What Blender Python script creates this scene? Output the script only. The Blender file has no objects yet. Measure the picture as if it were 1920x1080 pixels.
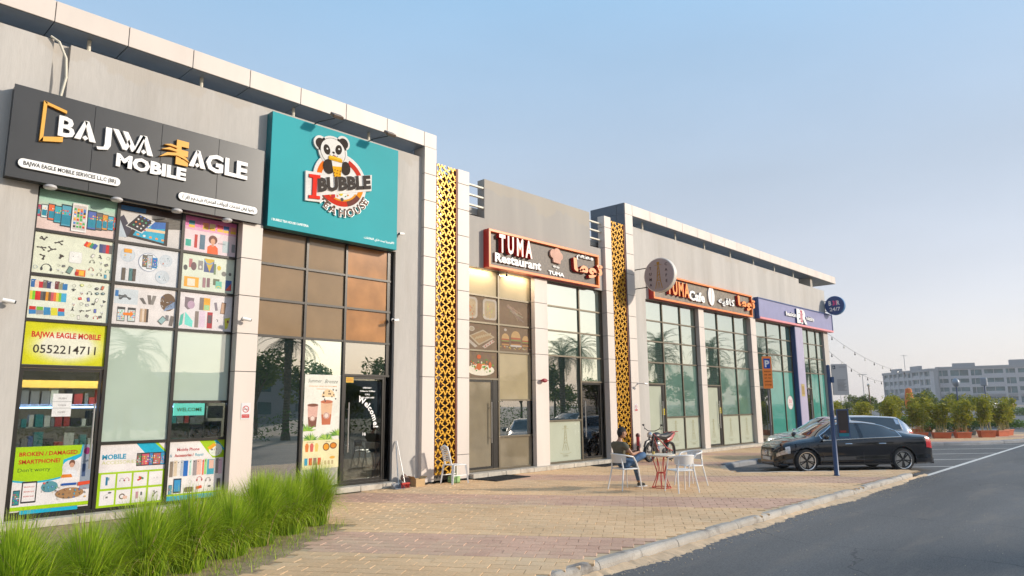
import bpy, math, random
from mathutils import Vector, Matrix, Euler
random.seed(7)
sc = bpy.context.scene
COL = sc.collection
R = math.radians

# ---------------------------------------------------------------- camera
YAW, PITCH, ROLL, FPX = 0.8183015, 0.1663937, -0.0099864, 1310.35
cam = bpy.data.cameras.new("camera"); cam_o = bpy.data.objects.new("camera", cam); COL.objects.link(cam_o)
cam.sensor_width = 36.0; cam.lens = FPX / 1920 * 36; cam.clip_start = 0.1; cam.clip_end = 3000
_f = Vector((math.sin(YAW) * math.cos(PITCH), math.cos(YAW) * math.cos(PITCH), math.sin(PITCH)))
_r = Vector((math.cos(YAW), -math.sin(YAW), 0)); _u = _r.cross(_f)
_r2 = math.cos(ROLL) * _r + math.sin(ROLL) * _u; _u2 = -math.sin(ROLL) * _r + math.cos(ROLL) * _u
_m = Matrix((_r2, _u2, -_f)).transposed().to_4x4(); _m.translation = Vector((0, 0, 1.85))
cam_o.matrix_world = _m
sc.camera = cam_o
CAMP = Vector((0, 0, 1.85))

# ---------------------------------------------------------------- light
SUN_DIR = Vector((0.80, -1.0, 0.45)).normalized()
SUN_EL = math.asin(SUN_DIR.z); SUN_AZ = math.atan2(SUN_DIR.x, SUN_DIR.y)
w = bpy.data.worlds.new("World"); sc.world = w; w.use_nodes = True
nt = w.node_tree; nt.nodes.clear()
wo = nt.nodes.new("ShaderNodeOutputWorld"); bg = nt.nodes.new("ShaderNodeBackground"); sky = nt.nodes.new("ShaderNodeTexSky")
sky.sky_type = 'NISHITA'; sky.sun_disc = False; sky.sun_elevation = SUN_EL; sky.sun_rotation = SUN_AZ
sky.altitude = 10; sky.air_density = 1.0; sky.dust_density = 2.2; sky.ozone_density = 2.5
bg.inputs[1].default_value = 0.15
# hazy air: the sky texture is veiled by an even, azimuth-free haze that is palest at the horizon
tc = nt.nodes.new("ShaderNodeTexCoord"); sx_ = nt.nodes.new("ShaderNodeSeparateXYZ"); rp_ = nt.nodes.new("ShaderNodeValToRGB")
nt.links.new(tc.outputs["Generated"], sx_.inputs[0]); nt.links.new(sx_.outputs[2], rp_.inputs[0])
HZ = [(0.0, (2.95, 2.66, 2.52)), (0.12, (2.5, 2.44, 2.58)), (0.30, (1.80, 2.06, 2.40)), (0.60, (1.15, 2.1, 3.1)), (1.0, (0.9, 1.7, 2.9))]
el_ = rp_.color_ramp.elements
for i_, (p_, c_) in enumerate(HZ):
    e_ = el_[i_] if i_ < 2 else el_.new(p_)
    e_.position = p_; e_.color = (*c_, 1)
mx_ = nt.nodes.new("ShaderNodeMix"); mx_.data_type = 'RGBA'; mx_.inputs["Factor"].default_value = 0.84
nt.links.new(sky.outputs[0], mx_.inputs[6]); nt.links.new(rp_.outputs[0], mx_.inputs[7])
cn_ = nt.nodes.new("ShaderNodeTexNoise"); cn_.inputs["Scale"].default_value = 1.6; cn_.inputs["Detail"].default_value = 7; cm_ = nt.nodes.new("ShaderNodeMapping"); cm_.inputs["Scale"].default_value = (1, 1, 3.2); nt.links.new(tc.outputs["Generated"], cm_.inputs[0]); nt.links.new(cm_.outputs[0], cn_.inputs["Vector"])
cr_ = nt.nodes.new("ShaderNodeMapRange"); cr_.inputs["From Min"].default_value = .3; cr_.inputs["From Max"].default_value = .7; cr_.inputs["To Min"].default_value = .95; cr_.inputs["To Max"].default_value = 1.05; nt.links.new(cn_.outputs[0], cr_.inputs["Value"])
cs_ = nt.nodes.new("ShaderNodeVectorMath"); cs_.operation = 'SCALE'; nt.links.new(mx_.outputs[2], cs_.inputs[0]); nt.links.new(cr_.outputs[0], cs_.inputs["Scale"])
nt.links.new(cs_.outputs[0], bg.inputs[0]); nt.links.new(bg.outputs[0], wo.inputs[0])
sl = bpy.data.lights.new("sun", 'SUN'); sl.energy = 2.25; sl.angle = R(3.0); sl.color = (1.0, 0.90, 0.77)
so = bpy.data.objects.new("sun", sl); COL.objects.link(so)
so.rotation_euler = SUN_DIR.to_track_quat('Z', 'Y').to_euler()
sc.view_settings.view_transform = 'Standard'; sc.view_settings.look = 'None'
sc.view_settings.exposure = 1.02; sc.view_settings.gamma = 1; sc.view_settings.use_curve_mapping = False
sc.cycles.max_bounces = 6; sc.cycles.transparent_max_bounces = 16; sc.cycles.caustics_reflective = False; sc.cycles.caustics_refractive = False

# ---------------------------------------------------------------- materials
def lin(c):
    return tuple(((v / 255) / 12.92 if v / 255 <= 0.04045 else ((v / 255 + 0.055) / 1.055) ** 2.4) for v in c[:3])
MATS = {}
def mat(name, rgb, rough=0.6, metal=0.0, var=0.0, scale=3.0, bump=0.0, bscale=60.0, spec=0.5, coat=0.0, stain=None, emit=None, sub=0.0, stretch=(1, 1, 1), var2=0.0, scale2=40.0):
    """procedural surface: base colour (0-1 linear) mottled by world-scaled noise, optional bump and stains"""
    if name in MATS: return MATS[name]
    m = bpy.data.materials.new(name); m.use_nodes = True; t = m.node_tree; b = t.nodes["Principled BSDF"]
    b.inputs["Roughness"].default_value = rough; b.inputs["Metallic"].default_value = metal
    b.inputs["Specular IOR Level"].default_value = spec; b.inputs["Coat Weight"].default_value = coat
    b.inputs["Coat Roughness"].default_value = 0.03
    b.inputs["Base Color"].default_value = (*rgb, 1)
    N, L = t.nodes.new, t.links.new
    geo = N("ShaderNodeNewGeometry") if (var or bump or stain or var2) else None
    mp = None
    if geo:
        mp = N("ShaderNodeMapping"); mp.inputs["Scale"].default_value = stretch; L(geo.outputs["Position"], mp.inputs["Vector"])
    col = None
    def mul(colsock, fac_sock, lo, hi):
        mr = N("ShaderNodeMapRange"); mr.inputs["From Min"].default_value = 0.3; mr.inputs["From Max"].default_value = 0.7
        mr.inputs["To Min"].default_value = lo; mr.inputs["To Max"].default_value = hi; L(fac_sock, mr.inputs["Value"])
        mx = N("ShaderNodeVectorMath"); mx.operation = 'SCALE'
        if colsock is None: mx.inputs[0].default_value = rgb
        else: L(colsock, mx.inputs[0])
        L(mr.outputs[0], mx.inputs["Scale"]); return mx.outputs[0]
    if var:
        n = N("ShaderNodeTexNoise"); n.inputs["Scale"].default_value = scale; n.inputs["Detail"].default_value = 6; L(mp.outputs[0], n.inputs["Vector"])
        col = mul(col, n.outputs[0], 1 - var, 1 + var)
    if var2:
        n = N("ShaderNodeTexNoise"); n.inputs["Scale"].default_value = scale2; n.inputs["Detail"].default_value = 3; L(mp.outputs[0], n.inputs["Vector"])
        col = mul(col, n.outputs[0], 1 - var2, 1 + var2)
    if stain:
        srgb, sscale, amt = stain
        n = N("ShaderNodeTexNoise"); n.inputs["Scale"].default_value = sscale; n.inputs["Detail"].default_value = 8; n.inputs["Roughness"].default_value = 0.65; L(mp.outputs[0], n.inputs["Vector"])
        mr = N("ShaderNodeMapRange"); mr.inputs["From Min"].default_value = 0.52; mr.inputs["From Max"].default_value = 0.68; mr.inputs["To Max"].default_value = amt; L(n.outputs[0], mr.inputs["Value"])
        mx = N("ShaderNodeMix"); mx.data_type = 'RGBA'; L(mr.outputs[0], mx.inputs["Factor"])
        if col is None: mx.inputs[6].default_value = (*rgb, 1)
        else: L(col, mx.inputs[6])
        mx.inputs[7].default_value = (*srgb, 1); col = mx.outputs[2]
    if col is not None: L(col, b.inputs["Base Color"])
    if bump:
        n = N("ShaderNodeTexNoise"); n.inputs["Scale"].default_value = bscale; n.inputs["Detail"].default_value = 4; L(mp.outputs[0], n.inputs["Vector"])
        bp = N("ShaderNodeBump"); bp.inputs["Strength"].default_value = bump; bp.inputs["Distance"].default_value = 0.02; L(n.outputs[0], bp.inputs["Height"]); L(bp.outputs[0], b.inputs["Normal"])
    if emit:
        b.inputs["Emission Color"].default_value = (*emit[0], 1); b.inputs["Emission Strength"].default_value = emit[1]
    MATS[name] = m; return m
def glass(name, film, film_a, ior=1.9, rough=0.0, tint=(0.35, 0.42, 0.38), wave=0.0, var=0.0, refl=(1, 1, 1)):
    """window glass: fresnel reflection over either a coloured film behind it (film_a=1) or a tinted see-through pane"""
    if name in MATS: return MATS[name]
    m = bpy.data.materials.new(name); m.use_nodes = True; t = m.node_tree; t.nodes.clear(); N, L = t.nodes.new, t.links.new
    out = N("ShaderNodeOutputMaterial"); fr = N("ShaderNodeFresnel"); fr.inputs[0].default_value = ior
    gl = N("ShaderNodeBsdfGlossy"); gl.inputs["Roughness"].default_value = rough; gl.inputs["Color"].default_value = (*refl, 1)
    tr = N("ShaderNodeBsdfTransparent"); tr.inputs[0].default_value = (*tint, 1)
    df = N("ShaderNodeBsdfDiffuse"); df.inputs[0].default_value = (*film, 1)
    if var:
        g = N("ShaderNodeNewGeometry"); n = N("ShaderNodeTexNoise"); n.inputs["Scale"].default_value = 1.6; n.inputs["Detail"].default_value = 5; L(g.outputs["Position"], n.inputs["Vector"])
        mr = N("ShaderNodeMapRange"); mr.inputs["From Min"].default_value = 0.3; mr.inputs["From Max"].default_value = 0.7; mr.inputs["To Min"].default_value = 1 - var; mr.inputs["To Max"].default_value = 1 + var; L(n.outputs[0], mr.inputs["Value"])
        sc_ = N("ShaderNodeVectorMath"); sc_.operation = 'SCALE'; sc_.inputs[0].default_value = film; L(mr.outputs[0], sc_.inputs["Scale"]); L(sc_.outputs[0], df.inputs[0])
    m1 = N("ShaderNodeMixShader"); m1.inputs[0].default_value = film_a; L(tr.outputs[0], m1.inputs[1]); L(df.outputs[0], m1.inputs[2])
    m2 = N("ShaderNodeMixShader"); L(fr.outputs[0], m2.inputs[0]); L(m1.outputs[0], m2.inputs[1]); L(gl.outputs[0], m2.inputs[2]); L(m2.outputs[0], out.inputs[0])
    if wave:
        g = N("ShaderNodeNewGeometry"); n = N("ShaderNodeTexNoise"); n.inputs["Scale"].default_value = 0.9; n.inputs["Detail"].default_value = 1; L(g.outputs["Position"], n.inputs["Vector"])
        bp = N("ShaderNodeBump"); bp.inputs["Strength"].default_value = wave; bp.inputs["Distance"].default_value = 0.02; L(n.outputs[0], bp.inputs["Height"]); L(bp.outputs[0], gl.inputs["Normal"])
    MATS[name] = m; return m
def attr_mat(name, rough=0.35, coat=0.0, spec=0.4):
    if name in MATS: return MATS[name]
    m = bpy.data.materials.new(name); m.use_nodes = True; t = m.node_tree; b = t.nodes["Principled BSDF"]
    a = t.nodes.new("ShaderNodeAttribute"); a.attribute_name = "Col"; N, L = t.nodes.new, t.links.new; g = N("ShaderNodeNewGeometry"); src = a.outputs["Color"]
    for sc_, am in ((5, .07), (85, .13)):
        n = N("ShaderNodeTexNoise"); n.inputs["Scale"].default_value = sc_; n.inputs["Detail"].default_value = 4; L(g.outputs["Position"], n.inputs["Vector"]); r = N("ShaderNodeMapRange"); r.inputs["From Min"].default_value = .3; r.inputs["From Max"].default_value = .7; r.inputs["To Min"].default_value = 1 - am; r.inputs["To Max"].default_value = 1 + am; L(n.outputs[0], r.inputs["Value"]); k = N("ShaderNodeVectorMath"); k.operation = 'SCALE'; L(src, k.inputs[0]); L(r.outputs[0], k.inputs["Scale"]); src = k.outputs[0]
    L(src, b.inputs["Base Color"]); n = N("ShaderNodeTexNoise"); n.inputs["Scale"].default_value = 9; L(g.outputs["Position"], n.inputs["Vector"]); bp = N("ShaderNodeBump"); bp.inputs["Strength"].default_value = .12; bp.inputs["Distance"].default_value = .02; L(n.outputs[0], bp.inputs["Height"]); L(bp.outputs[0], b.inputs["Normal"])
    b.inputs["Roughness"].default_value = rough; b.inputs["Coat Weight"].default_value = coat; b.inputs["Specular IOR Level"].default_value = spec
    MATS[name] = m; return m

# ---------------------------------------------------------------- mesh building
class MB:
    def __init__(s): s.v = []; s.f = []; s.mi = []; s.c = None
    def add(s, vs, fs, mi=0):
        o = len(s.v); s.v.extend([tuple(p) for p in vs]); s.f.extend([tuple(i + o for i in f) for f in fs]); s.mi.extend([mi] * len(fs)); return s
    def box(s, x0, x1, y0, y1, z0, z1, mi=0):
        return s.add([(x0, y0, z0), (x1, y0, z0), (x1, y1, z0), (x0, y1, z0), (x0, y0, z1), (x1, y0, z1), (x1, y1, z1), (x0, y1, z1)],
              [(0, 3, 2, 1), (4, 5, 6, 7), (0, 1, 5, 4), (1, 2, 6, 5), (2, 3, 7, 6), (3, 0, 4, 7)], mi)
    def cbox(s, x0, x1, y0, y1, z0, z1, c=0.01, mi=0):
        """box with all edges chamfered by c"""
        X, Y, Z = (x0, x1), (y0, y1), (z0, z1); vs = []; idx = {}
        for i in (0, 1):
            for j in (0, 1):
                for k in (0, 1):
                    sx, sy, sz = (1, -1)[i], (1, -1)[j], (1, -1)[k]
                    for a in range(3):
                        p = [X[i] + sx * c, Y[j] + sy * c, Z[k] + sz * c]; p[a] = (X, Y, Z)[a][(i, j, k)[a]]
                        idx[(i, j, k, a)] = len(vs); vs.append(tuple(p))
        fs = []
        for i in (0, 1): fs.append(tuple(idx[q] for q in ((i, 0, 0, 0), (i, 1, 0, 0), (i, 1, 1, 0), (i, 0, 1, 0))))
        for j in (0, 1): fs.append(tuple(idx[q] for q in ((0, j, 0, 1), (1, j, 0, 1), (1, j, 1, 1), (0, j, 1, 1))))
        for k in (0, 1): fs.append(tuple(idx[q] for q in ((0, 0, k, 2), (1, 0, k, 2), (1, 1, k, 2), (0, 1, k, 2))))
        for i in (0, 1):
            for j in (0, 1): fs.append(tuple(idx[q] for q in ((i, j, 0, 0), (i, j, 1, 0), (i, j, 1, 1), (i, j, 0, 1))))
            for k in (0, 1): fs.append(tuple(idx[q] for q in ((i, 0, k, 0), (i, 1, k, 0), (i, 1, k, 2), (i, 0, k, 2))))
        for j in (0, 1):
            for k in (0, 1): fs.append(tuple(idx[q] for q in ((0, j, k, 1), (1, j, k, 1), (1, j, k, 2), (0, j, k, 2))))
        for i in (0, 1):
            for j in (0, 1):
                for k in (0, 1): fs.append(tuple(idx[(i, j, k, a)] for a in range(3)))
        cx = Vector(((x0 + x1) / 2, (y0 + y1) / 2, (z0 + z1) / 2)); out = []
        for f in fs:
            P = [Vector(vs[i]) for i in f]; n = (P[1] - P[0]).cross(P[2] - P[0]); m = sum(P, Vector()) / len(P)
            out.append(f if n.dot(m - cx) > 0 else f[::-1])
        return s.add(vs, out, mi)
    def bar(s, p, q, w, h=None, up=(0, 0, 1), mi=0, w2=None):
        p, q = Vector(p), Vector(q); d = (q - p).normalized(); h = h or w; k = (w2 or w) / w
        a = d.cross(Vector(up)); 
        if a.length < 1e-4: a = d.cross(Vector((0, 1, 0)))
        a.normalize(); b = a.cross(d).normalized(); vs = []
        for c, t in ((p, 1), (q, k)):
            for sa, sb in ((-1, -1), (1, -1), (1, 1), (-1, 1)): vs.append(c + a * sa * w / 2 * t + b * sb * h / 2 * t)
        return s.add(vs, [(3, 2, 1, 0), (4, 5, 6, 7), (0, 1, 5, 4), (1, 2, 6, 5), (2, 3, 7, 6), (3, 0, 4, 7)], mi)
    def tube(s, pts, r, n=8, mi=0, caps=True, close=False):
        pts = [Vector(p) for p in pts]; rs = r if isinstance(r, (list, tuple)) else [r] * len(pts); rings = []; prev = None
        for i, p in enumerate(pts):
            if close: d = pts[(i + 1) % len(pts)] - pts[i - 1]
            else: d = pts[min(i + 1, len(pts) - 1)] - pts[max(i - 1, 0)]
            d.normalize()
            if prev is None:
                a = d.cross(Vector((0, 0, 1)))
                if a.length < 0.05: a = d.cross(Vector((0, 1, 0)))
            else: a = prev - d * prev.dot(d)
            a.normalize(); prev = a; b = d.cross(a)
            rings.append([p + (a * math.cos(2 * math.pi * k / n) + b * math.sin(2 * math.pi * k / n)) * rs[i] for k in range(n)])
        vs = [q for rg in rings for q in rg]; fs = []; m = len(pts)
        for i in range(m if close else m - 1):
            j = (i + 1) % m
            for k in range(n): fs.append((i * n + k, i * n + (k + 1) % n, j * n + (k + 1) % n, j * n + k))
        if caps and not close: fs.append(tuple(range(n))[::-1]); fs.append(tuple((m - 1) * n + k for k in range(n)))
        return s.add(vs, fs, mi)
    def lathe(s, prof, c=(0, 0, 0), n=24, M=None, mi=0, cap=True):
        """profile [(r, z)] about local z through c"""
        vs = []; fs = []; c = Vector(c)
        for (r, z) in prof:
            for k in range(n):
                p = Vector((r * math.cos(2 * math.pi * k / n), r * math.sin(2 * math.pi * k / n), z))
                vs.append((M @ p if M else p) + c)
        for i in range(len(prof) - 1):
            for k in range(n): fs.append((i * n + k, i * n + (k + 1) % n, (i + 1) * n + (k + 1) % n, (i + 1) * n + k))
        if cap and prof[0][0] > 1e-5: fs.append(tuple(range(n))[::-1])
        if cap and prof[-1][0] > 1e-5: fs.append(tuple((len(prof) - 1) * n + k for k in range(n)))
        return s.add(vs, fs, mi)
    def ball(s, c, r, n=10, m=7, sz=(1, 1, 1), mi=0):
        prof = [(max(1e-6, math.sin(math.pi * i / m)) * r, -math.cos(math.pi * i / m) * r) for i in range(m + 1)]
        M = Matrix.Diagonal(sz).to_3x3(); return s.lathe(prof, c, n, M, mi)
    def prism(s, poly, fr, t0, t1, mi=0):
        """polygon (2D) extruded between offsets t0..t1 along the frame's out axis"""
        n = len(poly); vs = [fr(x, y, t0) for x, y in poly] + [fr(x, y, t1) for x, y in poly]
        fs = [tuple(range(n))[::-1], tuple(range(n, 2 * n))] + [(i, (i + 1) % n, n + (i + 1) % n, n + i) for i in range(n)]
        return s.add(vs, fs, mi)
    def mesh(s, name, mats, smooth=False, ang=None):
        me = bpy.data.meshes.new(name); me.from_pydata([tuple(p) for p in s.v], [], s.f)
        for m in (mats if isinstance(mats, (list, tuple)) else [mats]): me.materials.append(m)
        if any(s.mi): me.polygons.foreach_set("material_index", s.mi)
        if s.c:
            a = me.color_attributes.new("Col", 'FLOAT_COLOR', 'POINT'); a.data.foreach_set("color", [x for c in s.c for x in (*c, 1.0)])
        if smooth:
            me.polygons.foreach_set("use_smooth", [True] * len(me.polygons))
            if ang:
                try: me.set_sharp_from_angle(angle=R(ang))
                except Exception: pass
        me.update(); return me
    def build(s, name, mats, parent=None, smooth=False, ang=40, **kw):
        """one object; vertices are given in world space and moved into the parent's"""
        off = wloc(parent) if parent else Vector(kw.get('at', (0, 0, 0)))
        if off.length: s.v = [(p[0] - off.x, p[1] - off.y, p[2] - off.z) for p in s.v]
        o = bpy.data.objects.new(name, s.mesh(name, mats, smooth, ang)); COL.objects.link(o)
        if parent: o.parent = parent
        else: o.location = off
        return o
def wloc(o):
    v = Vector()
    while o: v += o.location; o = o.parent
    return v
def tag(o, label=None, cat=None, group=None, kind=None):
    if label: o["label"] = label
    if cat: o["category"] = cat
    if group: o["group"] = group
    if kind: o["kind"] = kind
    return o
def thing(name, label, cat, loc=(0, 0, 0), group=None):
    o = bpy.data.objects.new(name, None); o.empty_display_size = 0.2; COL.objects.link(o); o.location = loc
    return tag(o, label, cat, group)
def kids(o): return [c for c in bpy.data.objects if c.parent == o]
def copy_tree(o, label=None, loc=None, rz=None, parent=None, scale=None):
    kd = KID.get(o.name)
    if kd is None: kd = kids(o); KID[o.name] = kd
    c = o.copy(); COL.objects.link(c)
    if parent: c.parent = parent
    for ch in kd: copy_tree(ch, parent=c)
    if label: c["label"] = label
    if loc is not None: c.location = loc
    if rz is not None: c.rotation_euler = (0, 0, rz)
    if scale is not None: c.scale = scale if isinstance(scale, (tuple, list)) else (scale,) * 3
    return c
KID = {}
def dup(o, loc, parent=None, name=None, rot=None, scale=None):
    c = o.copy(); COL.objects.link(c); c.location = loc
    if parent: c.parent = parent
    if rot is not None: c.rotation_euler = rot
    if scale is not None: c.scale = scale
    return c

def frame(o, right=(1, 0, 0), up=(0, 0, 1), out=(0, -1, 0)):
    o, a, b, c = Vector(o), Vector(right), Vector(up), Vector(out)
    return lambda x, y, t=0.0: o + a * x + b * y + c * t

# ---------------------------------------------------------------- lettering
_G = {}
def glyph(s, off=0.0, ext=0.0, res=2, shear=0.0):
    k = (s, off, ext, res, shear)
    if k not in _G:
        c = bpy.data.curves.new('t', 'FONT'); c.body = s; c.size = 1; c.offset = off; c.extrude = ext; c.resolution_u = res; c.shear = shear
        o = bpy.data.objects.new('t', c); me = bpy.data.meshes.new_from_object(o)
        _G[k] = ([tuple(v.co) for v in me.vertices], [tuple(p.vertices) for p in me.polygons])
        bpy.data.objects.remove(o); bpy.data.meshes.remove(me); bpy.data.curves.remove(c)
    return _G[k]
def gx(s, off=0.0):
    v = glyph(s, off)[0]; return (min(p[0] for p in v), max(p[0] for p in v))
_ADV = {}
def adv(ch):
    if ch not in _ADV: _ADV[ch] = gx(ch + "|")[1] - gx("|")[1]
    return _ADV[ch]
def text_layout(s, x0, x1, space=0.0):
    """per-letter x positions so the text spans x0..x1; returns [(ch, x)], x-scale"""
    xs = []; x = 0
    for ch in s:
        xs.append((ch, x)); x += adv(ch) + space
    vis = [(c, p) for c, p in xs if c.strip()]
    lo = vis[0][1] + gx(vis[0][0])[0]; hi = vis[-1][1] + gx(vis[-1][0])[1]
    k = (x1 - x0) / (hi - lo)
    return [(c, x0 + (p - lo) * k) for c, p in vis], k
def text_mesh(mb, s, fr, x, y, h, t=0.0, ext=0.0, off=0.0, sx=None, mi=0, x1=None, align='l', shear=0.0, rot=0.0, cap=0.72):
    """text into a mesh: baseline-left (x, y), cap height h; x1 stretches it to that width"""
    vs, fs = glyph(s, off, ext / (h / cap) if ext else 0.0, 2, shear); k = h / cap; lo, hi = min(p[0] for p in vs), max(p[0] for p in vs)
    kx = k * (sx or 1.0)
    if x1 is not None: kx = (x1 - x) / (hi - lo)
    ox = x - lo * kx
    if align == 'c': ox = x - (lo + hi) / 2 * kx
    if align == 'r': ox = x - hi * kx
    ca, sa = math.cos(rot), math.sin(rot); out = []
    for p in vs:
        X, Y_ = ox + p[0] * kx - x, p[1] * k
        out.append(fr(x + X * ca - Y_ * sa, y + X * sa + Y_ * ca, t + p[2] * k + (ext if ext else 0)))
    mb.add(out, fs, mi); return len(vs)
def letters(s, fr, x0, x1, y, h, depth, mats, parent, off=0.02, t=0.0, name="letter", nar=1.0):
    """raised letters, each an object of its own"""
    lay, k = text_layout(s, x0, x1); lay = [(c, p + adv(c) * k * (1 - nar) / 2) for c, p in lay]
    for ch, px in lay:
        vs, fs = glyph(ch, off, 0.5, 2); ky = h / 0.72; mb = MB()
        mb.add([fr(px + p[0] * k * nar, y + p[1] * ky, t + (p[2] + 0.5) * depth) for p in vs], fs)
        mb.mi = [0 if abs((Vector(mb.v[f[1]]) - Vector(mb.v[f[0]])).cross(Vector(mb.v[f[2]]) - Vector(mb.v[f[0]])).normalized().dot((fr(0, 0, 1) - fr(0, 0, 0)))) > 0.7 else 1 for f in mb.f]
        mb.build(name, mats, parent)
def word(s, fr, x0, x1, y, h, depth, mats, parent, off=0.04, name="arabic_word"):
    vs, fs = glyph(s, off, 0.5, 2); lo, hi = min(p[0] for p in vs), max(p[0] for p in vs); k = (x1 - x0) / (hi - lo); mb = MB(); mb.add([fr(x0 + (p[0] - lo) * k, y + p[1] * h / 0.72, (p[2] + 0.5) * depth) for p in vs], fs); o_ = fr(0, 0, 1) - fr(0, 0, 0)
    mb.mi = [0 if abs((Vector(mb.v[f[1]]) - Vector(mb.v[f[0]])).cross(Vector(mb.v[f[2]]) - Vector(mb.v[f[0]])).normalized().dot(o_)) > 0.7 else 1 for f in mb.f]; return mb.build(name, mats, parent)
AR = {'ا': 'ﺍﺎ', 'ب': 'ﺏﺐﺑﺒ', 'ت': 'ﺕﺖﺗﺘ', 'ج': 'ﺝﺞﺟﺠ', 'ح': 'ﺡﺢﺣﺤ', 'خ': 'ﺥﺦﺧﺨ', 'د': 'ﺩﺪ', 'ذ': 'ﺫﺬ', 'ر': 'ﺭﺮ', 'ز': 'ﺯﺰ', 'س': 'ﺱﺲﺳﺴ', 'ش': 'ﺵﺶﺷﺸ', 'ط': 'ﻁﻂﻃﻄ', 'ع': 'ﻉﻊﻋﻌ', 'غ': 'ﻍﻎﻏﻐ', 'ف': 'ﻑﻒﻓﻔ', 'ق': 'ﻕﻖﻗﻘ', 'ك': 'ﻙﻚﻛﻜ', 'ل': 'ﻝﻞﻟﻠ', 'م': 'ﻡﻢﻣﻤ', 'ن': 'ﻥﻦﻧﻨ', 'ه': 'ﻩﻪﻫﻬ', 'و': 'ﻭﻮ', 'ي': 'ﻱﻲﻳﻴ', 'ة': 'ﺓﺔ'}
def arabic(s):
    """joined forms in visual (left-to-right) order"""
    o = []
    for i, ch in enumerate(s):
        if ch not in AR: o.append({'(': ')', ')': '('}.get(ch, ch)); continue
        pj = i > 0 and s[i - 1] in AR and len(AR[s[i - 1]]) == 4; nj = i + 1 < len(s) and s[i + 1] in AR and len(AR[ch]) == 4
        fm = AR[ch]; o.append(fm[(3 if nj else 1) if pj and len(fm) == 4 else (1 if pj else (2 if nj else 0))])
    return ''.join(reversed(o))

# ---------------------------------------------------------------- flat print
class Art:
    """flat printed graphics: coloured shapes laid a fraction of a millimetre over each other on a thin sheet"""
    def __init__(s, fr, w, h, bg=(240, 240, 235), thick=0.003):
        s.fr = fr; s.w = w; s.h = h; s.mb = MB(); s.mb.c = []; s.k = 0; s.th = thick
        s.mb.prism([(0, 0), (w, 0), (w, h), (0, h)], fr, 0, thick); s._c(bg, 8)
    def _c(s, c, n): s.mb.c.extend([tuple(v * .74 for v in lin(c))] * n)
    def _t(s): s.k += 1; return s.th + s.k * 0.00008
    def poly(s, pts, c):
        t = s._t(); s.mb.add([s.fr(min(max(x, 0), s.w), min(max(y, 0), s.h), t) for x, y in pts], [tuple(range(len(pts)))]); s._c(c, len(pts)); return s
    def rect(s, x, y, w, h, c, rot=0): 
        if rot:
            cx, cy = x + w / 2, y + h / 2; ca, sa = math.cos(rot), math.sin(rot)
            return s.poly([(cx + a * ca - b * sa, cy + a * sa + b * ca) for a, b in ((-w / 2, -h / 2), (w / 2, -h / 2), (w / 2, h / 2), (-w / 2, h / 2))], c)
        return s.poly([(x, y), (x + w, y), (x + w, y + h), (x, y + h)], c)
    def ell(s, x, y, rx, ry, c, n=16, a0=0, a1=2 * math.pi):
        return s.poly([(x + rx * math.cos(a0 + (a1 - a0) * i / n), y + ry * math.sin(a0 + (a1 - a0) * i / n)) for i in range(n + (a1 - a0 < 6.2))], c)
    def ring(s, x, y, r, wd, c, n=20, a0=0, a1=2 * math.pi, ry=None):
        t = s._t(); vs = []; ry = ry or r
        for i in range(n + 1):
            a = a0 + (a1 - a0) * i / n
            for q in (0, wd): vs.append(s.fr(x + (r - q) * math.cos(a), y + (ry - q) * math.sin(a), t))
        s.mb.add(vs, [(2 * i, 2 * i + 2, 2 * i + 3, 2 * i + 1) for i in range(n)]); s._c(c, len(vs)); return s
    def line(s, pts, wd, c):
        for (a, b), (d, e) in zip(pts, pts[1:]):
            L = math.hypot(d - a, e - b) or 1; nx, ny = -(e - b) / L * wd / 2, (d - a) / L * wd / 2
            s.poly([(a + nx, b + ny), (a - nx, b - ny), (d - nx, e - ny), (d + nx, e + ny)], c)
        return s
    def text(s, tx, x, y, h, c, x1=None, off=0.0, align='l', sx=None, shear=0.0, rot=0.0):
        n = text_mesh(s.mb, tx, s.fr, x, y, h, s._t(), 0, off, sx, 0, x1, align, shear, rot); s._c(c, n); return s
    def phone(s, x, y, w, h, scr=(60, 160, 190), body=(40, 40, 42), rot=0, icons=True):
        s.rect(x, y, w, h, body, rot)
        m = w * 0.08; s.rect(x + m, y + m * 1.6, w - 2 * m, h - 3.4 * m, scr, rot)
        if icons and not rot:
            rr = random.Random(int(x * 1000 + y * 77)); cw = (w - 2 * m) / 4
            for i in range(4):
                for j in range(5):
                    if rr.random() < 0.8: s.rect(x + m + i * cw + cw * 0.18, y + h * 0.16 + j * h * 0.13, cw * 0.62, h * 0.07, rr.choice([(235, 235, 235), (240, 120, 60), (80, 190, 90), (250, 210, 80), (70, 120, 210), (220, 70, 70)]))
        return s
    def build(s, name, parent=None, gloss='print_film'):
        m = MATS.get(gloss) or attr_mat(gloss, 0.3, 0.0); return s.mb.build(name, m, parent, **({} if parent else {'at': tuple(s.fr(s.w / 2, 0, 0))}))
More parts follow.
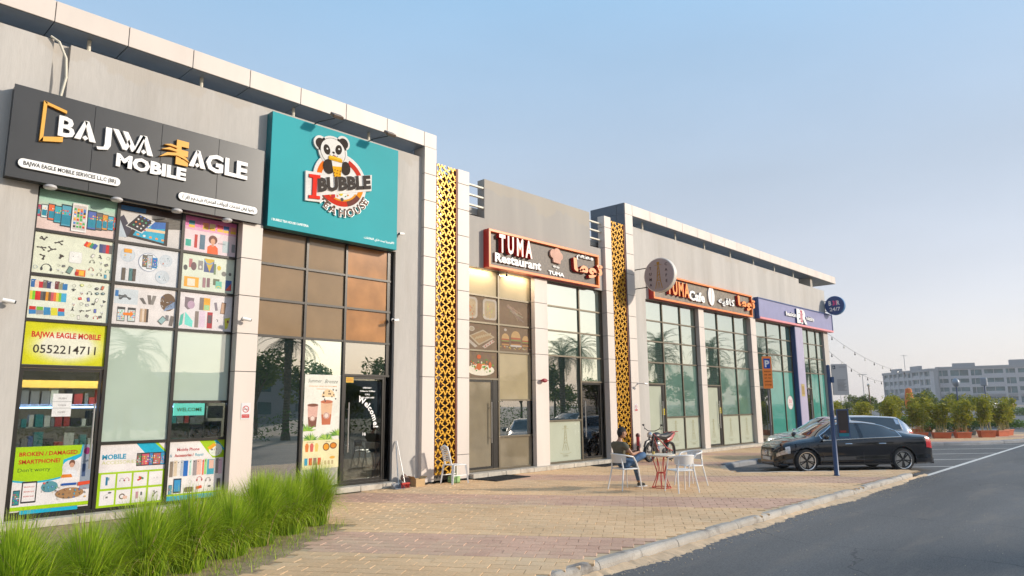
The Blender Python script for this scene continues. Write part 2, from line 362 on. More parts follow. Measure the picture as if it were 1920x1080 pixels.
# ================================================================ materials of the place
M = {}
M['clad'] = mat('cladding', (0.59, 0.515, 0.455), 0.5, var=0.06, stretch=(1, 1, .2), scale=1.6, stain=((0.42, 0.35, 0.30), 1.1, 0.25), bump=0.02, bscale=90)
M['render'] = mat('painted_render', (0.45, 0.42, 0.385), 0.85, var=0.09, scale=1.2, stretch=(1, 1, 0.12), var2=0.04, scale2=30, stain=((0.34, 0.30, 0.255), 1.6, 0.35), bump=0.12, bscale=70)
M['render2'] = mat('grey_render', (0.35, 0.325, 0.295), 0.85, var=0.10, scale=1.3, stretch=(1, 1, 0.12), stain=((0.40, 0.36, 0.31), 1.3, 0.5), bump=0.12, bscale=70)
def top_stain(m, z0, rgb):
    t = m.node_tree; N, L = t.nodes.new, t.links.new; b = t.nodes["Principled BSDF"]; src = b.inputs["Base Color"].links[0].from_socket; g = N("ShaderNodeNewGeometry"); sp = N("ShaderNodeSeparateXYZ"); L(g.outputs["Position"], sp.inputs[0]); n = N("ShaderNodeTexNoise"); n.inputs["Scale"].default_value = 1.1; n.inputs["Detail"].default_value = 7; L(g.outputs["Position"], n.inputs["Vector"])
    a = N("ShaderNodeMath"); a.operation = 'MULTIPLY_ADD'; L(n.outputs[0], a.inputs[0]); a.inputs[1].default_value = 1.3; L(sp.outputs[2], a.inputs[2]); r = N("ShaderNodeMapRange"); r.inputs["From Min"].default_value = z0 + .62; r.inputs["From Max"].default_value = z0 + .68; r.inputs["To Max"].default_value = .55; L(a.outputs[0], r.inputs["Value"]); x = N("ShaderNodeMix"); x.data_type = 'RGBA'; L(r.outputs[0], x.inputs["Factor"]); L(src, x.inputs[6]); x.inputs[7].default_value = (*rgb, 1); L(x.outputs[2], b.inputs["Base Color"])
top_stain(M['render2'], 7.85, (0.40, 0.35, 0.28)); top_stain(M['render'], 8.12, (0.42, 0.37, 0.31))
M['joint'] = mat('dark_joint', (0.03, 0.03, 0.03), 0.8)
M['soffit'] = mat('soffit_metal', (0.26, 0.29, 0.33), 0.45, metal=0.2, var=0.08)
M['endmetal'] = mat('grey_metal_panel', (0.10, 0.115, 0.135), 0.4, metal=0.2, var=0.06)
M['frame'] = mat('dark_frame', (0.028, 0.025, 0.022), 0.35, metal=0.5, var=0.1)
M['frame2'] = mat('bronze_frame', (0.12, 0.10, 0.07), 0.4, metal=0.6, var=0.1)
M['black'] = mat('black_recess', (0.006, 0.006, 0.007), 0.6)
M['stone'] = mat('plinth_stone', (0.46, 0.41, 0.34), 0.8, var=0.15, scale=4, stain=((0.22, 0.17, 0.12), 3, 0.6), bump=0.3, bscale=40)
M['gold'] = mat('gold_lattice', (0.64, 0.33, 0.012), 0.42, metal=0.25, var=0.08, scale=4)
M['rust'] = mat('lattice_edge', (0.18, 0.055, 0.02), 0.5, metal=0.2, var=0.15)
M['latback'] = mat('lattice_back', (0.14, 0.10, 0.09), 0.25, metal=0.3, var=0.4, scale=2)
M['steel'] = mat('brushed_steel', (0.55, 0.53, 0.50), 0.28, metal=0.9)
M['white'] = mat('white_paint', (0.78, 0.77, 0.75), 0.45, var=0.04)
M['cream'] = mat('cream_paint', (0.62, 0.57, 0.46), 0.5, var=0.06)
G_ = {}
G_['clear'] = glass('glass_clear', (0.02, 0.02, 0.02), 0.0, 1.7, tint=(0.62, 0.66, 0.62))
G_['tint'] = glass('glass_tinted', (0.015, 0.03, 0.028), 0.55, 3.6, tint=(0.30, 0.38, 0.34), wave=0.06)
G_['mirror'] = glass('glass_reflective', (0.04, 0.085, 0.07), 0.85, 7.0, tint=(0.3, 0.4, 0.35), wave=0.08, refl=(0.93, 1, 0.95))
G_['pale'] = glass('glass_white_film', (0.42, 0.50, 0.42), 1.0, 2.6, wave=0.05, var=0.04)
G_['brown'] = glass('glass_brown_film', (0.215, 0.14, 0.075), 1.0, 1.5, rough=0.10, var=0.12, wave=0.15)
G_['brown2'] = glass('glass_rust_film', (0.34, 0.155, 0.055), 1.0, 1.4, rough=0.15, var=0.3)
G_['beige'] = glass('glass_beige_blind', (0.33, 0.27, 0.165), 1.0, 1.45, rough=0.03, var=0.08)
G_['beige2'] = glass('glass_bronze_film', (0.20, 0.165, 0.11), 1.0, 1.6, rough=0.06, var=0.15)
G_['frost'] = glass('glass_frosted', (0.40, 0.42, 0.33), 1.0, 1.35, rough=0.12, var=0.04)
G_['teal'] = glass('glass_teal_film', (0.055, 0.24, 0.20), 1.0, 1.75, wave=0.05, var=0.1)

G_['green'] = glass('glass_green_curtain', (0.11, 0.20, 0.16), 0.92, 2.5, tint=(.3, .4, .35), wave=0.08, var=0.15)
YC, YW, YG, YS, YB = 13.5, 13.62, 13.75, 13.4, 15.2
ZL = [0.13, 2.57, 3.34, 4.11, 4.87, 5.62]
B = thing('shop_building', 'long single-storey beige shop building with glazed bays, gold lattice strips and a projecting canopy', 'building', (20, YC, 0))
def P(name, mb, m, parent=B, label=None, **k):
    o = mb.build(name, m, parent, **k)
    if label: o['label'] = label
    return o
# --- walls (solid pieces above and between the glazing)
w = MB(); w.box(-6, 2.84, YW, YW + 0.25, 0, 8.27); P('wall', w, M['render'], label='plain beige wall at the far left end')
w = MB(); w.box(3.10, 10.36, YW, YW + 0.25, 5.62, 8.27); w.box(2.84, 3.10, YW + 0.11, YW + 0.25, 5.62, 8.27); P('wall', w, M['render'], label='parapet wall behind the two left signs')
w = MB(); w.box(10.36, 11.17, YW, YW + 0.25, 0, 8.27); P('wall', w, M['render'], label='smooth wall beside the panda sign')
w = MB(); w.box(12.72, 19.06, YW, YW + 0.28, 5.62, 7.06); w.box(13.44, 18.38, YW, YW + 0.28, 7.06, 8.22); P('wall', w, M['render2'], label='stepped grey parapet with damp stain along its top')
w = MB(); w.box(20.80, 21.62, YW, YW + 0.25, 0, 5.62); w.box(20.80, 36.4, YW, YW + 0.25, 5.62, 8.20); w.box(36.4, 40.0, YW, YW + 0.25, 5.62, 7.98); w.box(39.35, 40.0, YW, YW + 0.25, 0, 5.62); P('wall', w, M['render'], label='long beige parapet wall of the right wing')
w = MB(); w.box(39.7, 40.0, YW + 0.25, 27, 0, 7.98); w.box(-6, 39.7, 26.7, 27, 0, 7.9); P('wall', w, M['render'], label='end and back walls')
w = MB(); w.box(-6, 39.69, YW + 0.29, 26.69, 7.2, 7.4); P('roof', w, mat('roof_screed', (0.45, 0.43, 0.40), 0.9))
w = MB(); w.box(-6, 39.6, YB + 1.6, YB + 1.7, 0.0, 5.6); w.box(-6, 39.6, YG + 0.1, YB + 1.6, 5.3, 5.35); P('interior_wall', w, mat('interior_paint', (0.22, 0.20, 0.17), 0.9, var=0.2))
w = MB(); w.box(-6, 39.6, YG + 0.05, YB + 1.6, 0.0, 0.12); P('interior_floor', w, mat('interior_tile', (0.12, 0.10, 0.08), 0.4, var=0.1))
w = MB()
for x in (6.6, 10.4, 12.7, 15.8, 19.5, 21.3, 25.6, 30.4, 36.0): w.box(x - 0.08, x + 0.08, YG + 0.06, YB + 1.6, 0.12, 5.3)
P('partition', w, MATS['interior_paint'])
# --- clad columns: dark core with panels standing proud of it
def column(x0, x1, zt, breaks, yf=YC, depth=0.30, mt='clad', label=None, side=None):
    c = MB(); c.box(x0 + 0.012, x1 - 0.012, yf + 0.012, yf + depth, 0, zt - 0.01); o = P('column', c, M['joint'] if mt == 'clad' else M[mt], label=label)
    zs = [0.02] + breaks + [zt]
    for a, b in zip(zs, zs[1:]):
        q = MB(); q.cbox(x0, x1, yf, yf + depth - 0.02, a + 0.006, b - 0.006, 0.004); P('cladding_panel', q, M[mt], o)
    return o
BR7 = [2.57, 3.33, 4.10, 4.87, 5.62, 6.37, 7.10, 7.82]
column(6.38, 6.82, 5.62, [2.57, 3.33, 4.10, 4.87], label='column between the phone shop and the tea shop')
column(11.15, 11.55, 8.55, BR7, depth=0.45, label='left portal column of the first canopy')
column(12.32, 12.74, 8.22, [0.62] + BR7, label='column right of the first gold lattice')
column(15.46, 16.05, 5.62, [2.57, 3.33, 4.10, 4.87], yf=YC + 0.06, depth=0.28, label='slim column between the restaurant bays')
column(19.05, 19.43, 8.22, BR7, label='column left of the second gold lattice')
column(20.33, 20.80, 8.55, BR7, depth=1.5, label='portal column of the second canopy')
column(25.40, 25.83, 5.62, [2.57, 3.33, 4.10, 4.87], yf=YC + 0.06, depth=0.28)
column(30.15, 30.68, 5.62, [2.57, 3.33, 4.10, 4.87], yf=YC + 0.06, depth=0.28)
mat('lilac_paint', (0.33, 0.30, 0.42), 0.5, var=0.05); mat('navy_paint', (0.012, 0.045, 0.16), 0.4)
c = MB(); c.box(35.12, 36.04, YC, YC + 0.28, 0.12, 5.62); pl = P('column', c, MATS['lilac_paint'], label='lilac pilaster of the ice cream shop')
c = MB(); c.box(35.06, 35.118, YC + 0.01, YC + 0.27, 0.12, 5.62); P('edge_strip', c, MATS['navy_paint'], pl, label='navy side of the pilaster')
# --- canopies
def canopy(x0, x1, joints, back, posts, endx=None):
    c = MB(); c.box(x0 + 0.015, x1 - 0.015, YC + 0.02, YC + back, 8.57, 8.92); o = P('canopy', c, M['joint'])
    for a, b in zip(joints, joints[1:]):
        q = MB(); q.cbox(a + 0.006, b - 0.006, YC, YC + 0.016, 8.55, 8.94, 0.004); P('fascia_panel', q, M['clad'], o)
        q = MB(); q.box(a + 0.008, b - 0.008, YC + 0.03, YC + 0.66, 8.545, 8.565); P('soffit_panel', q, M['soffit'], o)
        q = MB(); q.box(a + 0.008, b - 0.008, YC + 0.68, YC + back, 8.545, 8.565); P('soffit_panel', q, M['soffit'], o)
    q = MB(); q.box(x0, x1, YC + 0.018, YC + back, 8.92, 8.94); P('canopy_top', q, M['clad'], o)
    for x in posts:
        q = MB(); q.tube([(x, YC + 0.3, 8.1), (x, YC + 0.3, 8.545)], 0.035, 8); P('post', q, M['cream'], o, smooth=True)
    return o
j1 = [-5.5 + 1.191 * i for i in range(0, 15)]; j1 = [2.79 + 1.191 * i for i in range(-7, 8)] + [11.55]
canopy(-5.6, 11.55, j1, 1.7, [3.42, 5.48, 7.55, 9.6])
j2 = [20.33] + [20.80 + 1.19 * i for i in range(0, 18)] + [41.67]
canopy(20.33, 41.67, j2, 1.5, [21.9 + 2.38 * i for i in range(8)])
e = MB()
for (a, b) in ((YC + 0.02, YC + 0.34), (YC + 0.352, YC + 1.5)):
    for (z0, z1) in ((0.1, 8.55), (8.56, 8.94)): e.box(20.316, 20.328, a, b, z0, z1)
P('end_cladding', e, M['endmetal'], label='dark grey metal end face of the right canopy')
e = MB(); e.box(38.4, 38.7, YC + 0.25, YC + 1.2, 7.9, 8.54); P('canopy_prop', e, M['render2'])
# --- thin horizontal rails between the tall columns and the parapets
for (a, b) in ((12.745, 13.44), (18.38, 19.05)):
    for z in (7.37, 7.66, 7.95):
        q = MB(); q.box(a, b, YW + 0.02, YW + 0.10, z - 0.022, z + 0.022); P('rail', q, M['cream'])
# --- gold lattice screens: p4g-like strapwork of crossing bars and small diamonds
def lattice(x0, x1, z0, z1, nx, nz, label):
    root_y = YC + 0.055; tw = (x1 - x0) / nx; th = (z1 - z0) / nz; bw = 0.025; mb = MB()
    def seg(a, b):
        a = [min(max(a[0], x0), x1), min(max(a[1], z0), z1)]; b = [min(max(b[0], x0), x1), min(max(b[1], z0), z1)]
        if math.hypot(a[0] - b[0], a[1] - b[1]) > 0.02: mb.bar((a[0], root_y, a[1]), (b[0], root_y, b[1]), bw, 0.04, up=(0, 1, 0))
    for i in range(nx + 1):
        for j in range(nz + 1):
            cx, cz = x0 + i * tw, z0 + j * th
            for sx in (-1, 1):
                for sz in (-1, 1):
                    if (i == 0 and sx < 0) or (i == nx and sx > 0) or (j == 0 and sz < 0) or (j == nz and sz > 0): continue
                    seg((cx + sx * tw * 0.25, cz), (cx, cz + sz * th * 0.25))
            if i < nx and j < nz:
                if (i + j) % 2: seg((cx, cz + th * 0.27), (cx + tw, cz + th * 0.73)); seg((cx, cz + th * 0.73), (cx + tw, cz + th * 0.27))
                else: seg((cx + tw * 0.27, cz), (cx + tw * 0.73, cz + th)); seg((cx + tw * 0.73, cz), (cx + tw * 0.27, cz + th))
    o = P('lattice_screen', mb, M['gold'], label=label)
    f = MB(); f.box(x1 + 0.002, x1 + 0.035, YC + 0.01, YC + 0.30, z0, z1); f.box(x0 - 0.012, x0 - 0.002, YC + 0.03, YC + 0.08, z0, z1); P('frame', f, M['rust'], o)
    f = MB(); f.box(x0 - 0.05, x1, YC + 0.33, YC + 0.36, 0, z1 - 0.1); P('backing', f, M['latback'], o)
    for k in range(5): f = MB(); f.box(x0 + 0.01, x1, YC + 0.25, YC + 0.32, z0 + 0.4 + k * 1.8, z0 + 0.46 + k * 1.8); P('bracket', f, M['rust'], o)
lattice(11.60, 12.27, 0.17, 8.20, 3, 31, 'gold geometric lattice strip left of the restaurant')
lattice(19.49, 20.24, 0.17, 8.12, 3, 31, 'gold geometric lattice strip right of the restaurant')
# --- glazing bays
def bay(cols, breaks, panes, doors=(), fm='frame', label=None, jamb=0.0, x_end=None):
    """cols: mullion x positions; breaks: per column list of z; panes: per column list of glass keys, bottom to top"""
    f = MB(); mw = 0.028
    n = len(cols) - 1
    for i, x in enumerate(cols):
        wd = mw if 0 < i < n else 0.04
        f.box(x - wd, x + wd, YG - 0.05, YG + 0.05, 0.12, 5.62)
    if jamb: f.box(cols[-1] - jamb, cols[-1] - 0.041, YG - 0.03, YG + 0.06, 0.12, 5.62)  # end strip; left of the pilasters it is recess shade built as frame
    for i in range(n):
        x0, x1 = cols[i] + (0.04 if i == 0 else mw), cols[i + 1] - (0.04 if i == n - 1 else mw)
        for z in breaks[i]: 
            dz = 0.024
            z_ = z if z > 0.2 else z + 0.024
            f.box(x0, x1, YG - 0.045, YG + 0.045, z_ - dz, z_ + dz)
    o = P('shopfront', f, M[fm], label=label)
    for i in range(n):
        x0, x1 = cols[i] + mw * 0.6, cols[i + 1] - mw * 0.6
        for j, (a, b) in enumerate(zip(breaks[i], breaks[i][1:])):
            if (i, j) in doors:
                d = MB(); dw = 0.045; a_ = a + 0.02; b_ = b - 0.03; X0, X1 = x0 + 0.02, x1 - 0.02
                X1 -= doors[(i, j)].get('jamb', 0)
                if doors[(i, j)].get('jamb', 0): d.box(X1 + 0.012, x1, YG - 0.03, YG + 0.04, a, b)
                for q in ((X0, X0 + dw, a_, b_), (X1 - dw, X1, a_, b_), (X0 + dw, X1 - dw, a_, a_ + 0.09), (X0 + dw, X1 - dw, b_ - 0.05, b_)): d.box(q[0], q[1], YG - 0.025, YG + 0.025, q[2], q[3])
                do = P('door', d, M['frame'], label=doors[(i, j)].get('label'))
                g = MB(); g.box(X0 + dw - 0.003, X1 - dw + 0.003, YG - 0.006, YG + 0.006, a_ + 0.088, b_ - 0.048); P('door_pane', g, G_[panes[i][j]], do)
                hx = X1 - 0.10 if doors[(i, j)].get('h', 'r') == 'r' else X0 + 0.10
                h = MB(); h.tube([(hx, YG - 0.09, 0.85), (hx, YG - 0.09, 1.95)], 0.016, 8)
                for hz in (1.0, 1.8): h.tube([(hx, YG - 0.09, hz), (hx, YG - 0.02, hz)], 0.011, 6)
                P('handle', h, M['steel'], do, smooth=True)
            else:
                g = MB(); g.box(x0, x1, YG - 0.006, YG + 0.006, a, b); P('pane', g, G_[panes[i][j]], o)
    return o
Z = ZL
up3 = [3.34, 4.11, 4.87, 5.62]
bay([2.84, 4.13, 5.29, 6.40], [[0.13, 2.57] + up3, [0.13, 1.27] + up3, [0.13, 1.27, 1.98] + up3],
    [['clear', 'pale', 'pale', 'pale', 'pale'], ['pale', 'pale', 'pale', 'pale', 'pale'], ['pale', 'clear', 'pale', 'pale', 'pale', 'pale']], {(0, 0): {'label': 'glass shop door with repair poster'}}, label='poster covered front of the phone shop')
bay([6.80, 8.0, 9.02, 10.36], [[0.13] + up3, [0.13] + up3, [0.13, 2.57] + up3],
    [['tint', 'brown', 'brown', 'brown'], ['mirror', 'brown', 'brown', 'brown'], ['clear', 'tint', 'brown2', 'brown2', 'brown2']], {(2, 0): {'h': 'l', 'jamb': 0.16, 'label': 'clear glass door of the tea shop'}}, label='brown filmed front of the tea shop', jamb=0.16)
bay([12.76, 14.07, 15.50], [[0.13, 2.57] + up3, [0.13, 1.0, 2.0] + up3],
    [['beige2', 'beige2', 'beige2', 'beige', 'beige'], ['beige2', 'tint', 'beige', 'beige2', 'beige', 'beige']], {(0, 0): {'jamb': 0.2, 'label': 'half-filmed restaurant door'}}, fm='frame2', label='food-picture front of the restaurant')
bay([16.05, 17.8, 19.05], [[0.13, 1.38] + up3, [0.13, 2.57] + up3],
    [['frost', 'tint', 'mirror', 'mirror', 'mirror'], ['clear', 'mirror', 'mirror', 'mirror', 'mirror']], {(1, 0): {'h': 'l', 'jamb': 0.14}}, fm='frame2', label='reflecting front right of the slim column', jamb=0.12)
for (cols, kind, lab) in (([21.62, 22.87, 24.2, 25.52], 'frost', 'first cafe bay'), ([25.83, 27.25, 28.8, 30.3], 'frost', 'second cafe bay'), ([30.68, 32.15, 33.8, 35.12], 'teal', 'green bay left of the lilac pilaster'), ([36.04, 37.3, 38.45, 39.5], 'teal', 'last green bay at the building end')):
    lo = [0.13, 1.36, 3.34, 4.11, 4.87, 5.62] if kind == 'frost' else [0.13] + up3
    pl_ = ['frost', 'green', 'mirror', 'mirror', 'mirror'] if kind == 'frost' else ['teal', 'mirror', 'mirror', 'mirror']
    bay(cols, [[0.13, 2.57] + up3, lo, lo], [['frost' if kind == 'frost' else 'tint', 'mirror', 'mirror', 'mirror', 'mirror'], pl_, pl_], {(0, 0): {'jamb': 0.16}}, fm='frame2', label=lab, jamb=0.14)
# --- plinth stones under the glazing
def plinth(x0, x1, y, z=0.12, st=0.62):
    x = x0
    while x < x1 - 0.05:
        e = min(x + st * random.uniform(0.85, 1.15), x1); q = MB(); q.cbox(x + 0.004, e - 0.004, y, YG + 0.03, 0.0, z, 0.008); P('plinth_stone', q, M['stone']); x = e
plinth(-2, 6.37, 13.44); plinth(6.83, 10.35, 13.44); plinth(12.75, 19.04, 13.36); plinth(21.0, 39.4, 13.30)
# ================================================================ ground
def structure(o, label=None): o['kind'] = 'structure'; 
m_sand = mat('sandy_ground', (0.42, 0.33, 0.24), 0.95, var=0.15, scale=0.15, var2=0.1, scale2=3, stain=((0.25, 0.2, 0.13), 0.3, 0.6), bump=0.3, bscale=8)
q = MB(); q.add([(-600, -600, -0.15), (900, -600, -0.15), (900, 900, -0.15), (-600, 900, -0.15)], [(0, 1, 2, 3)]); o = q.build('ground', m_sand); o['kind'] = 'structure'
def asphalt():
    m = mat('asphalt', (0.120, 0.116, 0.111), 0.82, var=0.22, scale=0.42, stain=((0.20, 0.172, 0.14), 1.3, 0.5), var2=0.30, scale2=60, bump=0.5, bscale=220, stretch=(0.3, 1.5, 1))
    if m.get('done'): return m
    m['done'] = 1; t = m.node_tree; N, L = t.nodes.new, t.links.new; b = t.nodes["Principled BSDF"]; src = b.inputs["Base Color"].links[0].from_socket; g = N("ShaderNodeNewGeometry")
    v = N("ShaderNodeTexVoronoi"); v.feature = 'DISTANCE_TO_EDGE'; v.inputs["Scale"].default_value = .22; n = N("ShaderNodeTexNoise"); n.inputs["Scale"].default_value = .9; n.inputs["Detail"].default_value = 6; L(g.outputs["Position"], n.inputs["Vector"]); ad = N("ShaderNodeVectorMath"); ad.operation = 'ADD'; L(g.outputs["Position"], ad.inputs[0]); L(n.outputs["Color"], ad.inputs[1]); L(ad.outputs[0], v.inputs["Vector"])
    r = N("ShaderNodeMapRange"); r.inputs["From Max"].default_value = .0035; r.inputs["To Min"].default_value = .65; r.inputs["To Max"].default_value = 0; L(v.outputs["Distance"], r.inputs["Value"]); x = N("ShaderNodeMix"); x.data_type = 'RGBA'; L(r.outputs[0], x.inputs["Factor"]); L(src, x.inputs[6]); x.inputs[7].default_value = (.03, .03, .03, 1)
    v2 = N("ShaderNodeTexVoronoi"); v2.inputs["Scale"].default_value = 1.1; L(g.outputs["Position"], v2.inputs["Vector"]); r2 = N("ShaderNodeMapRange"); r2.inputs["From Min"].default_value = .02; r2.inputs["From Max"].default_value = .05; r2.inputs["To Min"].default_value = .5; r2.inputs["To Max"].default_value = 0; L(v2.outputs["Distance"], r2.inputs["Value"]); y = N("ShaderNodeMix"); y.data_type = 'RGBA'; L(r2.outputs[0], y.inputs["Factor"]); L(x.outputs[2], y.inputs[6]); y.inputs[7].default_value = (.24, .22, .20, 1); L(y.outputs[2], b.inputs["Base Color"])
    return m
q = MB(); q.add([(-80, -7.6, -0.13), (300, -7.6, -0.13), (300, 13.0, -0.13), (18, 13.0, -0.13), (18, 5.3, -0.13), (-80, 5.3, -0.13)], [(0, 1, 2, 3, 4, 5)]); o = q.build('road', asphalt()); o['kind'] = 'structure'
q = MB(); q.add([(60, 13.0, -0.13), (300, 13, -0.13), (300, 60, -0.13), (75, 40, -0.13)], [(0, 1, 2, 3)]); o = q.build('side_road', asphalt()); o['kind'] = 'structure'
ROW = Vector((0.5446, -0.8387, 0)); VV = Vector((0.8387, 0.5446, 0)); BL, BW = 0.30, 0.2075
PAVE = [(-9, 5.42), (21.62, 5.42), (21.75, 5.75), (18.45, 8.75), (18.5, 9.1), (19.3, 9.75), (19.95, 10.2), (20.35, 10.5), (36.0, 10.5), (36.1, 8.75), (38.2, 7.15), (41.6, 5.66), (50, 5.66), (54, 9), (54, 26), (40.0, 26), (40.0, 13.4), (-9, 13.4)]
BED = [(7.05, 10.25), (4.6, 14.2), (-6, 14.2), (-9, 7.5), (-9, 5.42), (0.55, 5.45)]
BED = [(6.72, 9.88), (4.45, 13.45), (-9, 13.45), (-9, 0.0), (-6.5, -0.05)]
def inside(x, y, poly):
    c = False; j = len(poly) - 1
    for i in range(len(poly)):
        xi, yi = poly[i]; xj, yj = poly[j]
        if (yi > y) != (yj > y) and x < (xj - xi) * (y - yi) / (yj - yi) + xi: c = not c
        j = i
    return c
def paver_mat(name, a, b, c):
    m = bpy.data.materials.new(name); m.use_nodes = True; t = m.node_tree; bs = t.nodes["Principled BSDF"]; N, L = t.nodes.new, t.links.new
    g = N("ShaderNodeNewGeometry")
    def dot(v):
        d = N("ShaderNodeVectorMath"); d.operation = 'DOT_PRODUCT'; L(g.outputs["Position"], d.inputs[0]); d.inputs[1].default_value = v; return d.outputs["Value"]
    def mth(op, x, y=None):
        n = N("ShaderNodeMath"); n.operation = op
        for i, q in enumerate((x, y)):
            if q is None: continue
            if isinstance(q, (int, float)): n.inputs[i].default_value = q
            else: L(q, n.inputs[i])
        return n.outputs[0]
    j = mth('FLOOR', mth('DIVIDE', dot(tuple(VV)), BW)); sh = mth('MULTIPLY', mth('MODULO', j, 2.0), 0.5)
    i = mth('FLOOR', mth('ADD', mth('DIVIDE', dot(tuple(ROW)), BL), sh))
    cb = N("ShaderNodeCombineXYZ"); L(i, cb.inputs[0]); L(j, cb.inputs[1]); wn = N("ShaderNodeTexWhiteNoise"); L(cb.outputs[0], wn.inputs[0])
    rp = N("ShaderNodeValToRGB"); rp.color_ramp.elements[0].color = (*a, 1); rp.color_ramp.elements[1].color = (*c, 1); e = rp.color_ramp.elements.new(0.5); e.color = (*b, 1); L(wn.outputs[0], rp.inputs[0])
    def noise(sc_, det, lo, hi, src):
        n = N("ShaderNodeTexNoise"); n.inputs["Scale"].default_value = sc_; n.inputs["Detail"].default_value = det; L(g.outputs["Position"], n.inputs["Vector"])
        mr = N("ShaderNodeMapRange"); mr.inputs["From Min"].default_value = 0.3; mr.inputs["From Max"].default_value = 0.7; mr.inputs["To Min"].default_value = lo; mr.inputs["To Max"].default_value = hi; L(n.outputs[0], mr.inputs["Value"])
        s = N("ShaderNodeVectorMath"); s.operation = 'SCALE'; L(src, s.inputs[0]); L(mr.outputs[0], s.inputs["Scale"]); return s.outputs[0]
    c1 = noise(0.5, 5, 0.86, 1.13, rp.outputs[0]); c2 = noise(25, 4, 0.88, 1.12, c1)
    n = N("ShaderNodeTexNoise"); n.inputs["Scale"].default_value = 0.55; n.inputs["Detail"].default_value = 9; n.inputs["Roughness"].default_value = 0.7; L(g.outputs["Position"], n.inputs["Vector"])
    mr = N("ShaderNodeMapRange"); mr.inputs["From Min"].default_value = 0.5; mr.inputs["From Max"].default_value = 0.72; mr.inputs["To Max"].default_value = 0.75; L(n.outputs[0], mr.inputs["Value"])
    mx = N("ShaderNodeMix"); mx.data_type = 'RGBA'; L(mr.outputs[0], mx.inputs["Factor"]); L(c2, mx.inputs[6]); mx.inputs[7].default_value = (0.62, 0.46, 0.29, 1); L(mx.outputs[2], bs.inputs["Base Color"])
    bs.inputs["Roughness"].default_value = 0.8; n = N("ShaderNodeTexNoise"); n.inputs["Scale"].default_value = 120; L(g.outputs["Position"], n.inputs["Vector"]); bp = N("ShaderNodeBump"); bp.inputs["Strength"].default_value = 0.25; bp.inputs["Distance"].default_value = 0.01; L(n.outputs[0], bp.inputs["Height"]); L(bp.outputs[0], bs.inputs["Normal"])
    return m
m_yel = paver_mat('paver_tan', (0.66, 0.42, 0.22), (0.70, 0.455, 0.245), (0.72, 0.48, 0.265))
m_pnk = paver_mat('paver_pink', (0.53, 0.315, 0.215), (0.57, 0.345, 0.235), (0.60, 0.37, 0.25))
m_bedding = mat('joint_sand', (0.50, 0.37, 0.23), 0.95, var=0.2, scale=3)
q = MB(); q.add([(x, y, -0.012) for x, y in PAVE], [tuple(range(len(PAVE)))]); pave = q.build('pavement', m_bedding); pave['kind'] = 'structure'
def paver_mesh(nm, m):
    a, b = BL / 2 - 0.0025, BW / 2 - 0.0025; c = 0.004; vs = []
    for (x, y) in ((-a, -b), (a, -b), (a, b), (-a, b)): vs.append((x, y, -0.03)); vs.append((x, y, -0.006)); vs.append((x - math.copysign(c, x), y - math.copysign(c, y), 0))
    fs = [(2, 5, 8, 11)]
    for i in range(4):
        j = (i + 1) % 4; fs += [(3 * i, 3 * j, 3 * j + 1, 3 * i + 1), (3 * i + 1, 3 * j + 1, 3 * j + 2, 3 * i + 2)]
    return vs, fs
pv, pf = paver_mesh('p', None)
rot = Matrix((ROW, VV, Vector((0, 0, 1)))).transposed()
# the row axis is laid so that ROW x VV points down; flip faces for upward normals
pf = [f[::-1] for f in pf]
pv = [tuple(rot @ Vector(p)) for p in pv]
me_y = bpy.data.meshes.new('paver'); me_y.from_pydata(pv, [], pf); me_y.materials.append(m_yel)
me_p = bpy.data.meshes.new('paver'); me_p.from_pydata(pv, [], pf); me_p.materials.append(m_pnk)
def pink(s): 
    s = (s - 8.95) % 4.46; return s < 1.45
cells = []
ctr = []
for j in range(-12, 280):
    for i in range(-65, 190):
        s = (j + 0.5) * BW; u = (i + 0.5 - (0.5 if j % 2 else 0)) * BL
        x, y = ROW.x * u + VV.x * s, ROW.y * u + VV.y * s
        if x < -8.8 or x > 54 or y < 5.3 or y > 26: continue
        if not inside(x, y, PAVE) or inside(x, y, BED): continue
        if y > 13.34 and x < 40: continue
        d = Vector((x, y, 0)) - CAMP; z = d.dot(_f)
        if z < 1: continue
        px, py = d.dot(_r2) / z * FPX, d.dot(_u2) / z * FPX
        if abs(px) > 1050 or py < -620: continue
        if x > 30 and y > 13.3: continue
        cells.append((d.length, x, y, s))
cells.sort()
vis = [c for c in cells if abs((Vector((c[1], c[2], 0)) - CAMP).dot(_r2) / (Vector((c[1], c[2], 0)) - CAMP).dot(_f) * FPX) < 960 and (Vector((c[1], c[2], 0)) - CAMP).dot(_u2) / (Vector((c[1], c[2], 0)) - CAMP).dot(_f) * FPX > -545]
near = set((c[1], c[2]) for c in vis[:295])
far_y, far_p = MB(), MB()
rr = random.Random(3)
for d, x, y, s in cells:
    z = rr.uniform(-0.0025, 0.0025)
    if (x, y) in near:
        o = bpy.data.objects.new('paver', me_p if pink(s) else me_y); COL.objects.link(o); o.location = (x, y, z); o.parent = pave; o.rotation_euler = (rr.uniform(-.006, .006), rr.uniform(-.006, .006), rr.uniform(-.01, .01))
    else: (far_p if pink(s) else far_y).add([(p[0] + x, p[1] + y, p[2] + z) for p in pv], pf)
for mb_, m_ in ((far_y, m_yel), (far_p, m_pnk)):
    o = mb_.build('pavers', m_, pave); o['kind'] = 'stuff'
# planting bed soil
q = MB(); q.add([(x, y, -0.004) for x, y in BED], [tuple(range(len(BED)))]); o = q.build('planting_bed', mat('soil', (0.33, 0.235, 0.14), 0.95, var=0.3, scale=5, bump=0.6, bscale=30)); o['kind'] = 'structure'
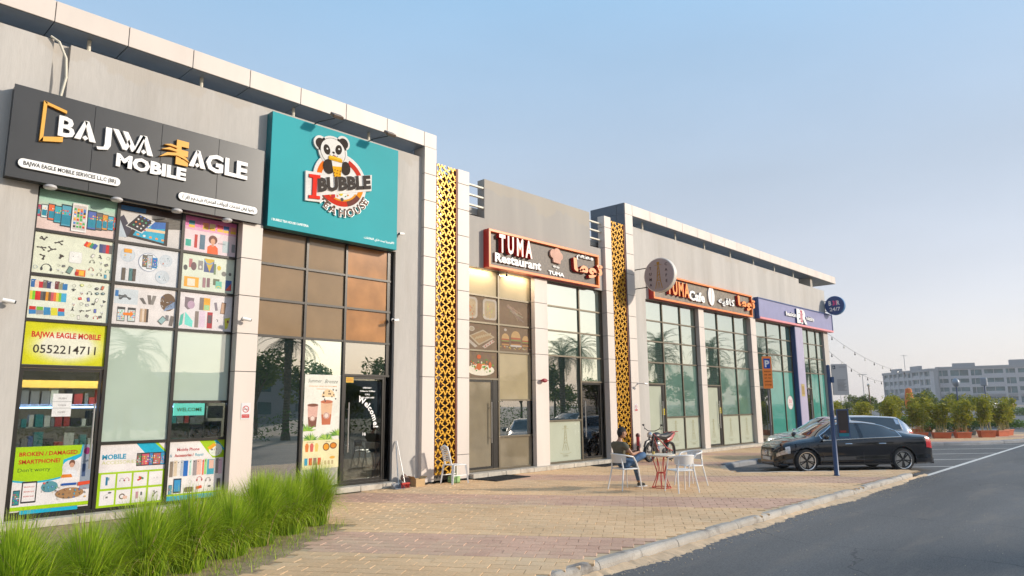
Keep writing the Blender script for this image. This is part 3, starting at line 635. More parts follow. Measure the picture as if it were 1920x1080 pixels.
# kerbs
m_kerb = mat('kerb_concrete', (0.40, 0.355, 0.30), 0.85, var=0.16, scale=2.2, stain=((0.12, 0.10, 0.085), 2.0, 0.9), bump=0.5, bscale=45, var2=0.08, scale2=50)
m_kerb2 = mat('kerb_grey', (0.24, 0.24, 0.245), 0.8, var=0.12, scale=3, bump=0.3, bscale=45)
def kerb_run(name, pts, w, z0, z1, seg=0.915, m=m_kerb, off=0.0):
    """kerb stones along a polyline; w to the left of the walking direction"""
    root = MB(); P0 = [Vector((*p, 0)) for p in pts]
    L = [0]; 
    for a, b in zip(P0, P0[1:]): L.append(L[-1] + (b - a).length)
    def at(s):
        for i in range(len(P0) - 1):
            if s <= L[i + 1] + 1e-6: t = (s - L[i]) / (L[i + 1] - L[i]); return P0[i].lerp(P0[i + 1], t), (P0[i + 1] - P0[i]).normalized()
        return P0[-1], (P0[-1] - P0[-2]).normalized()
    base = MB()
    for a, b in zip(P0, P0[1:]):
        n = Vector((-(b - a).normalized().y, (b - a).normalized().x, 0)); base.add([a + n * 0.02 + Vector((0, 0, z0)), b + n * 0.02 + Vector((0, 0, z0)), b + n * (w - 0.02) + Vector((0, 0, z0)), a + n * (w - 0.02) + Vector((0, 0, z0))], [(0, 1, 2, 3)])
    ro = base.build(name, m_kerb); ro['kind'] = 'structure'
    s = off
    k = random.Random(11)
    while s < L[-1] - 0.05:
        e = min(s + seg, L[-1]); a, d = at(s + 0.005); b, d2 = at(e - 0.005); d = (b - a).normalized(); n = Vector((-d.y, d.x, 0)); mb = MB(); dz = k.uniform(-0.004, 0.006); dn = k.uniform(-0.006, 0.006)
        prof = [(0.0, z0 - 0.05), (0.012, z1 - 0.05), (0.03, z1 - 0.018), (0.06, z1), (w - 0.012, z1), (w, z1 - 0.012), (w, z0 - 0.05)] if z1 - z0 > 0.06 else [(0, z0 - 0.05), (0, z1 - .004), (0.008, z1), (w - .008, z1), (w, z1 - .004), (w, z0 - 0.05)]
        vs = []; m_ = len(prof); nn = 5
        for t in range(nn):
            c = a.lerp(b, t / (nn - 1)); end = 0.008 if t in (0, nn - 1) else 0
            for (o_, z_) in prof: vs.append(c + n * (o_ + dn + (end if o_ < w / 2 else -end)) + Vector((0, 0, z_ + dz - end * (z_ > z0))))
        fs = [tuple(range(m_)), tuple((nn - 1) * m_ + i for i in range(m_))[::-1]]
        for t in range(nn - 1):
            for i in range(m_): j = (i + 1) % m_; fs.append((t * m_ + i, t * m_ + m_ + i, t * m_ + m_ + j, t * m_ + j))
        mb.add(vs, [f[::-1] for f in fs]); mb.build('kerb_stone', m, ro); s = e
    return ro
kerb_run('kerb', [(-6.8, 5.25), (21.35, 5.25), (21.58, 5.33), (21.68, 5.5)], 0.17, -0.13, 0.0, off=0.2)
kerb_run('kerb', [(21.75, 5.72), (18.5, 8.68), (18.42, 9.0), (18.62, 9.35), (19.3, 9.85), (20.0, 10.32)][::-1] if False else [(18.36, 9.0), (21.62, 5.9)], -0.12, -0.13, -0.004, m=mat('edge_stone', (0.50, 0.45, 0.37), 0.8, var=0.1))
kerb_run('kerb', [(20.35, 10.32), (19.3, 9.72), (18.62, 9.28), (18.40, 9.05)], -0.1, -0.13, -0.004, m=MATS['edge_stone'], seg=0.5)
kerb_run('kerb', [(20.55, 10.30), (36.0, 10.30)], 0.22, -0.13, 0.02, m=m_kerb2)
kerb_run('kerb', [(36.0, 10.2), (36.05, 8.55), (38.1, 6.95), (41.6, 5.45), (50, 5.45), (54.2, 9)], 0.22, -0.13, 0.02, m=m_kerb2)
# drifted sand in the gutter
rr = random.Random(5); mb = MB(); n = 340
for i in range(n + 1):
    x = 0.0 + i * 22 / n; wd = 0.15 + 0.10 * math.sin(x * 1.3) * math.sin(x * 0.47 + 1) + rr.uniform(-0.05, 0.05); wd = max(0.07, wd) * (1 if x < 20 else 0.8)
    hh = 0.035 + rr.uniform(-.006, .01)
    mb.v += [(x, 5.255, -0.13 + hh), (x, 5.255 - wd * 0.45, -0.13 + hh * 0.55 + rr.uniform(-.003, .003)), (x, 5.255 - wd * 0.8, -0.126 + rr.uniform(0, .003)), (x, 5.255 - wd, -0.1305)]
for i in range(n):
    for k in range(3): mb.f.append((4 * i + k, 4 * i + k + 1, 4 * i + 5 + k, 4 * i + 4 + k)); mb.mi.append(0)
o = mb.build('sand_drift', mat('drift_sand', (0.56, 0.40, 0.25), 0.95, var=0.15, scale=6, bump=0.5, bscale=60)); o['kind'] = 'stuff'
mb = MB()
for i in range(900):
    x = rr.uniform(3, 22); y = 5.22 - abs(rr.gauss(0, 0.22)); r = rr.uniform(0.004, 0.013); mb.ball((x, y, -0.128 + r * 0.4), r, 5, 3, (1, rr.uniform(.6, 1), 0.6))
for i in range(500):
    x = rr.uniform(2, 34); y = rr.uniform(-3, 5); r = rr.uniform(0.003, 0.010); mb.ball((x, y, -0.128 + r * 0.4), r, 5, 3, (1, rr.uniform(.5, 1), 0.5))
o = mb.build('gravel', mat('grit', (0.42, 0.35, 0.27), 0.9)); o['kind'] = 'stuff'
# painted lines
m_line = mat('road_paint', (0.70, 0.66, 0.60), 0.7, var=0.12, scale=5, stain=((0.25, 0.23, 0.2), 5, 0.6))
def strip(a, b, w, z=-0.126, nm='road_marking'):
    a, b = Vector((*a, z)), Vector((*b, z)); d = (b - a).normalized(); n = Vector((-d.y, d.x, 0)) * w / 2
    q = MB(); q.add([a - n, b - n, b + n, a + n], [(0, 1, 2, 3)]); o = q.build(nm, m_line); o['kind'] = 'structure'; return o
strip((21.7, 5.16), (41.0, 5.24), 0.13); strip((54, 5.3), (140, 6), 0.13)
for k in range(5):
    x = 25.45 + 3.65 * k - 0.12; strip((x, 5.24), (x - 0.743 * 6.3, 5.24 + 0.669 * 6.3), 0.10)
strip((44, -7.2), (150, -7.2), 0.15)
for k in range(12): strip((46 + 9 * k, -1.2), (49 + 9 * k, -1.2), 0.12)
# ================================================================ signs on the facade
attr_mat('print_film', 0.35, spec=.25); attr_mat('print_matt', 0.6, spec=0.15); attr_mat('relief', 0.8, spec=.06)
class Relief(Art):
    def __init__(s, fr, th=0.0, step=0.0006):
        s.fr = fr; s.w = 1e9; s.h = 1e9; s.mb = MB(); s.mb.c = []; s.k = 0; s.th = th; s.st = step
    def _t(s): s.k += 1; return s.th + s.k * s.st
    def poly(s, pts, c):
        t = s._t(); s.mb.add([s.fr(x, y, t) for x, y in pts], [tuple(range(len(pts)))]); s._c(c, len(pts)); return s
    def slab(s, pts, c, t0, t1):
        s.mb.prism(pts, s.fr, t0, t1); s._c(c, 2 * len(pts)); return s
def scaled(Ym, Yt):
    k = Yt / Ym; return frame((0, Yt, 1.85 - 1.85 * k), (k, 0, 0), (0, 0, k), (0, -1, 0))
def circle(x, y, rx, ry=None, n=28, a0=0, a1=2 * math.pi): 
    ry = ry or rx; return [(x + rx * math.cos(a0 + (a1 - a0) * i / n), y + ry * math.sin(a0 + (a1 - a0) * i / n)) for i in range(n)]
def rrect(x, y, w, h, r, n=6):
    o = []
    for cx, cy, a in ((x + w - r, y + h - r, 0), (x + r, y + h - r, 90), (x + r, y + r, 180), (x + w - r, y + r, 270)):
        for i in range(n + 1): o.append((cx + r * math.cos(R(a + 90 * i / n)), cy + r * math.sin(R(a + 90 * i / n))))
    return o
m_blk = mat('black_sign_sheet', (0.030, 0.030, 0.031), 0.32, var=0.15, scale=1.5)
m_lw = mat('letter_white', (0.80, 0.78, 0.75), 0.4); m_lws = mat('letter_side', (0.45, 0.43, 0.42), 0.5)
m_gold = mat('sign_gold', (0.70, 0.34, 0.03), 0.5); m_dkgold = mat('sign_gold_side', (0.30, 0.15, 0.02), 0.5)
m_ink = mat('ink_black', (0.02, 0.02, 0.02), 0.6)
# --- 1: black phone shop sign
S = thing('shop_sign', 'wide black shop sign with white raised letters and a gold phone outline', 'sign', (4.5, YW, 5.6))
f = MB(); f.box(2.33, 6.70, YS + 0.012, YW - 0.002, 5.62, 7.18); f.build('sign_box', m_blk, S)
xs = [2.31, 3.52, 4.66, 5.75, 6.72]
for a, b in zip(xs, xs[1:]): q = MB(); q.cbox(a + 0.002, b - 0.002, YS, YS + 0.012, 5.605, 7.195, 0.003); q.build('sign_panel', m_blk, S)
fr = scaled(13.15, YS - 0.004); fr0 = fr
def relief_part(name, polys, m, t1, parent, t0=0.0, side=None, fr_=None):
    mb = MB()
    for p in polys: mb.prism(p, fr_ or fr, t0, t1)
    return mb.build(name, m, parent)
def bar2(a, b, w):
    L = math.hypot(b[0] - a[0], b[1] - a[1]); nx, ny = -(b[1] - a[1]) / L * w / 2, (b[0] - a[0]) / L * w / 2
    return [(a[0] + nx, a[1] + ny), (a[0] - nx, a[1] - ny), (b[0] - nx, b[1] - ny), (b[0] + nx, b[1] + ny)]
relief_part('phone_outline', [[(2.67, 6.21), (2.72, 6.22), (2.73, 6.90), (2.68, 6.92)], [(2.68, 6.92), (2.73, 6.86), (3.02, 6.79), (3.02, 6.84)], [(2.67, 6.21), (3.0, 6.28), (3.0, 6.37), (2.72, 6.30)]], m_gold, 0.05, S)
def delta(x0, x1, z0, z1, m=m_lw):
    xm = (x0 + x1) / 2 - 0.03; w_ = 0.075
    return [[(x0, z0), (x0 + w_ * 1.25, z0), (xm + w_ * 0.62, z1 - 0.02), (xm, z1)], [(xm, z1), (xm + w_ * 0.6, z1 - 0.1), (x1 - w_ * 1.3, z0), (x1, z0), (xm + w_ * 0.75, z1)][:5] if False else [(xm, z1), (x1 - w_ * 1.3, z0), (x1, z0), (xm + w_ * 0.9, z1)], [(xm + 0.03, z0), (xm + 0.075, z0 + 0.045), (xm + 0.03, z0 + 0.09), (xm - 0.015, z0 + 0.045)]]
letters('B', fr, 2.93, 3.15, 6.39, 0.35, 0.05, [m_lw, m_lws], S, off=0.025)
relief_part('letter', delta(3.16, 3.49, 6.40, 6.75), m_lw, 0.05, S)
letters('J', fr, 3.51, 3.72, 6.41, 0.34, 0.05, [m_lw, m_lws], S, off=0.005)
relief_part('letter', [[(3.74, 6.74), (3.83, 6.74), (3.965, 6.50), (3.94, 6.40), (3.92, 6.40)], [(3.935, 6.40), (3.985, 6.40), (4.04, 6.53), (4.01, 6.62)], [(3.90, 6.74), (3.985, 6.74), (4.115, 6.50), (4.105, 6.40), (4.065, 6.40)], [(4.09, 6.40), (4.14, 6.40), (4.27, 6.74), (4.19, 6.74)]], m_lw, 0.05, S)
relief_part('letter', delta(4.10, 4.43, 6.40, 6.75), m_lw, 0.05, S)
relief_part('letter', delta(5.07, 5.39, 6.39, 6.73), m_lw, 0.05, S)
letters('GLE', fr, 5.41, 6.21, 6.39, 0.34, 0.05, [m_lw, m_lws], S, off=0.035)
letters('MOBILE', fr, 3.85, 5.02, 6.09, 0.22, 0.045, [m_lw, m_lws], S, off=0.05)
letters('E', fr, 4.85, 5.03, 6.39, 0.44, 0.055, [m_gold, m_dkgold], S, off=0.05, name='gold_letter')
relief_part('feather', [[(4.56, 6.58), (4.70, 6.65), (4.84, 6.63), (4.84, 6.59), (4.70, 6.60)]], m_gold, 0.075, S)
relief_part('feather', [[(4.53, 6.43), (4.66, 6.54), (4.84, 6.575), (5.0, 6.52), (5.07, 6.44), (4.96, 6.49), (4.84, 6.52), (4.68, 6.49)]], m_gold, 0.078, S)
relief_part('feather', [[(4.60, 6.68), (4.72, 6.72), (4.84, 6.70), (4.84, 6.665), (4.72, 6.68)]], m_gold, 0.074, S)
for (x0, x1, z, tx, al) in ((2.42, 3.93, 5.715, 'BAJWA EAGLE MOBILE SERVICES L.L.C (BR)', 0), (4.93, 6.48, 5.70, arabic('باجوا ايغل لخدمات الهواتف المتحركة ش.ذ.م.م (فرع)'), 1)):
    q = MB(); q.prism(rrect(x0 - 0.012, z - 0.012, x1 - x0 + 0.024, 0.15 + 0.024, 0.08), fr, 0, 0.02); q.build('name_plate_rim', m_ink, S)
    q = MB(); q.prism(rrect(x0, z, x1 - x0, 0.15, 0.072), fr, 0.02, 0.04); pl = q.build('name_plate', m_lw, S)
    q = MB(); text_mesh(q, tx, fr, x0 + 0.07, z + 0.047, 0.066, 0.042, off=0.03, x1=x1 - 0.07); q.build('lettering', m_ink, pl)
for i, x in enumerate((2.97, 4.0, 5.05, 6.03)):
    pos = ('under the left end of', 'under the left middle of', 'under the right middle of', 'under the right end of')[i]
    q = thing('downlight', f'round pale downlight {pos} the black phone shop sign', 'light', (x, 13.5, 5.6), 'round downlights under the black sign')
    g = MB(); g.lathe([(0.0, 5.545), (0.085, 5.545), (0.10, 5.56), (0.10, 5.585), (0.088, 5.60)], (x, 13.47, 0), 24); g.build('rim', m_lws, q, smooth=True)
    g = MB(); g.lathe([(0.0, 5.540), (0.078, 5.541), (0.078, 5.5448)], (x, 13.47, 0), 24); g.build('lens', MATS['white_paint'], q)
# --- 2: teal board with round emblem
m_teal = mat('teal_board', (0.018, 0.30, 0.33), 0.6, var=0.05, scale=0.7, spec=0.2); m_tealside = mat('teal_board_side', (0.01, 0.14, 0.16), 0.5)
S = thing('shop_sign', 'large square turquoise sign with a round bubble tea emblem and grey lettering', 'sign', (8.5, YW, 5.6))
q = MB(); q.box(6.85, 10.21, YS + 0.006, YW - 0.002, 5.60, 8.13); q.build('sign_box', m_tealside, S)
q = MB(); q.cbox(6.85, 10.21, YS - 0.012, YS + 0.005, 5.60, 8.13, 0.004); q.build('sign_face', m_teal, S)
fr = scaled(13.12, YS - 0.014); W_ = (238, 234, 228); GR = (66, 58, 52)
e = Relief(fr, 0.045)
e.slab(circle(8.38, 6.84, 0.69, 0.66, 40), W_, 0, 0.04); e.slab(circle(8.16, 7.48, 0.37, 0.36, 32), W_, 0, 0.045)
for (x, z) in ((7.84, 7.60), (8.42, 7.75)): e.slab(circle(x, z, 0.17, 0.17, 20), W_, 0, 0.045)
e.slab([(7.52, 6.22), (7.92, 6.26), (7.92, 6.42), (9.21, 6.80), (9.21, 7.19), (7.92, 6.82), (7.90, 6.92), (7.50, 6.88)], W_, 0, 0.05)
e.mb.build('emblem_board', MATS['relief'], S)
e = Relief(fr, 0.041)
for i, (a0, a1, c) in enumerate(((95, 185, (236, 120, 30)), (185, 205, (236, 150, 30)), (205, 290, (214, 62, 42)), (290, 330, (122, 74, 66)), (330, 372, (236, 150, 40)), (12, 70, (206, 66, 48)))):
    e.ring(8.38, 6.84, 0.61, 0.12, c, 16, R(a0), R(a1), ry=0.575)
e.ring(8.38, 6.84, 0.49, 0.04, (236, 160, 50), 24, R(200), R(330), ry=0.455)
rr = random.Random(4)
for (x, z, r_, c) in ((8.20, 6.47, .055, (200, 60, 60)), (8.40, 6.56, .05, (225, 205, 60)), (8.52, 6.64, .04, (130, 70, 70)), (8.43, 6.43, .04, (90, 90, 90)), (8.60, 6.66, .02, (60, 80, 110)), (8.31, 6.49, .02, (230, 120, 60)), (8.58, 6.56, .02, (230, 160, 60)), (8.52, 6.52, .015, (90, 160, 90))): e.ell(x, z, r_, r_, c)
e.th = 0.046; e.k = 0
for (x, z) in ((7.84, 7.59), (8.42, 7.74)): e.ell(x, z, 0.125, 0.125, GR, 20)
e.ell(8.16, 7.48, 0.325, 0.315, (60, 55, 50), 30); e.ell(8.16, 7.48, 0.315, 0.305, W_, 30)
for (x, z, rt) in ((8.0, 7.49, 0.25), (8.30, 7.56, -0.25)):
    e.poly([(x + 0.085 * math.cos(t) * math.cos(rt) - 0.12 * math.sin(t) * math.sin(rt), z + 0.085 * math.cos(t) * math.sin(rt) + 0.12 * math.sin(t) * math.cos(rt)) for t in [i * math.pi / 8 for i in range(16)]], GR)
    e.ell(x + 0.01, z + 0.02, 0.022, 0.022, W_, 10)
e.ell(8.17, 7.46, 0.035, 0.025, (50, 45, 45), 10); e.ring(8.12, 7.42, 0.06, 0.012, (50, 45, 45), 10, R(200), R(350)); e.ring(8.23, 7.43, 0.06, 0.012, (50, 45, 45), 10, R(190), R(340))
e.rect(8.19, 7.28, 0.035, 0.12, (200, 50, 45)); 
e.ell(8.06, 7.11, 0.14, 0.17, GR, 18); e.ell(8.50, 7.17, 0.12, 0.16, GR, 18)
e.poly([(8.12, 7.28), (8.40, 7.33), (8.37, 6.90), (8.22, 6.86)], (236, 232, 226)); e.poly([(8.15, 7.14), (8.39, 7.18), (8.37, 6.90), (8.22, 6.86)], (240, 180, 40))
for i in range(9): e.ell(8.21 + 0.07 * (i % 3) + rr.uniform(-.01, .01), 6.93 + 0.07 * (i // 3), 0.014, 0.014, (150, 70, 30), 8)
e.poly(rrect(8.04, 7.27, 0.36, 0.085, 0.03), (225, 170, 35)); e.poly(rrect(8.06, 7.32, 0.32, 0.05, 0.02), (245, 200, 60))
e.mb.build('emblem', MATS['relief'], S)
frt = lambda x, y, t=0: fr(7.83 + (x) * math.cos(0.27) - y * math.sin(0.10), 6.47 + x * math.sin(0.27) + y, t)
m_red = mat('sign_red', (0.62, 0.035, 0.02), 0.8, spec=.08); m_grey = mat('letter_grey', (0.055, 0.046, 0.04), 0.8, spec=.08); m_brn = mat('letter_brown', (0.16, 0.085, 0.06), 0.8, spec=.08)
letters('BUBBLE', frt, 0.0, 1.38, 0.02, 0.29, 0.02, [m_grey, m_lw], S, off=0.06, t=0.051)
q = MB()
for p in ([(7.59, 6.28), (7.86, 6.31), (7.86, 6.38), (7.77, 6.37), (7.77, 6.76), (7.85, 6.78), (7.85, 6.85), (7.58, 6.82), (7.58, 6.75), (7.67, 6.75), (7.67, 6.36), (7.59, 6.35)],): q.prism(p, fr, 0.051, 0.075)
q.build('letter', m_red, S)
s_ = 'TEA HOUSE'; a = R(222); 
for ch in s_:
    wd = adv(ch) * 0.22 / 0.72
    if ch != ' ':
        am = a + wd / 2 / 0.80; cx, cz = 8.42 + 0.80 * math.cos(am), 6.90 + 0.86 * math.sin(am); rt = am + math.pi / 2; q = MB()
        text_mesh(q, ch, fr, cx - wd / 2 * math.cos(rt), cz - wd / 2 * math.sin(rt), 0.18, 0.0, ext=0.02, off=0.055, rot=rt); q.build('small_letter', m_lw, S); q = MB()
        text_mesh(q, ch, fr, cx - wd / 2 * math.cos(rt), cz - wd / 2 * math.sin(rt), 0.18, 0.042, off=0.02, rot=rt); q.build('small_letter', m_brn, S)
    a += wd / 0.80
q = MB(); text_mesh(q, 'I BUBBLE TEA HOUSE CAFETERIA', scaled(13.19, YS - 0.0125), 6.84, 5.68, 0.05, 0.001, x1=7.69, off=0.01); text_mesh(q, arabic('كافيتيريا بيت شاي الفقاعات'), scaled(13.19, YS - 0.0125), 9.12, 5.68, 0.05, 0.001, x1=9.98, off=0.01); q.build('lettering', m_lw, S)
# floodlights over the turquoise sign
for i, x in enumerate((8.10, 9.56)):
    F = thing('floodlight', ('left' if i == 0 else 'right') + ' of the two bronze floodlights reaching over the turquoise sign', 'floodlight', (x, YS, 8.13), 'floodlights above the turquoise sign')
    q = MB(); q.tube([(x - 0.28, YS + 0.1, 8.10), (x - 0.2, YS - 0.12, 8.17), (x - 0.02, YS - 0.48, 8.20)], 0.012, 6); q.build('arm', M['frame'], F, smooth=True)
    q = MB(); Rm = Matrix.Rotation(R(35), 4, 'X'); c = Vector((x, YS - 0.52, 8.24)); m2 = MB(); m2.cbox(-0.13, 0.13, -0.09, 0.09, -0.03, 0.045, 0.012); q.add([Rm @ Vector(v) + c for v in m2.v], m2.f); q.build('housing', mat('flood_bronze', (0.16, 0.12, 0.09), 0.4, metal=0.5), F)
    q = MB(); m2 = MB(); m2.box(-0.11, 0.11, -0.07, 0.07, -0.036, -0.031); q.add([Rm @ Vector(v) + c for v in m2.v], m2.f); q.build('lens', mat('lamp_lens', (0.5, 0.48, 0.42), 0.15), F)
# --- framed light-box signs
m_or = mat('sign_orange', (0.82, 0.20, 0.02), 0.4); m_ors = mat('sign_red_side', (0.42, 0.02, 0.01), 0.4)
m_pat = mat('sign_back', (0.085, 0.06, 0.042), 0.5, var=0.5, scale=14, var2=0.3, scale2=50)
def framed(label, x0, x1, z0, z1, back, rim, side, bw=0.07, deep=0.10):
    S = thing('shop_sign', label, 'sign', ((x0 + x1) / 2, YW, z0))
    q = MB(); q.box(x0 + 0.01, x1 - 0.01, YS + deep, YW - 0.002, z0 + 0.01, z1 - 0.01); q.build('sign_back', back, S)
    q = MB(); q.cbox(x0, x1, YS, YS + deep + 0.05, z1 - bw, z1, 0.004); q.cbox(x0, x1, YS, YS + deep + 0.05, z0, z0 + bw, 0.004); q.cbox(x1 - bw, x1, YS + 0.002, YS + deep + 0.048, z0 + bw, z1 - bw, 0.004); q.cbox(x0, x0 + bw, YS + 0.002, YS + deep + 0.048, z0 + bw, z1 - bw, 0.004); q.build('rim', rim, S)
    q = MB(); q.box(x0 - 0.006, x0 - 0.0005, YS + 0.004, YW, z0, z1); q.box(x0, x1, YS + 0.012, YW, z0 - 0.006, z0 - 0.0005); q.build('side_panel', side, S)
    return S
S = framed('restaurant sign in an orange frame with red and white letters and a chef hat', 13.40, 18.55, 5.64, 6.73, m_pat, m_or, m_ors)
fr = scaled(13.25, YS + 0.095); m_pk = mat('letter_pinkwhite', (0.85, 0.60, 0.52), 0.4, emit=((1, 0.55, 0.42), 0.12)); m_rd = mat('letter_red_side', (0.45, 0.015, 0.01), 0.45)
letters('TUMA', fr, 13.50, 14.92, 6.05, 0.50, 0.13, [m_pk, m_rd], S, off=0.03, nar=.74)
letters('Restaurant', fr, 13.44, 15.34, 5.77, 0.245, 0.06, [m_lw, m_lws], S, off=0.035)
q = Relief(fr, 0.05); pk = (235, 190, 170)
q.slab(circle(15.94, 6.36, .15, .14) , pk, 0.0, 0.06); q.slab(circle(16.12, 6.42, .16, .13), pk, 0.0, 0.062); q.slab(circle(16.27, 6.32, .12, .12), pk, 0.0, 0.058); q.slab([(15.90, 6.36), (15.93, 6.10), (16.26, 6.08), (16.30, 6.34)], pk, 0, 0.064); q.mb.build('chef_hat', MATS['relief'], S)
q = Relief(fr, 0.02); q.ell(16.02, 5.98, .08, .035, W_); q.ell(16.18, 5.97, .08, .035, W_); q.ell(16.10, 5.90, .03, .02, W_); q.mb.build('moustache', MATS['relief'], S)
letters('TUMA', fr, 15.74, 16.45, 5.715, 0.11, 0.03, [m_lw, m_lws], S, off=0.05, name='small_letter')
word(arabic('مطعم'), fr, 17.09, 17.95, 6.44, 0.15, 0.05, [m_lw, m_lws], S, .03)
word(arabic('توما'), fr, 16.84, 18.36, 5.97, 0.38, 0.12, [mat('letter_orange_white', (0.88, 0.30, 0.10), 0.4), m_rd], S)
S = framed('cafe sign in an orange frame with orange and white letters beside the round sign', 21.86, 30.12, 5.64, 6.62, mat('sign_back_brown', (0.15, 0.115, 0.08), 0.5, var=0.4, scale=9), m_or, m_ors)
fr = scaled(13.25, YS + 0.095); m_or2 = mat('letter_orange', (0.90, 0.25, 0.02), 0.4)
letters('TUMA', fr, 22.36, 24.0, 5.86, 0.52, 0.12, [m_or2, m_rd], S, off=0.035, nar=.85)
letters('Cafe', fr, 24.06, 25.24, 5.80, 0.36, 0.08, [m_lw, m_lws], S, off=0.04)
q = MB(); q.prism(circle(25.89, 6.13, 0.26, 0.39), fr, 0, 0.05); o = q.build('oval_badge', m_lw, S); q = Relief(fr, 0.051); q.line([(25.89, 5.82), (25.87, 6.05), (25.90, 6.25), (25.89, 6.44)], 0.03, (190, 150, 140)); q.mb.build('badge_line', MATS['relief'], o)
word(arabic('كافيه'), fr, 26.46, 27.93, 5.90, 0.27, 0.06, [m_lw, m_lws], S, .03)
word(arabic('توما'), fr, 28.12, 29.80, 5.97, 0.40, 0.12, [m_or2, m_rd], S)
m_lil = mat('sign_lilac', (0.20, 0.20, 0.36), 0.4, var=0.06); m_nav = mat('sign_navy', (0.012, 0.05, 0.19), 0.35); m_pnk = mat('sign_pink', (0.70, 0.22, 0.24), 0.4)
S = framed('lilac ice cream sign in a navy frame with a pink lower edge', 30.78, 40.33, 5.66, 6.64, m_lil, m_nav, m_nav, 0.05, 0.03)
q = MB(); q.box(30.84, 40.32, YS - 0.012, YS - 0.002, 5.66, 5.74); q.box(30.84, 40.32, YS - 0.012, YW, 5.645, 5.653); q.build('lower_edge', m_pnk, S)
fr = scaled(13.25, YS + 0.026)
letters('baskin', fr, 33.36, 34.60, 6.0, 0.20, 0.06, [m_lw, m_nav], S, off=0.03); letters('robbins', fr, 35.88, 36.94, 5.98, 0.20, 0.06, [m_lw, m_nav], S, off=0.03)
letters('B', fr, 34.70, 35.24, 5.78, 0.64, 0.08, [m_lw, m_nav], S, off=0.06); letters('R', fr, 35.20, 35.80, 5.78, 0.64, 0.08, [m_lw, m_nav], S, off=0.06)
q = Relief(fr, 0.082); q.poly([(35.06, 5.80), (35.34, 5.80), (35.36, 6.40), (35.08, 6.40)], (214, 120, 130)); q.text('31', 35.09, 5.86, 0.46, (235, 200, 205), x1=35.36, off=0.02); q.mb.build('number', MATS['relief'], S)
# --- projecting round signs
m_mauve = mat('sign_mauve', (0.36, 0.29, 0.28), 0.45); m_rim = mat('sign_rim', (0.66, 0.60, 0.52), 0.4)
def disc_sign(label, x, y, z, r, th, face, rim, arms):
    S = thing('projecting_sign', label, 'sign', (x, y, z - r)); Mx = Matrix.Rotation(R(90), 3, 'Y')
    q = MB(); q.lathe([(0, 0), (r - 0.02, 0), (r, 0.015), (r, th - 0.015), (r - 0.02, th), (0, th)], (x, y, z), 48, Mx); q.build('drum', rim, S, smooth=True, ang=30)
    q = MB(); q.lathe([(0, -0.004), (r - 0.03, -0.004), (r - 0.03, 0.0)], (x, y, z), 48, Mx); q.build('sign_face', face, S)
    for dz in arms:
        q = MB(); q.tube([(x + th / 2, y + math.sqrt(max(0, r * r - dz * dz)) - 0.03, z + dz), (x + th / 2, YW, z + dz)], 0.018, 6); q.build('bracket_arm', M['frame'], S, smooth=True)
    return S, frame((x - 0.0045, y, z), (0, -1, 0), (0, 0, 1), (-1, 0, 0))
S, fr = disc_sign('round mauve cafe sign with a gold tower, sticking out from the wall', 20.93, 12.60, 6.27, 0.605, 0.20, m_mauve, m_rim, (0.33, -0.36))
for tx, x, n in (('TUMA', -0.33, 0), ('CAFE', 0.30, 1)):
    for i, ch in enumerate(tx):
        q = MB(); text_mesh(q, ch, fr, x, (0.22 if n == 0 else 0.30) - i * 0.195, 0.10, 0.001, ext=0.004, off=0.01, align='c'); q.build('letter', mat('letter_plum', (0.05, 0.02, 0.03), 0.5), S)
def tower(q, fr, x, z, h, w, c, t=None):
    q.line([(x - w * .5, z), (x - w * .24, z + h * .3), (x - w * .08, z + h * .85)], w * .1, c); q.line([(x + w * .5, z), (x + w * .24, z + h * .3), (x + w * .08, z + h * .85)], w * .1, c)
    q.line([(x - w * .16, z), (x - w * .05, z + h * .22), (x + w * .05, z + h * .22), (x + w * .16, z)], w * .07, c)
    for k in (.3, .5): q.line([(x - w * .26 * (1 - k * .5), z + h * k), (x + w * .26 * (1 - k * .5), z + h * k)], w * .08, c)
    for k in range(4): q.line([(x - w * .2 + w * .03 * k, z + h * (.3 + .12 * k)), (x + w * .17 - w * .03 * k, z + h * (.42 + .12 * k))], w * .05, c)
    q.line([(x - w * .5, z + h * .87), (x + w * .5, z + h * .87)], w * .05, c)
    q.ell(x - w * .08, z + h * .95, w * .13, w * .13, c, 10); q.ell(x + w * .08, z + h * .95, w * .13, w * .13, c, 10); q.poly([(x - w * .2, z + h * .93), (x, z + h * .84), (x + w * .2, z + h * .93)], c)
q = Relief(fr, 0.001); tower(q, fr, -0.01, -0.47, 0.95, 0.27, (190, 140, 50)); q.mb.build('tower_emblem', MATS['relief'], S)
S, fr = disc_sign('small round navy sign reading 24/7 at the far corner of the building', 39.80, 13.06, 7.08, 0.52, 0.22, m_nav, mat('sign_blue_rim', (0.05, 0.17, 0.36), 0.4), (0.28, -0.28))
q = MB(); text_mesh(q, 'B', fr, -0.30, 0.02, 0.24, 0.001, off=0.03, sx=0.8); text_mesh(q, 'R', fr, 0.12, 0.02, 0.24, 0.001, off=0.03, sx=0.8); text_mesh(q, '24/7', fr, -0.27, -0.30, 0.20, 0.001, off=0.02, x1=0.29); q.build('lettering', m_lw, S)
q = MB(); text_mesh(q, '31', fr, -0.09, 0.02, 0.24, 0.002, off=0.05, x1=0.13); q.build('number', mat('letter_pink', (0.75, 0.05, 0.22), 0.4), S)

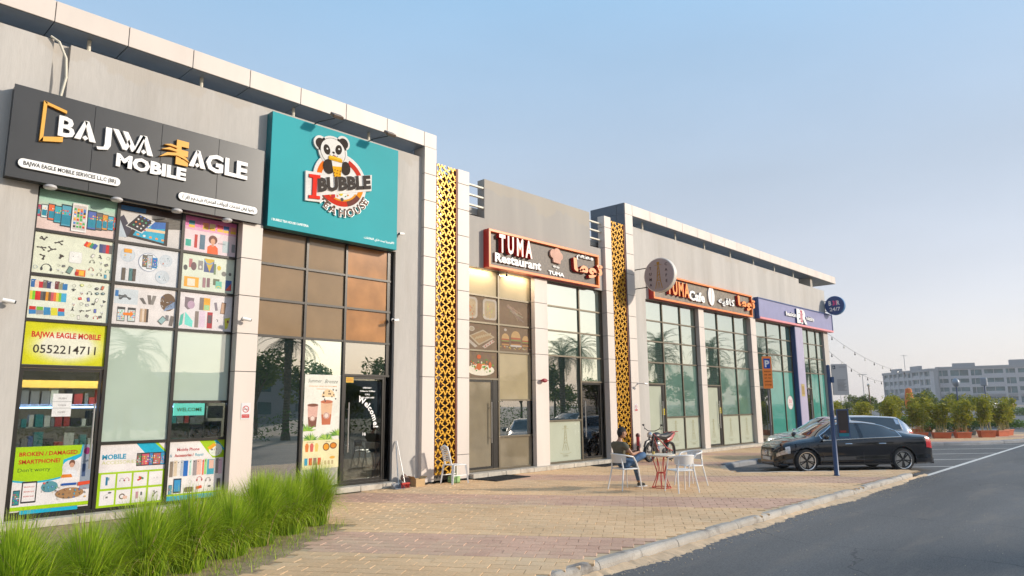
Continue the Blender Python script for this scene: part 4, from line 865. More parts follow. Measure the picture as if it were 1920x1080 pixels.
# ================================================================ posters and stickers on the glass
YP = YG - 0.010
def poster(x0, x1, z0, z1, label, bg, group='printed films on the phone shop front', y=YP, name='window_poster', cat='poster'):
    a = Art(frame((x0, y, z0)), x1 - x0, z1 - z0, bg); a.meta = (name, label, cat, group); return a
def done(a, gloss='print_film'):
    o = a.build(a.meta[0], None, gloss); tag(o, a.meta[1], a.meta[2], a.meta[3]); return o
def mount(a, x, y, s, c=(58, 54, 52), rr=random):
    for k in range(3):
        an = rr.uniform(0, 6.28); a.line([(x, y), (x + s * math.cos(an), y + s * math.sin(an))], s * 0.32, c); a.ell(x + s * math.cos(an), y + s * math.sin(an), s * 0.33, s * 0.25, c, 9)
    a.ell(x, y, s * 0.35, s * 0.35, c, 9); a.ell(x, y, s * 0.15, s * 0.15, (120, 118, 116), 8)
def hphones(a, x, y, s, c): a.ring(x, y, s, s * 0.16, c, 14, R(-10), R(190)); a.ell(x - s * 0.92, y - s * 0.25, s * 0.24, s * 0.42, c, 10); a.ell(x + s * 0.92, y - s * 0.25, s * 0.24, s * 0.42, c, 10)
def cable(a, x, y, s, c): a.ring(x, y, s, s * 0.12, c, 14); a.rect(x + s * 0.8, y - s * 0.1, s * 0.5, s * 0.2, c)
def cases(a, x, y, w, h, cols, gap=0.0):
    cw = w / len(cols)
    for i, c in enumerate(cols): a.rect(x + i * cw, y, cw * (1 - gap), h, c); a.ell(x + i * cw + cw * .3, y + h * .85, cw * .12, cw * .12, (40, 40, 45), 6)
def scatter(a, x0, y0, w, h, n, seed, cols=None):
    rr = random.Random(seed); cols = cols or [(60, 56, 55), (95, 92, 90), (180, 60, 50), (60, 110, 160), (70, 130, 100), (150, 150, 150), (225, 225, 225), (215, 160, 60)]
    nx = max(1, round(math.sqrt(n * w / h))); ny = max(1, math.ceil(n / nx)); k = 0
    for j in range(ny):
        for i in range(nx):
            if k >= n: break
            k += 1; x = x0 + (i + .5 + rr.uniform(-.2, .2)) * w / nx; y = y0 + (j + .5 + rr.uniform(-.2, .2)) * h / ny; s = min(w / nx, h / ny) * 0.42; c = rr.choice(cols); t = rr.randrange(7)
            if t == 0: mount(a, x, y, s * 0.7, (60, 56, 54), rr)
            elif t == 1: hphones(a, x, y, s * 0.8, c)
            elif t == 2: cable(a, x, y, s * 0.6, c)
            elif t == 3: a.phone(x - s * .45, y - s * .8, s * .9, s * 1.6, rr.choice([(90, 170, 200), (210, 120, 90), (240, 235, 225), (110, 120, 190)]), (50, 50, 52), rr.uniform(-.5, .5), False)
            elif t == 4: a.rect(x - s * .6, y - s * .5, s * 1.2, s, c, rr.uniform(-.5, .5)); a.rect(x - s * .4, y - s * .3, s * .8, s * .5, tuple(min(255, v + 60) for v in c), rr.uniform(-.4, .4))
            elif t == 5: a.ell(x, y, s * .7, s * .55, c, 12); a.ell(x, y, s * .35, s * .28, tuple(min(255, v + 70) for v in c), 10); a.ell(x + s * .2, y + s * .2, s * .12, s * .12, (240, 240, 240), 8)
            else: a.ell(x - s * .3, y + s * .1, s * .22, s * .3, (232, 230, 228), 8); a.ell(x + s * .3, y + s * .1, s * .22, s * .3, (232, 230, 228), 8); a.line([(x - s * .3, y), (x, y - s * .8), (x + s * .3, y)], s * .08, c)
CX = [(2.872, 4.104), (4.156, 5.264), (5.316, 6.362)]; CZ = [(3.362, 4.088), (4.132, 4.848), (4.892, 5.598)]
PW = 'printed films on the phone shop front'
# top row
a = poster(*CX[0], *CZ[2], 'printed film of a row of smartphones on mint green and pink, top left pane', (168, 214, 190)); w_, h_ = a.w, a.h
for i in range(6): a.rect(0, h_ * (0.72 - i * .05) , w_, h_ * .06, (178 + i * 6, 216 - i * 3, 196 - i * 2))
a.rect(0, 0, w_, h_ * .42, (232, 205, 196)); a.rect(0, h_ * .36, w_, h_ * .06, (222, 208, 198))
P_ = [(0.0, .30, .05, .30, (190, 70, 100)), (0.05, .28, .08, .34, (225, 235, 235)), (.13, .24, .09, .42, (230, 110, 60)), (.205, .20, .10, .44, (70, 175, 190)), (.29, .14, .13, .56, (90, 170, 195)), (.62, .16, .12, .50, (90, 110, 185)), (.73, .18, .09, .46, (120, 105, 100)), (.81, .20, .08, .42, (225, 150, 60)), (.885, .22, .08, .38, (70, 175, 205)), (.96, .25, .04, .34, (200, 60, 60))]
for (x, y, ww, hh, c) in P_: a.phone(x * w_, y * h_, ww * w_, hh * h_, c, (50, 70, 75)); a.rect((x + .012) * w_, (y + .06) * h_, (ww - .024) * w_, hh * .42 * h_, (40, 140, 165))
a.phone(.425 * w_, .06 * h_, .19 * w_, .72 * h_, (205, 195, 190), (240, 236, 232)); rr = random.Random(1)
for i in range(4):
    for j in range(6): a.rect((.447 + i * .039) * w_, (.16 + j * .088) * h_, .027 * w_, .05 * h_, rr.choice([(240, 150, 60), (60, 60, 60), (230, 230, 230), (80, 180, 90), (70, 140, 210), (210, 60, 60)]))
done(a)
a = poster(*CX[1], *CZ[2], 'printed film of a phone lying on a tablet beside a laptop, top middle pane', (214, 208, 204)); w_, h_ = a.w, a.h
a.rect(0, h_ * .82, w_, h_ * .18, (72, 52, 44)); a.rect(0, h_ * .84, w_ * .4, h_ * .12, (50, 110, 165)); a.poly([(w_ * .55, h_ * .45), (w_, h_ * .55), (w_, h_ * .86), (w_ * .5, h_ * .72)], (112, 106, 98))
for i in range(7): a.line([(w_ * .58, h_ * (.5 + i * .045)), (w_, h_ * (.58 + i * .042))], .006, (70, 66, 62))
a.poly([(0, h_ * .62), (w_ * .06, h_ * .7), (w_ * .25, h_ * .2), (w_ * .1, h_ * .1)], (70, 66, 80)); a.poly([(0, h_ * .1), (0, h_ * .6), (w_ * .13, h_ * .12)], (190, 200, 210))
a.poly([(w_ * .14, h_ * .14), (w_ * .78, h_ * .03), (w_ * .78, h_ * .72), (w_ * .3, h_ * .66)], (60, 50, 46)); a.poly([(w_ * .22, h_ * .20), (w_ * .72, h_ * .10), (w_ * .73, h_ * .68), (w_ * .36, h_ * .60)], (48, 172, 205)); a.poly([(w_ * .5, h_ * .63), (w_ * .73, h_ * .68), (w_ * .73, h_ * .5), (w_ * .5, h_ * .44)], (50, 110, 190)); a.poly([(w_ * .42, h_ * .44), (w_ * .73, h_ * .44), (w_ * .73, h_ * .37), (w_ * .42, h_ * .36)], (235, 205, 165))
for i in range(5): a.ell(w_ * (.3 + i * .1), h_ * (.24 - i * .015), w_ * .025, h_ * .03, rr.choice([(235, 150, 70), (230, 230, 225), (220, 90, 60)]), 8)
a.poly([(w_ * .1, h_ * .42), (w_ * .3, h_ * .80), (w_ * .56, h_ * .66), (w_ * .36, h_ * .28)], (225, 222, 220)); a.poly([(w_ * .12, h_ * .43), (w_ * .3, h_ * .78), (w_ * .53, h_ * .65), (w_ * .35, h_ * .31)], (52, 46, 48))
for i in range(4):
    for j in range(4): a.ell(w_ * (.22 + i * .06 + j * .035), h_ * (.46 + j * .085 - i * .035 + .02), w_ * .016, h_ * .022, rr.choice([(230, 130, 70), (90, 120, 200), (200, 70, 90), (230, 230, 230), (80, 170, 120)]), 8)
done(a)
a = poster(*CX[2], *CZ[2], 'printed film with a woman in orange among phone accessories on pink, top right pane', (236, 212, 216)); w_, h_ = a.w, a.h
a.rect(0, h_ * .72, w_, h_ * .28, (226, 120, 180)); a.rect(0, h_ * .62, w_, h_ * .10, (232, 170, 200))
for (x, c) in ((.08, (50, 130, 150)), (.34, (230, 140, 90)), (.47, (235, 205, 150)), (.62, (214, 70, 80)), (.74, (40, 90, 160)), (.88, (230, 150, 130))): a.rect(w_ * x, h_ * .68, w_ * .11, h_ * .2, c); a.rect(w_ * x, h_ * .68, w_ * .11, h_ * .08, (235, 190, 60))
a.phone(w_ * .03, h_ * .12, w_ * .12, h_ * .24, (60, 170, 150), (230, 228, 224), 0, False); a.rect(w_ * .2, h_ * .12, w_ * .055, h_ * .38, (190, 50, 40)); a.rect(w_ * .3, h_ * .10, w_ * .1, h_ * .42, (90, 120, 140)); a.rect(w_ * .56, h_ * .5, w_ * .12, h_ * .12, (240, 225, 225)); a.rect(w_ * .74, h_ * .1, w_ * .13, h_ * .34, (190, 205, 208)); a.rect(w_ * .92, h_ * .14, w_ * .07, h_ * .24, (150, 150, 152))
a.poly([(w_ * .45, 0), (w_ * .45, h_ * .2), (w_ * .5, h_ * .26), (w_ * .6, h_ * .26), (w_ * .65, h_ * .2), (w_ * .66, 0)], (240, 95, 20)); a.ell(w_ * .55, h_ * .42, w_ * .085, h_ * .13, (110, 62, 44), 14); a.ell(w_ * .55, h_ * .37, w_ * .045, h_ * .09, (220, 160, 125), 12); a.rect(w_ * .53, h_ * .22, w_ * .04, h_ * .08, (214, 150, 118))
for i in range(5): a.ring(w_ * (.66 + i * .03), h_ * .34, .012, .004, (60, 56, 54), 8)
done(a)
# middle row
a = poster(*CX[0], *CZ[1], 'cream printed film with black car mounts, an earbud case and colourful cases', (226, 228, 205)); w_, h_ = a.w, a.h
rr = random.Random(9)
for (x, y) in ((.12, .82), (.10, .62), (.30, .80), (.22, .6), (.14, .42), (.33, .42)): mount(a, w_ * x, h_ * y, .055, (70, 62, 56), rr)
a.poly(rrect(w_ * .44, h_ * .34, w_ * .16, h_ * .28, .03), (222, 220, 212)); a.poly(rrect(w_ * .445, h_ * .35, w_ * .15, h_ * .26, .028), (236, 234, 228)); a.ell(w_ * .49, h_ * .5, .006, .008, (90, 90, 90), 6); a.ell(w_ * .55, h_ * .5, .006, .008, (90, 90, 90), 6)
for i, c in enumerate(((220, 60, 40), (240, 140, 40), (70, 150, 90), (70, 100, 170))): a.rect(w_ * (.62 + i * .035), h_ * (.78 - i * .01), w_ * .05, h_ * .13, c, -.5)
cases(a, w_ * .81, h_ * .68, w_ * .17, h_ * .22, [(70, 84, 130), (110, 90, 130), (215, 40, 40), (110, 104, 100)]); hphones(a, w_ * .18, h_ * .14, .075, (70, 70, 72)); cable(a, w_ * .05, h_ * .14, .03, (90, 130, 180)); a.phone(w_ * .43, h_ * .06, w_ * .06, h_ * .18, (120, 150, 140), (80, 80, 80), -.4, False)
a.rect(w_ * .54, h_ * .03, w_ * .12, h_ * .16, (230, 110, 50)); a.rect(w_ * .58, h_ * .05, w_ * .06, h_ * .12, (245, 190, 60)); a.rect(w_ * .53, h_ * .05, w_ * .04, h_ * .08, (190, 50, 50)); scatter(a, w_ * .7, h_ * .02, w_ * .28, h_ * .6, 12, 5, [(66, 62, 58), (90, 86, 82), (180, 80, 70), (110, 150, 130)]); scatter(a, w_ * .28, h_ * .04, w_ * .14, h_ * .28, 4, 6, [(90, 88, 86)])
done(a)
a = poster(*CX[1], *CZ[1], 'white printed film with phones inside thin blue circles, middle pane', (222, 222, 224)); w_, h_ = a.w, a.h
for (x, y, r_, seed) in ((.17, .72, .125, 3), (.78, .70, .115, 4), (.74, .25, .125, 5)):
    a.ell(w_ * x, h_ * y, r_, r_, (205, 212, 218), 24); scatter(a, w_ * x - r_ * .7, h_ * y - r_ * .7, r_ * 1.4, r_ * 1.4, 6, seed, [(90, 90, 92), (150, 152, 154), (110, 130, 140), (200, 200, 200)] if seed != 3 else None); a.ring(w_ * x, h_ * y, r_, .004, (180, 195, 210), 24)
a.rect(w_ * .11, h_ * .78, w_ * .12, h_ * .1, (240, 165, 60)); a.ell(w_ * .50, h_ * .6, .175, .175, (232, 234, 236), 28); a.ring(w_ * .50, h_ * .6, .175, .006, (50, 90, 150), 30)
a.phone(w_ * .40, h_ * .46, w_ * .08, h_ * .32, (120, 112, 96), (80, 74, 66)); a.phone(w_ * .47, h_ * .42, w_ * .09, h_ * .38, (190, 196, 200), (90, 84, 78)); a.phone(w_ * .56, h_ * .46, w_ * .08, h_ * .28, (50, 110, 190), (60, 150, 190))
cases(a, w_ * .10, h_ * .06, w_ * .22, h_ * .32, [(110, 100, 88), (225, 222, 220), (90, 130, 130), (100, 90, 82)], .1)
done(a)
a = poster(*CX[2], *CZ[1], 'cream printed film with speakers, smart watches and an orange box, middle row right pane', (222, 228, 208)); w_, h_ = a.w, a.h
a.ell(w_ * .07, h_ * .60, .04, .055, (90, 90, 88)); a.rect(w_ * .13, h_ * .62, w_ * .06, h_ * .24, (190, 120, 120)); a.ell(w_ * .22, h_ * .66, .055, .085, (120, 92, 94)); a.rect(w_ * .3, h_ * .58, w_ * .09, h_ * .26, (150, 146, 142)); a.ell(w_ * .345, h_ * .66, .022, .03, (230, 226, 222)); a.rect(w_ * .41, h_ * .54, w_ * .19, h_ * .38, (90, 100, 140)); a.poly([(w_ * .41, h_ * .92), (w_ * .52, h_ * .55), (w_ * .6, h_ * .92)], (215, 180, 60)); a.ring(w_ * .5, h_ * .9, .10, .02, (110, 160, 210), 12, R(190), R(330)); a.rect(w_ * .6, h_ * .5, w_ * .04, h_ * .3, (120, 140, 100))
a.ell(w_ * .7, h_ * .7, .04, .05, (220, 190, 60)); a.ell(w_ * .8, h_ * .55, .05, .05, (130, 128, 122)); a.ell(w_ * .92, h_ * .56, .03, .035, (120, 118, 112))
a.rect(w_ * .06, h_ * .08, w_ * .27, h_ * .28, (236, 170, 60)); a.rect(w_ * .12, h_ * .11, w_ * .14, h_ * .2, (235, 222, 200)); a.rect(w_ * .40, h_ * .1, w_ * .06, h_ * .28, (170, 130, 135)); a.rect(w_ * .48, h_ * .12, w_ * .06, h_ * .26, (140, 110, 115)); a.rect(w_ * .60, h_ * .2, w_ * .12, h_ * .18, (110, 116, 92)); a.rect(w_ * .65, h_ * .12, w_ * .12, h_ * .2, (120, 200, 175)); a.ring(w_ * .71, h_ * .12, .05, .015, (230, 200, 70), 10, 0, math.pi)
a.rect(w_ * .84, h_ * .08, w_ * .12, h_ * .3, (70, 110, 180)); a.poly([(w_ * .84, h_ * .08), (w_ * .96, h_ * .1), (w_ * .95, h_ * .3)], (220, 90, 70))
done(a)
# lower row
a = poster(*CX[0], *CZ[0], 'printed film with stacks of rainbow coloured phone cases on its left half', (228, 230, 212)); w_, h_ = a.w, a.h
CL = [(60, 110, 170), (235, 200, 180), (200, 50, 60), (120, 110, 100), (60, 70, 110), (225, 222, 218), (120, 60, 60), (150, 150, 120), (50, 120, 180)]
for i, c in enumerate(CL): a.poly(rrect(w_ * (.02 + i * .047), h_ * .72, w_ * .06, h_ * (.19 - (i % 3) * .02), .01), c); a.ell(w_ * (.04 + i * .047), h_ * .87, .007, .007, (240, 240, 240), 6)
RB = [(225, 215, 70), (120, 200, 50), (210, 40, 40), (215, 50, 40), (100, 95, 92), (80, 74, 70), (225, 150, 40), (120, 90, 60), (200, 90, 100), (230, 120, 60), (220, 200, 70), (130, 190, 60), (70, 170, 210), (70, 170, 210)]
for i, c in enumerate(RB): a.rect(w_ * (.02 + i * .031), h_ * .43, w_ * .031, h_ * .21, c)
for i, (c, d) in enumerate((((200, 50, 40), (60, 130, 190)), ((120, 180, 60), (150, 150, 150)), ((60, 140, 190), (60, 140, 190)), ((225, 215, 60), (225, 215, 60)), ((200, 60, 50), (70, 150, 200)))): a.rect(w_ * (.03 + i * .085), h_ * .10, w_ * .08, h_ * .11, d, .1); a.rect(w_ * (.03 + i * .085), h_ * .2, w_ * .075, h_ * .08, c)
scatter(a, w_ * .50, h_ * .05, w_ * .46, h_ * .88, 30, 12, [(66, 62, 60), (96, 92, 90), (190, 60, 50), (90, 110, 110), (150, 150, 148), (190, 195, 120)]); done(a)
a = poster(*CX[1], *CZ[0], 'pale printed film with repair tools and an orange arrow between two phones', (228, 220, 216)); w_, h_ = a.w, a.h
a.rect(w_ * .02, h_ * .52, w_ * .36, h_ * .38, (205, 212, 216)); mount(a, w_ * .18, h_ * .72, .09, (96, 98, 100), rr); a.rect(w_ * .03, h_ * .7, w_ * .05, h_ * .15, (60, 120, 180)); a.poly([(w_ * .40, h_ * .70), (w_ * .46, h_ * .72), (w_ * .52, h_ * .56), (w_ * .47, h_ * .56)], (110, 104, 100)); a.poly([(w_ * .52, h_ * .8), (w_ * .58, h_ * .8), (w_ * .60, h_ * .56), (w_ * .55, h_ * .56)], (120, 112, 106)); a.poly([(w_ * .61, h_ * .8), (w_ * .67, h_ * .8), (w_ * .63, h_ * .56), (w_ * .58, h_ * .56)], (140, 134, 128))
a.ell(w_ * .86, h_ * .66, .14, .17, (110, 84, 60)); a.poly([(w_ * .8, h_ * .42), (w_ * .98, h_ * .52), (w_ * .98, h_ * .7), (w_ * .84, h_ * .55)], (130, 150, 180)); scatter(a, w_ * .74, h_ * .5, w_ * .2, h_ * .34, 7, 31)
for x in (.08, .24): a.phone(w_ * x, h_ * .08, w_ * .12, h_ * .36, (200, 212, 208), (120, 116, 110)); a.rect(w_ * x, h_ * .38, w_ * .12, h_ * .06, (80, 76, 74))
a.poly([(w_ * .17, h_ * .24), (w_ * .28, h_ * .24), (w_ * .28, h_ * .19), (w_ * .33, h_ * .28), (w_ * .28, h_ * .36), (w_ * .28, h_ * .31), (w_ * .17, h_ * .30)], (240, 130, 40))
cases(a, w_ * .43, h_ * .1, w_ * .13, h_ * .34, [(200, 170, 140), (225, 205, 185), (170, 140, 110), (80, 70, 66)]); a.phone(w_ * .74, h_ * .08, w_ * .09, h_ * .2, (150, 180, 180), (90, 88, 84), -.7, False); a.rect(w_ * .84, h_ * .18, w_ * .05, h_ * .14, (130, 128, 130)); a.rect(w_ * .91, h_ * .05, w_ * .06, h_ * .26, (120, 110, 104), -.15); done(a)
a = poster(*CX[2], *CZ[0], 'pale printed film with folded phones, a red phone and a mint phone', (230, 222, 222)); w_, h_ = a.w, a.h
a.poly([(w_ * .1, h_ * .86), (w_ * .27, h_ * .84), (w_ * .26, h_ * .58), (w_ * .16, h_ * .52), (w_ * .1, h_ * .6)], (130, 116, 122)); a.ell(w_ * .22, h_ * .66, .07, .08, (190, 160, 180)); a.rect(w_ * .37, h_ * .54, w_ * .08, h_ * .34, (130, 120, 116)); a.rect(w_ * .45, h_ * .54, w_ * .12, h_ * .34, (236, 170, 40)); a.rect(w_ * .46, h_ * .55, w_ * .1, h_ * .14, (170, 210, 150)); a.phone(w_ * .66, h_ * .56, w_ * .05, h_ * .22, (140, 130, 140), (80, 80, 84), .2, False); a.phone(w_ * .78, h_ * .48, w_ * .09, h_ * .32, (200, 160, 130), (110, 80, 66), -.1, False)
a.poly([(w_ * .02, h_ * .06), (w_ * .08, h_ * .12), (w_ * .1, h_ * .42), (w_ * .04, h_ * .36)], (90, 190, 170)); a.poly([(w_ * .12, h_ * .12), (w_ * .26, h_ * .06), (w_ * .27, h_ * .22), (w_ * .12, h_ * .46)], (120, 220, 205)); a.rect(w_ * .30, h_ * .06, w_ * .07, h_ * .44, (140, 126, 118)); a.rect(w_ * .38, h_ * .07, w_ * .11, h_ * .44, (228, 205, 222)); a.rect(w_ * .53, h_ * .06, w_ * .1, h_ * .44, (180, 50, 60)); a.rect(w_ * .54, h_ * .2, w_ * .08, h_ * .22, (96, 84, 90)); mount(a, w_ * .73, h_ * .3, .025, (90, 88, 86), rr); a.poly([(w_ * .86, h_ * .36), (w_ * .97, h_ * .40), (w_ * .93, h_ * .1), (w_ * .88, h_ * .06)], (220, 215, 80)); a.ell(w_ * .93, h_ * .28, .02, .03, (140, 60, 80)); done(a)
a = poster(2.872, 4.104, 2.60, 3.316, 'yellow printed film with a red shop name over a ten-digit phone number', (214, 210, 10)); w_, h_ = a.w, a.h
for i in range(10): a.ell(w_ * .52, h_ * .45, w_ * (.56 - i * .028), h_ * (.50 - i * .024), (216 + i * 2, 213 + i * 2, 20 + i * 21), 28) if i else None
a.text('BAJWA EAGLE MOBILE', w_ * .09, h_ * .64, h_ * .13, (205, 45, 25), x1=w_ * .93, off=0.035); a.text('0552214711', w_ * .12, h_ * .27, h_ * .20, (48, 36, 30), x1=w_ * .88, off=0.012); done(a)
# big lower posters
LG, CY = (168, 206, 20), (24, 172, 205)
a = poster(2.93, 4.04, 0.20, 1.26, 'broken smartphone repair poster with a lime green corner on the glass door', (234, 228, 226), y=YG - 0.012); w_, h_ = a.w, a.h
a.rect(w_ * .86, h_ * .3, w_ * .14, h_ * .7, (150, 160, 175)); a.rect(w_ * .88, h_ * .5, w_ * .05, h_ * .2, (70, 90, 130)); a.ell(w_ * .93, h_ * .9, .05, .06, (150, 50, 110))
n = 16; a.poly([(0, h_)] + [(w_ * .62 * i / n, h_ * (.50 - .05 * math.sin(math.pi * (i / n) * .9 + .3))) for i in range(n + 1)] + [(w_ * .62, h_ * .66), (w_ * .86, h_ * .82), (w_ * .88, h_)], CY)
a.poly([(0, h_)] + [(w_ * .62 * i / n, h_ * (.525 - .05 * math.sin(math.pi * (i / n) * .9 + .3))) for i in range(n + 1)] + [(w_ * .62, h_ * .78), (w_ * .84, h_ * .86), (w_ * .86, h_)], LG)
a.text('BROKEN / DAMAGED', w_ * .05, h_ * .86, h_ * .062, (190, 40, 20), x1=w_ * .80, off=0.03); a.text('SMARTPHONE?', w_ * .05, h_ * .745, h_ * .062, (190, 40, 20), x1=w_ * .58, off=0.03); a.text("Don't worry", w_ * .05, h_ * .625, h_ * .058, (50, 70, 40), x1=w_ * .46)
a.ell(w_ * .73, h_ * .66, .13, .12, (222, 216, 214)); a.ell(w_ * .74, h_ * .72, .045, .055, (120, 80, 62)); a.ell(w_ * .74, h_ * .69, .035, .04, (206, 156, 130)); a.poly([(w_ * .64, h_ * .50), (w_ * .67, h_ * .62), (w_ * .80, h_ * .62), (w_ * .84, h_ * .50)], (226, 226, 230)); a.poly([(w_ * .6, h_ * .50), (w_ * .76, h_ * .50), (w_ * .74, h_ * .55), (w_ * .62, h_ * .55)], (225, 130, 50))
a.poly(rrect(w_ * .12, h_ * .16, w_ * .19, h_ * .32, .012), (58, 54, 54)); a.rect(w_ * .135, h_ * .185, w_ * .16, h_ * .27, (232, 226, 224))
for i in range(3): a.text('BROKEN GLASS'[:10 + i], w_ * .15, h_ * (.39 - i * .07), h_ * .02, (190, 60, 50), x1=w_ * .28, off=.02)
a.phone(w_ * .02, h_ * .14, w_ * .085, h_ * .22, (60, 130, 140), (46, 46, 48))
a.ell(w_ * .47, h_ * .38, .12, .09, (90, 150, 160)); scatter(a, w_ * .36, h_ * .27, w_ * .24, h_ * .2, 10, 40); a.ell(w_ * .74, h_ * .26, .21, .09, (170, 130, 90)); scatter(a, w_ * .56, h_ * .17, w_ * .42, h_ * .22, 20, 41, [(120, 70, 50), (60, 60, 62), (220, 160, 70), (200, 190, 170), (180, 50, 50), (40, 90, 160)]); a.rect(w_ * .62, h_ * .38, w_ * .2, h_ * .035, (40, 90, 170)); a.poly([(w_ * .84, h_ * .36), (w_, h_ * .38), (w_, h_ * .43), (w_ * .84, h_ * .42)], (225, 80, 50))
a.rect(0, h_ * .06, w_, h_ * .055, LG); a.rect(w_ * .12, h_ * .0, w_ * .74, h_ * .055, CY); done(a)
a = poster(4.162, 5.262, 0.165, 1.256, 'accessories poster with a lime green grid of eight product squares', (236, 228, 226)); w_, h_ = a.w, a.h
a.poly([(w_ * .52, h_), (w_ * .80, h_), (w_ * 1.0, h_ * .82), (w_, h_ * .62), (w_ * .84, h_ * .62), (w_ * .66, h_ * .84)], CY); a.poly([(w_ * .80, h_), (w_ * .86, h_), (w_, h_ * .86), (w_, h_ * .82)], LG)
a.text('MOBILE', w_ * .04, h_ * .755, h_ * .075, (20, 150, 185), x1=w_ * .39, off=.04); a.text('ACCESSORIES', w_ * .04, h_ * .675, h_ * .055, (196, 196, 110), x1=w_ * .56)
for (x, ww, c) in ((.55, .10, (120, 112, 100)), (.62, .13, (205, 90, 110)), (.74, .09, (70, 130, 190)), (.80, .13, (190, 110, 100)), (.92, .07, (60, 150, 200))): a.phone(w_ * x, h_ * .62, w_ * ww, h_ * .21, c, (60, 50, 50))
a.rect(0, 0, w_, h_ * .55, LG)
for i in range(4):
    for j in range(2):
        x, y = w_ * (.045 + i * .238), h_ * (.045 + j * .255); a.rect(x, y, w_ * .21, h_ * .22, (236, 230, 228)); cx, cy = x + w_ * .105, y + h_ * .115
        k = (1 - j) * 4 + i
        if k == 0: a.rect(cx - .04, cy - .07, .035, .14, (40, 120, 160)); a.rect(cx - .01, cy + .01, .03, .05, (130, 160, 170))
        elif k == 1: hphones(a, cx - .04, cy, .035, (100, 96, 110)); hphones(a, cx + .04, cy, .038, (180, 50, 60))
        elif k == 2: a.rect(cx - .05, cy - .02, .09, .03, (200, 60, 50), .4); a.rect(cx - .01, cy, .07, .03, (60, 140, 90), -.5); a.rect(cx - .03, cy + .01, .05, .03, (220, 80, 60), -.5)
        elif k == 3: a.ell(cx - .025, cy, .01, .02, (205, 200, 200), 8); a.ell(cx + .025, cy, .01, .02, (205, 200, 200), 8)
        elif k == 4: a.rect(cx - .02, cy - .01, .035, .03, (110, 108, 104)); a.line([(cx - .05, cy - .03), (cx - .05, cy + .03), (cx + .03, cy + .07)], .005, (150, 150, 148)); a.ell(cx + .04, cy + .08, .03, .014, (90, 88, 84))
        elif k == 5: a.ring(cx - .02, cy, .05, .02, (110, 92, 80), 14); a.ell(cx + .03, cy - .02, .04, .03, (225, 185, 165))
        elif k == 6: a.rect(cx - .06, cy - .06, .045, .12, (190, 140, 150)); a.rect(cx + .02, cy - .01, .03, .06, (80, 84, 96))
        else: mount(a, cx, cy, .045, (100, 96, 92), rr)
done(a)
a = poster(5.322, 6.36, 0.165, 1.256, 'phone and accessories poster with a row of phone models and a cyan bottom strip', (238, 232, 228)); w_, h_ = a.w, a.h
a.poly([(w_ * .52, h_), (w_, h_), (w_, h_ * .68), (w_ * .80, h_ * .68), (w_ * .68, h_ * .80)], LG); a.poly([(w_ * .80, h_ * .98), (w_ * .85, h_), (w_, h_ * .84), (w_, h_ * .80)], CY); a.ell(w_ * .84, h_ * .82, .13, .12, (236, 240, 225)); a.poly([(w_ * .68, h_ * .86), (w_ * .80, h_ * .94), (w_ * .86, h_ * .9), (w_ * .74, h_ * .82)], (236, 170, 40)); scatter(a, w_ * .74, h_ * .72, w_ * .22, h_ * .16, 5, 61)
a.text('Mobile Phone', w_ * .14, h_ * .825, h_ * .052, (190, 60, 70), x1=w_ * .54, off=.02); a.text('&', w_ * .02, h_ * .73, h_ * .05, (30, 130, 160), x1=w_ * .06); a.text('Accessories /', w_ * .10, h_ * .73, h_ * .05, (190, 55, 40), x1=w_ * .44, off=.03); a.text('Repair', w_ * .47, h_ * .73, h_ * .05, (60, 170, 190), x1=w_ * .63, off=.01)
for i, (x, ww, c) in enumerate(((.03, .06, (150, 134, 118)), (.10, .06, (226, 205, 176)), (.16, .05, (236, 230, 224)), (.22, .05, (190, 196, 204)), (.27, .08, (40, 110, 190)), (.38, .03, (190, 230, 215)), (.44, .07, (160, 150, 150)), (.51, .08, (236, 190, 170)), (.61, .03, (240, 120, 90)), (.65, .04, (160, 220, 130)), (.70, .13, (70, 170, 190)), (.86, .05, (150, 140, 140)), (.91, .07, (225, 190, 205)))): a.rect(w_ * x, h_ * (.40 + .01 * (i % 2)), w_ * ww, h_ * .26, c); a.ell(w_ * (x + ww * .3), h_ * .635, .01, .012, (60, 60, 60), 6)
a.rect(w_ * .73, h_ * .5, w_ * .09, h_ * .15, (236, 190, 170)); a.poly(rrect(w_ * .11, h_ * .13, w_ * .14, h_ * .24, .01), (50, 66, 84)); a.rect(w_ * .125, h_ * .155, w_ * .11, h_ * .19, (60, 150, 200)); a.phone(w_ * .03, h_ * .11, w_ * .06, h_ * .16, (90, 160, 180)); a.poly(rrect(w_ * .31, h_ * .13, w_ * .16, h_ * .085, .03), (116, 98, 88)); hphones(a, w_ * .57, h_ * .33, .05, (196, 60, 50)); hphones(a, w_ * .73, h_ * .31, .045, (120, 112, 100)); cable(a, w_ * .4, h_ * .3, .035, (190, 200, 180)); a.rect(w_ * .52, h_ * .17, w_ * .10, h_ * .05, (220, 90, 60), .2); a.rect(w_ * .89, h_ * .16, w_ * .07, h_ * .16, (110, 106, 96)); a.ell(w_ * .76, h_ * .2, .03, .02, (110, 108, 106))
a.rect(0, h_ * .085, w_, h_ * .03, LG); a.rect(0, 0, w_, h_ * .085, CY); done(a)
# papers on the phone shop door
a = poster(3.38, 3.66, 1.74, 2.12, 'three small white notices taped one above another on the phone shop door', (232, 230, 228), None, y=YG - 0.012, name='paper_notice', cat='notice'); a.rect(0, a.h * .64, a.w, .006, (120, 118, 116)); a.rect(0, a.h * .36, a.w, .006, (120, 118, 116))
for i, t in enumerate(('PUSH', 'OPEN', 'CLOSED')): a.text(t, a.w * .3, a.h * (.76 - .3 * i), a.h * .07, (90, 80, 76), x1=a.w * .7)
done(a, 'print_matt')
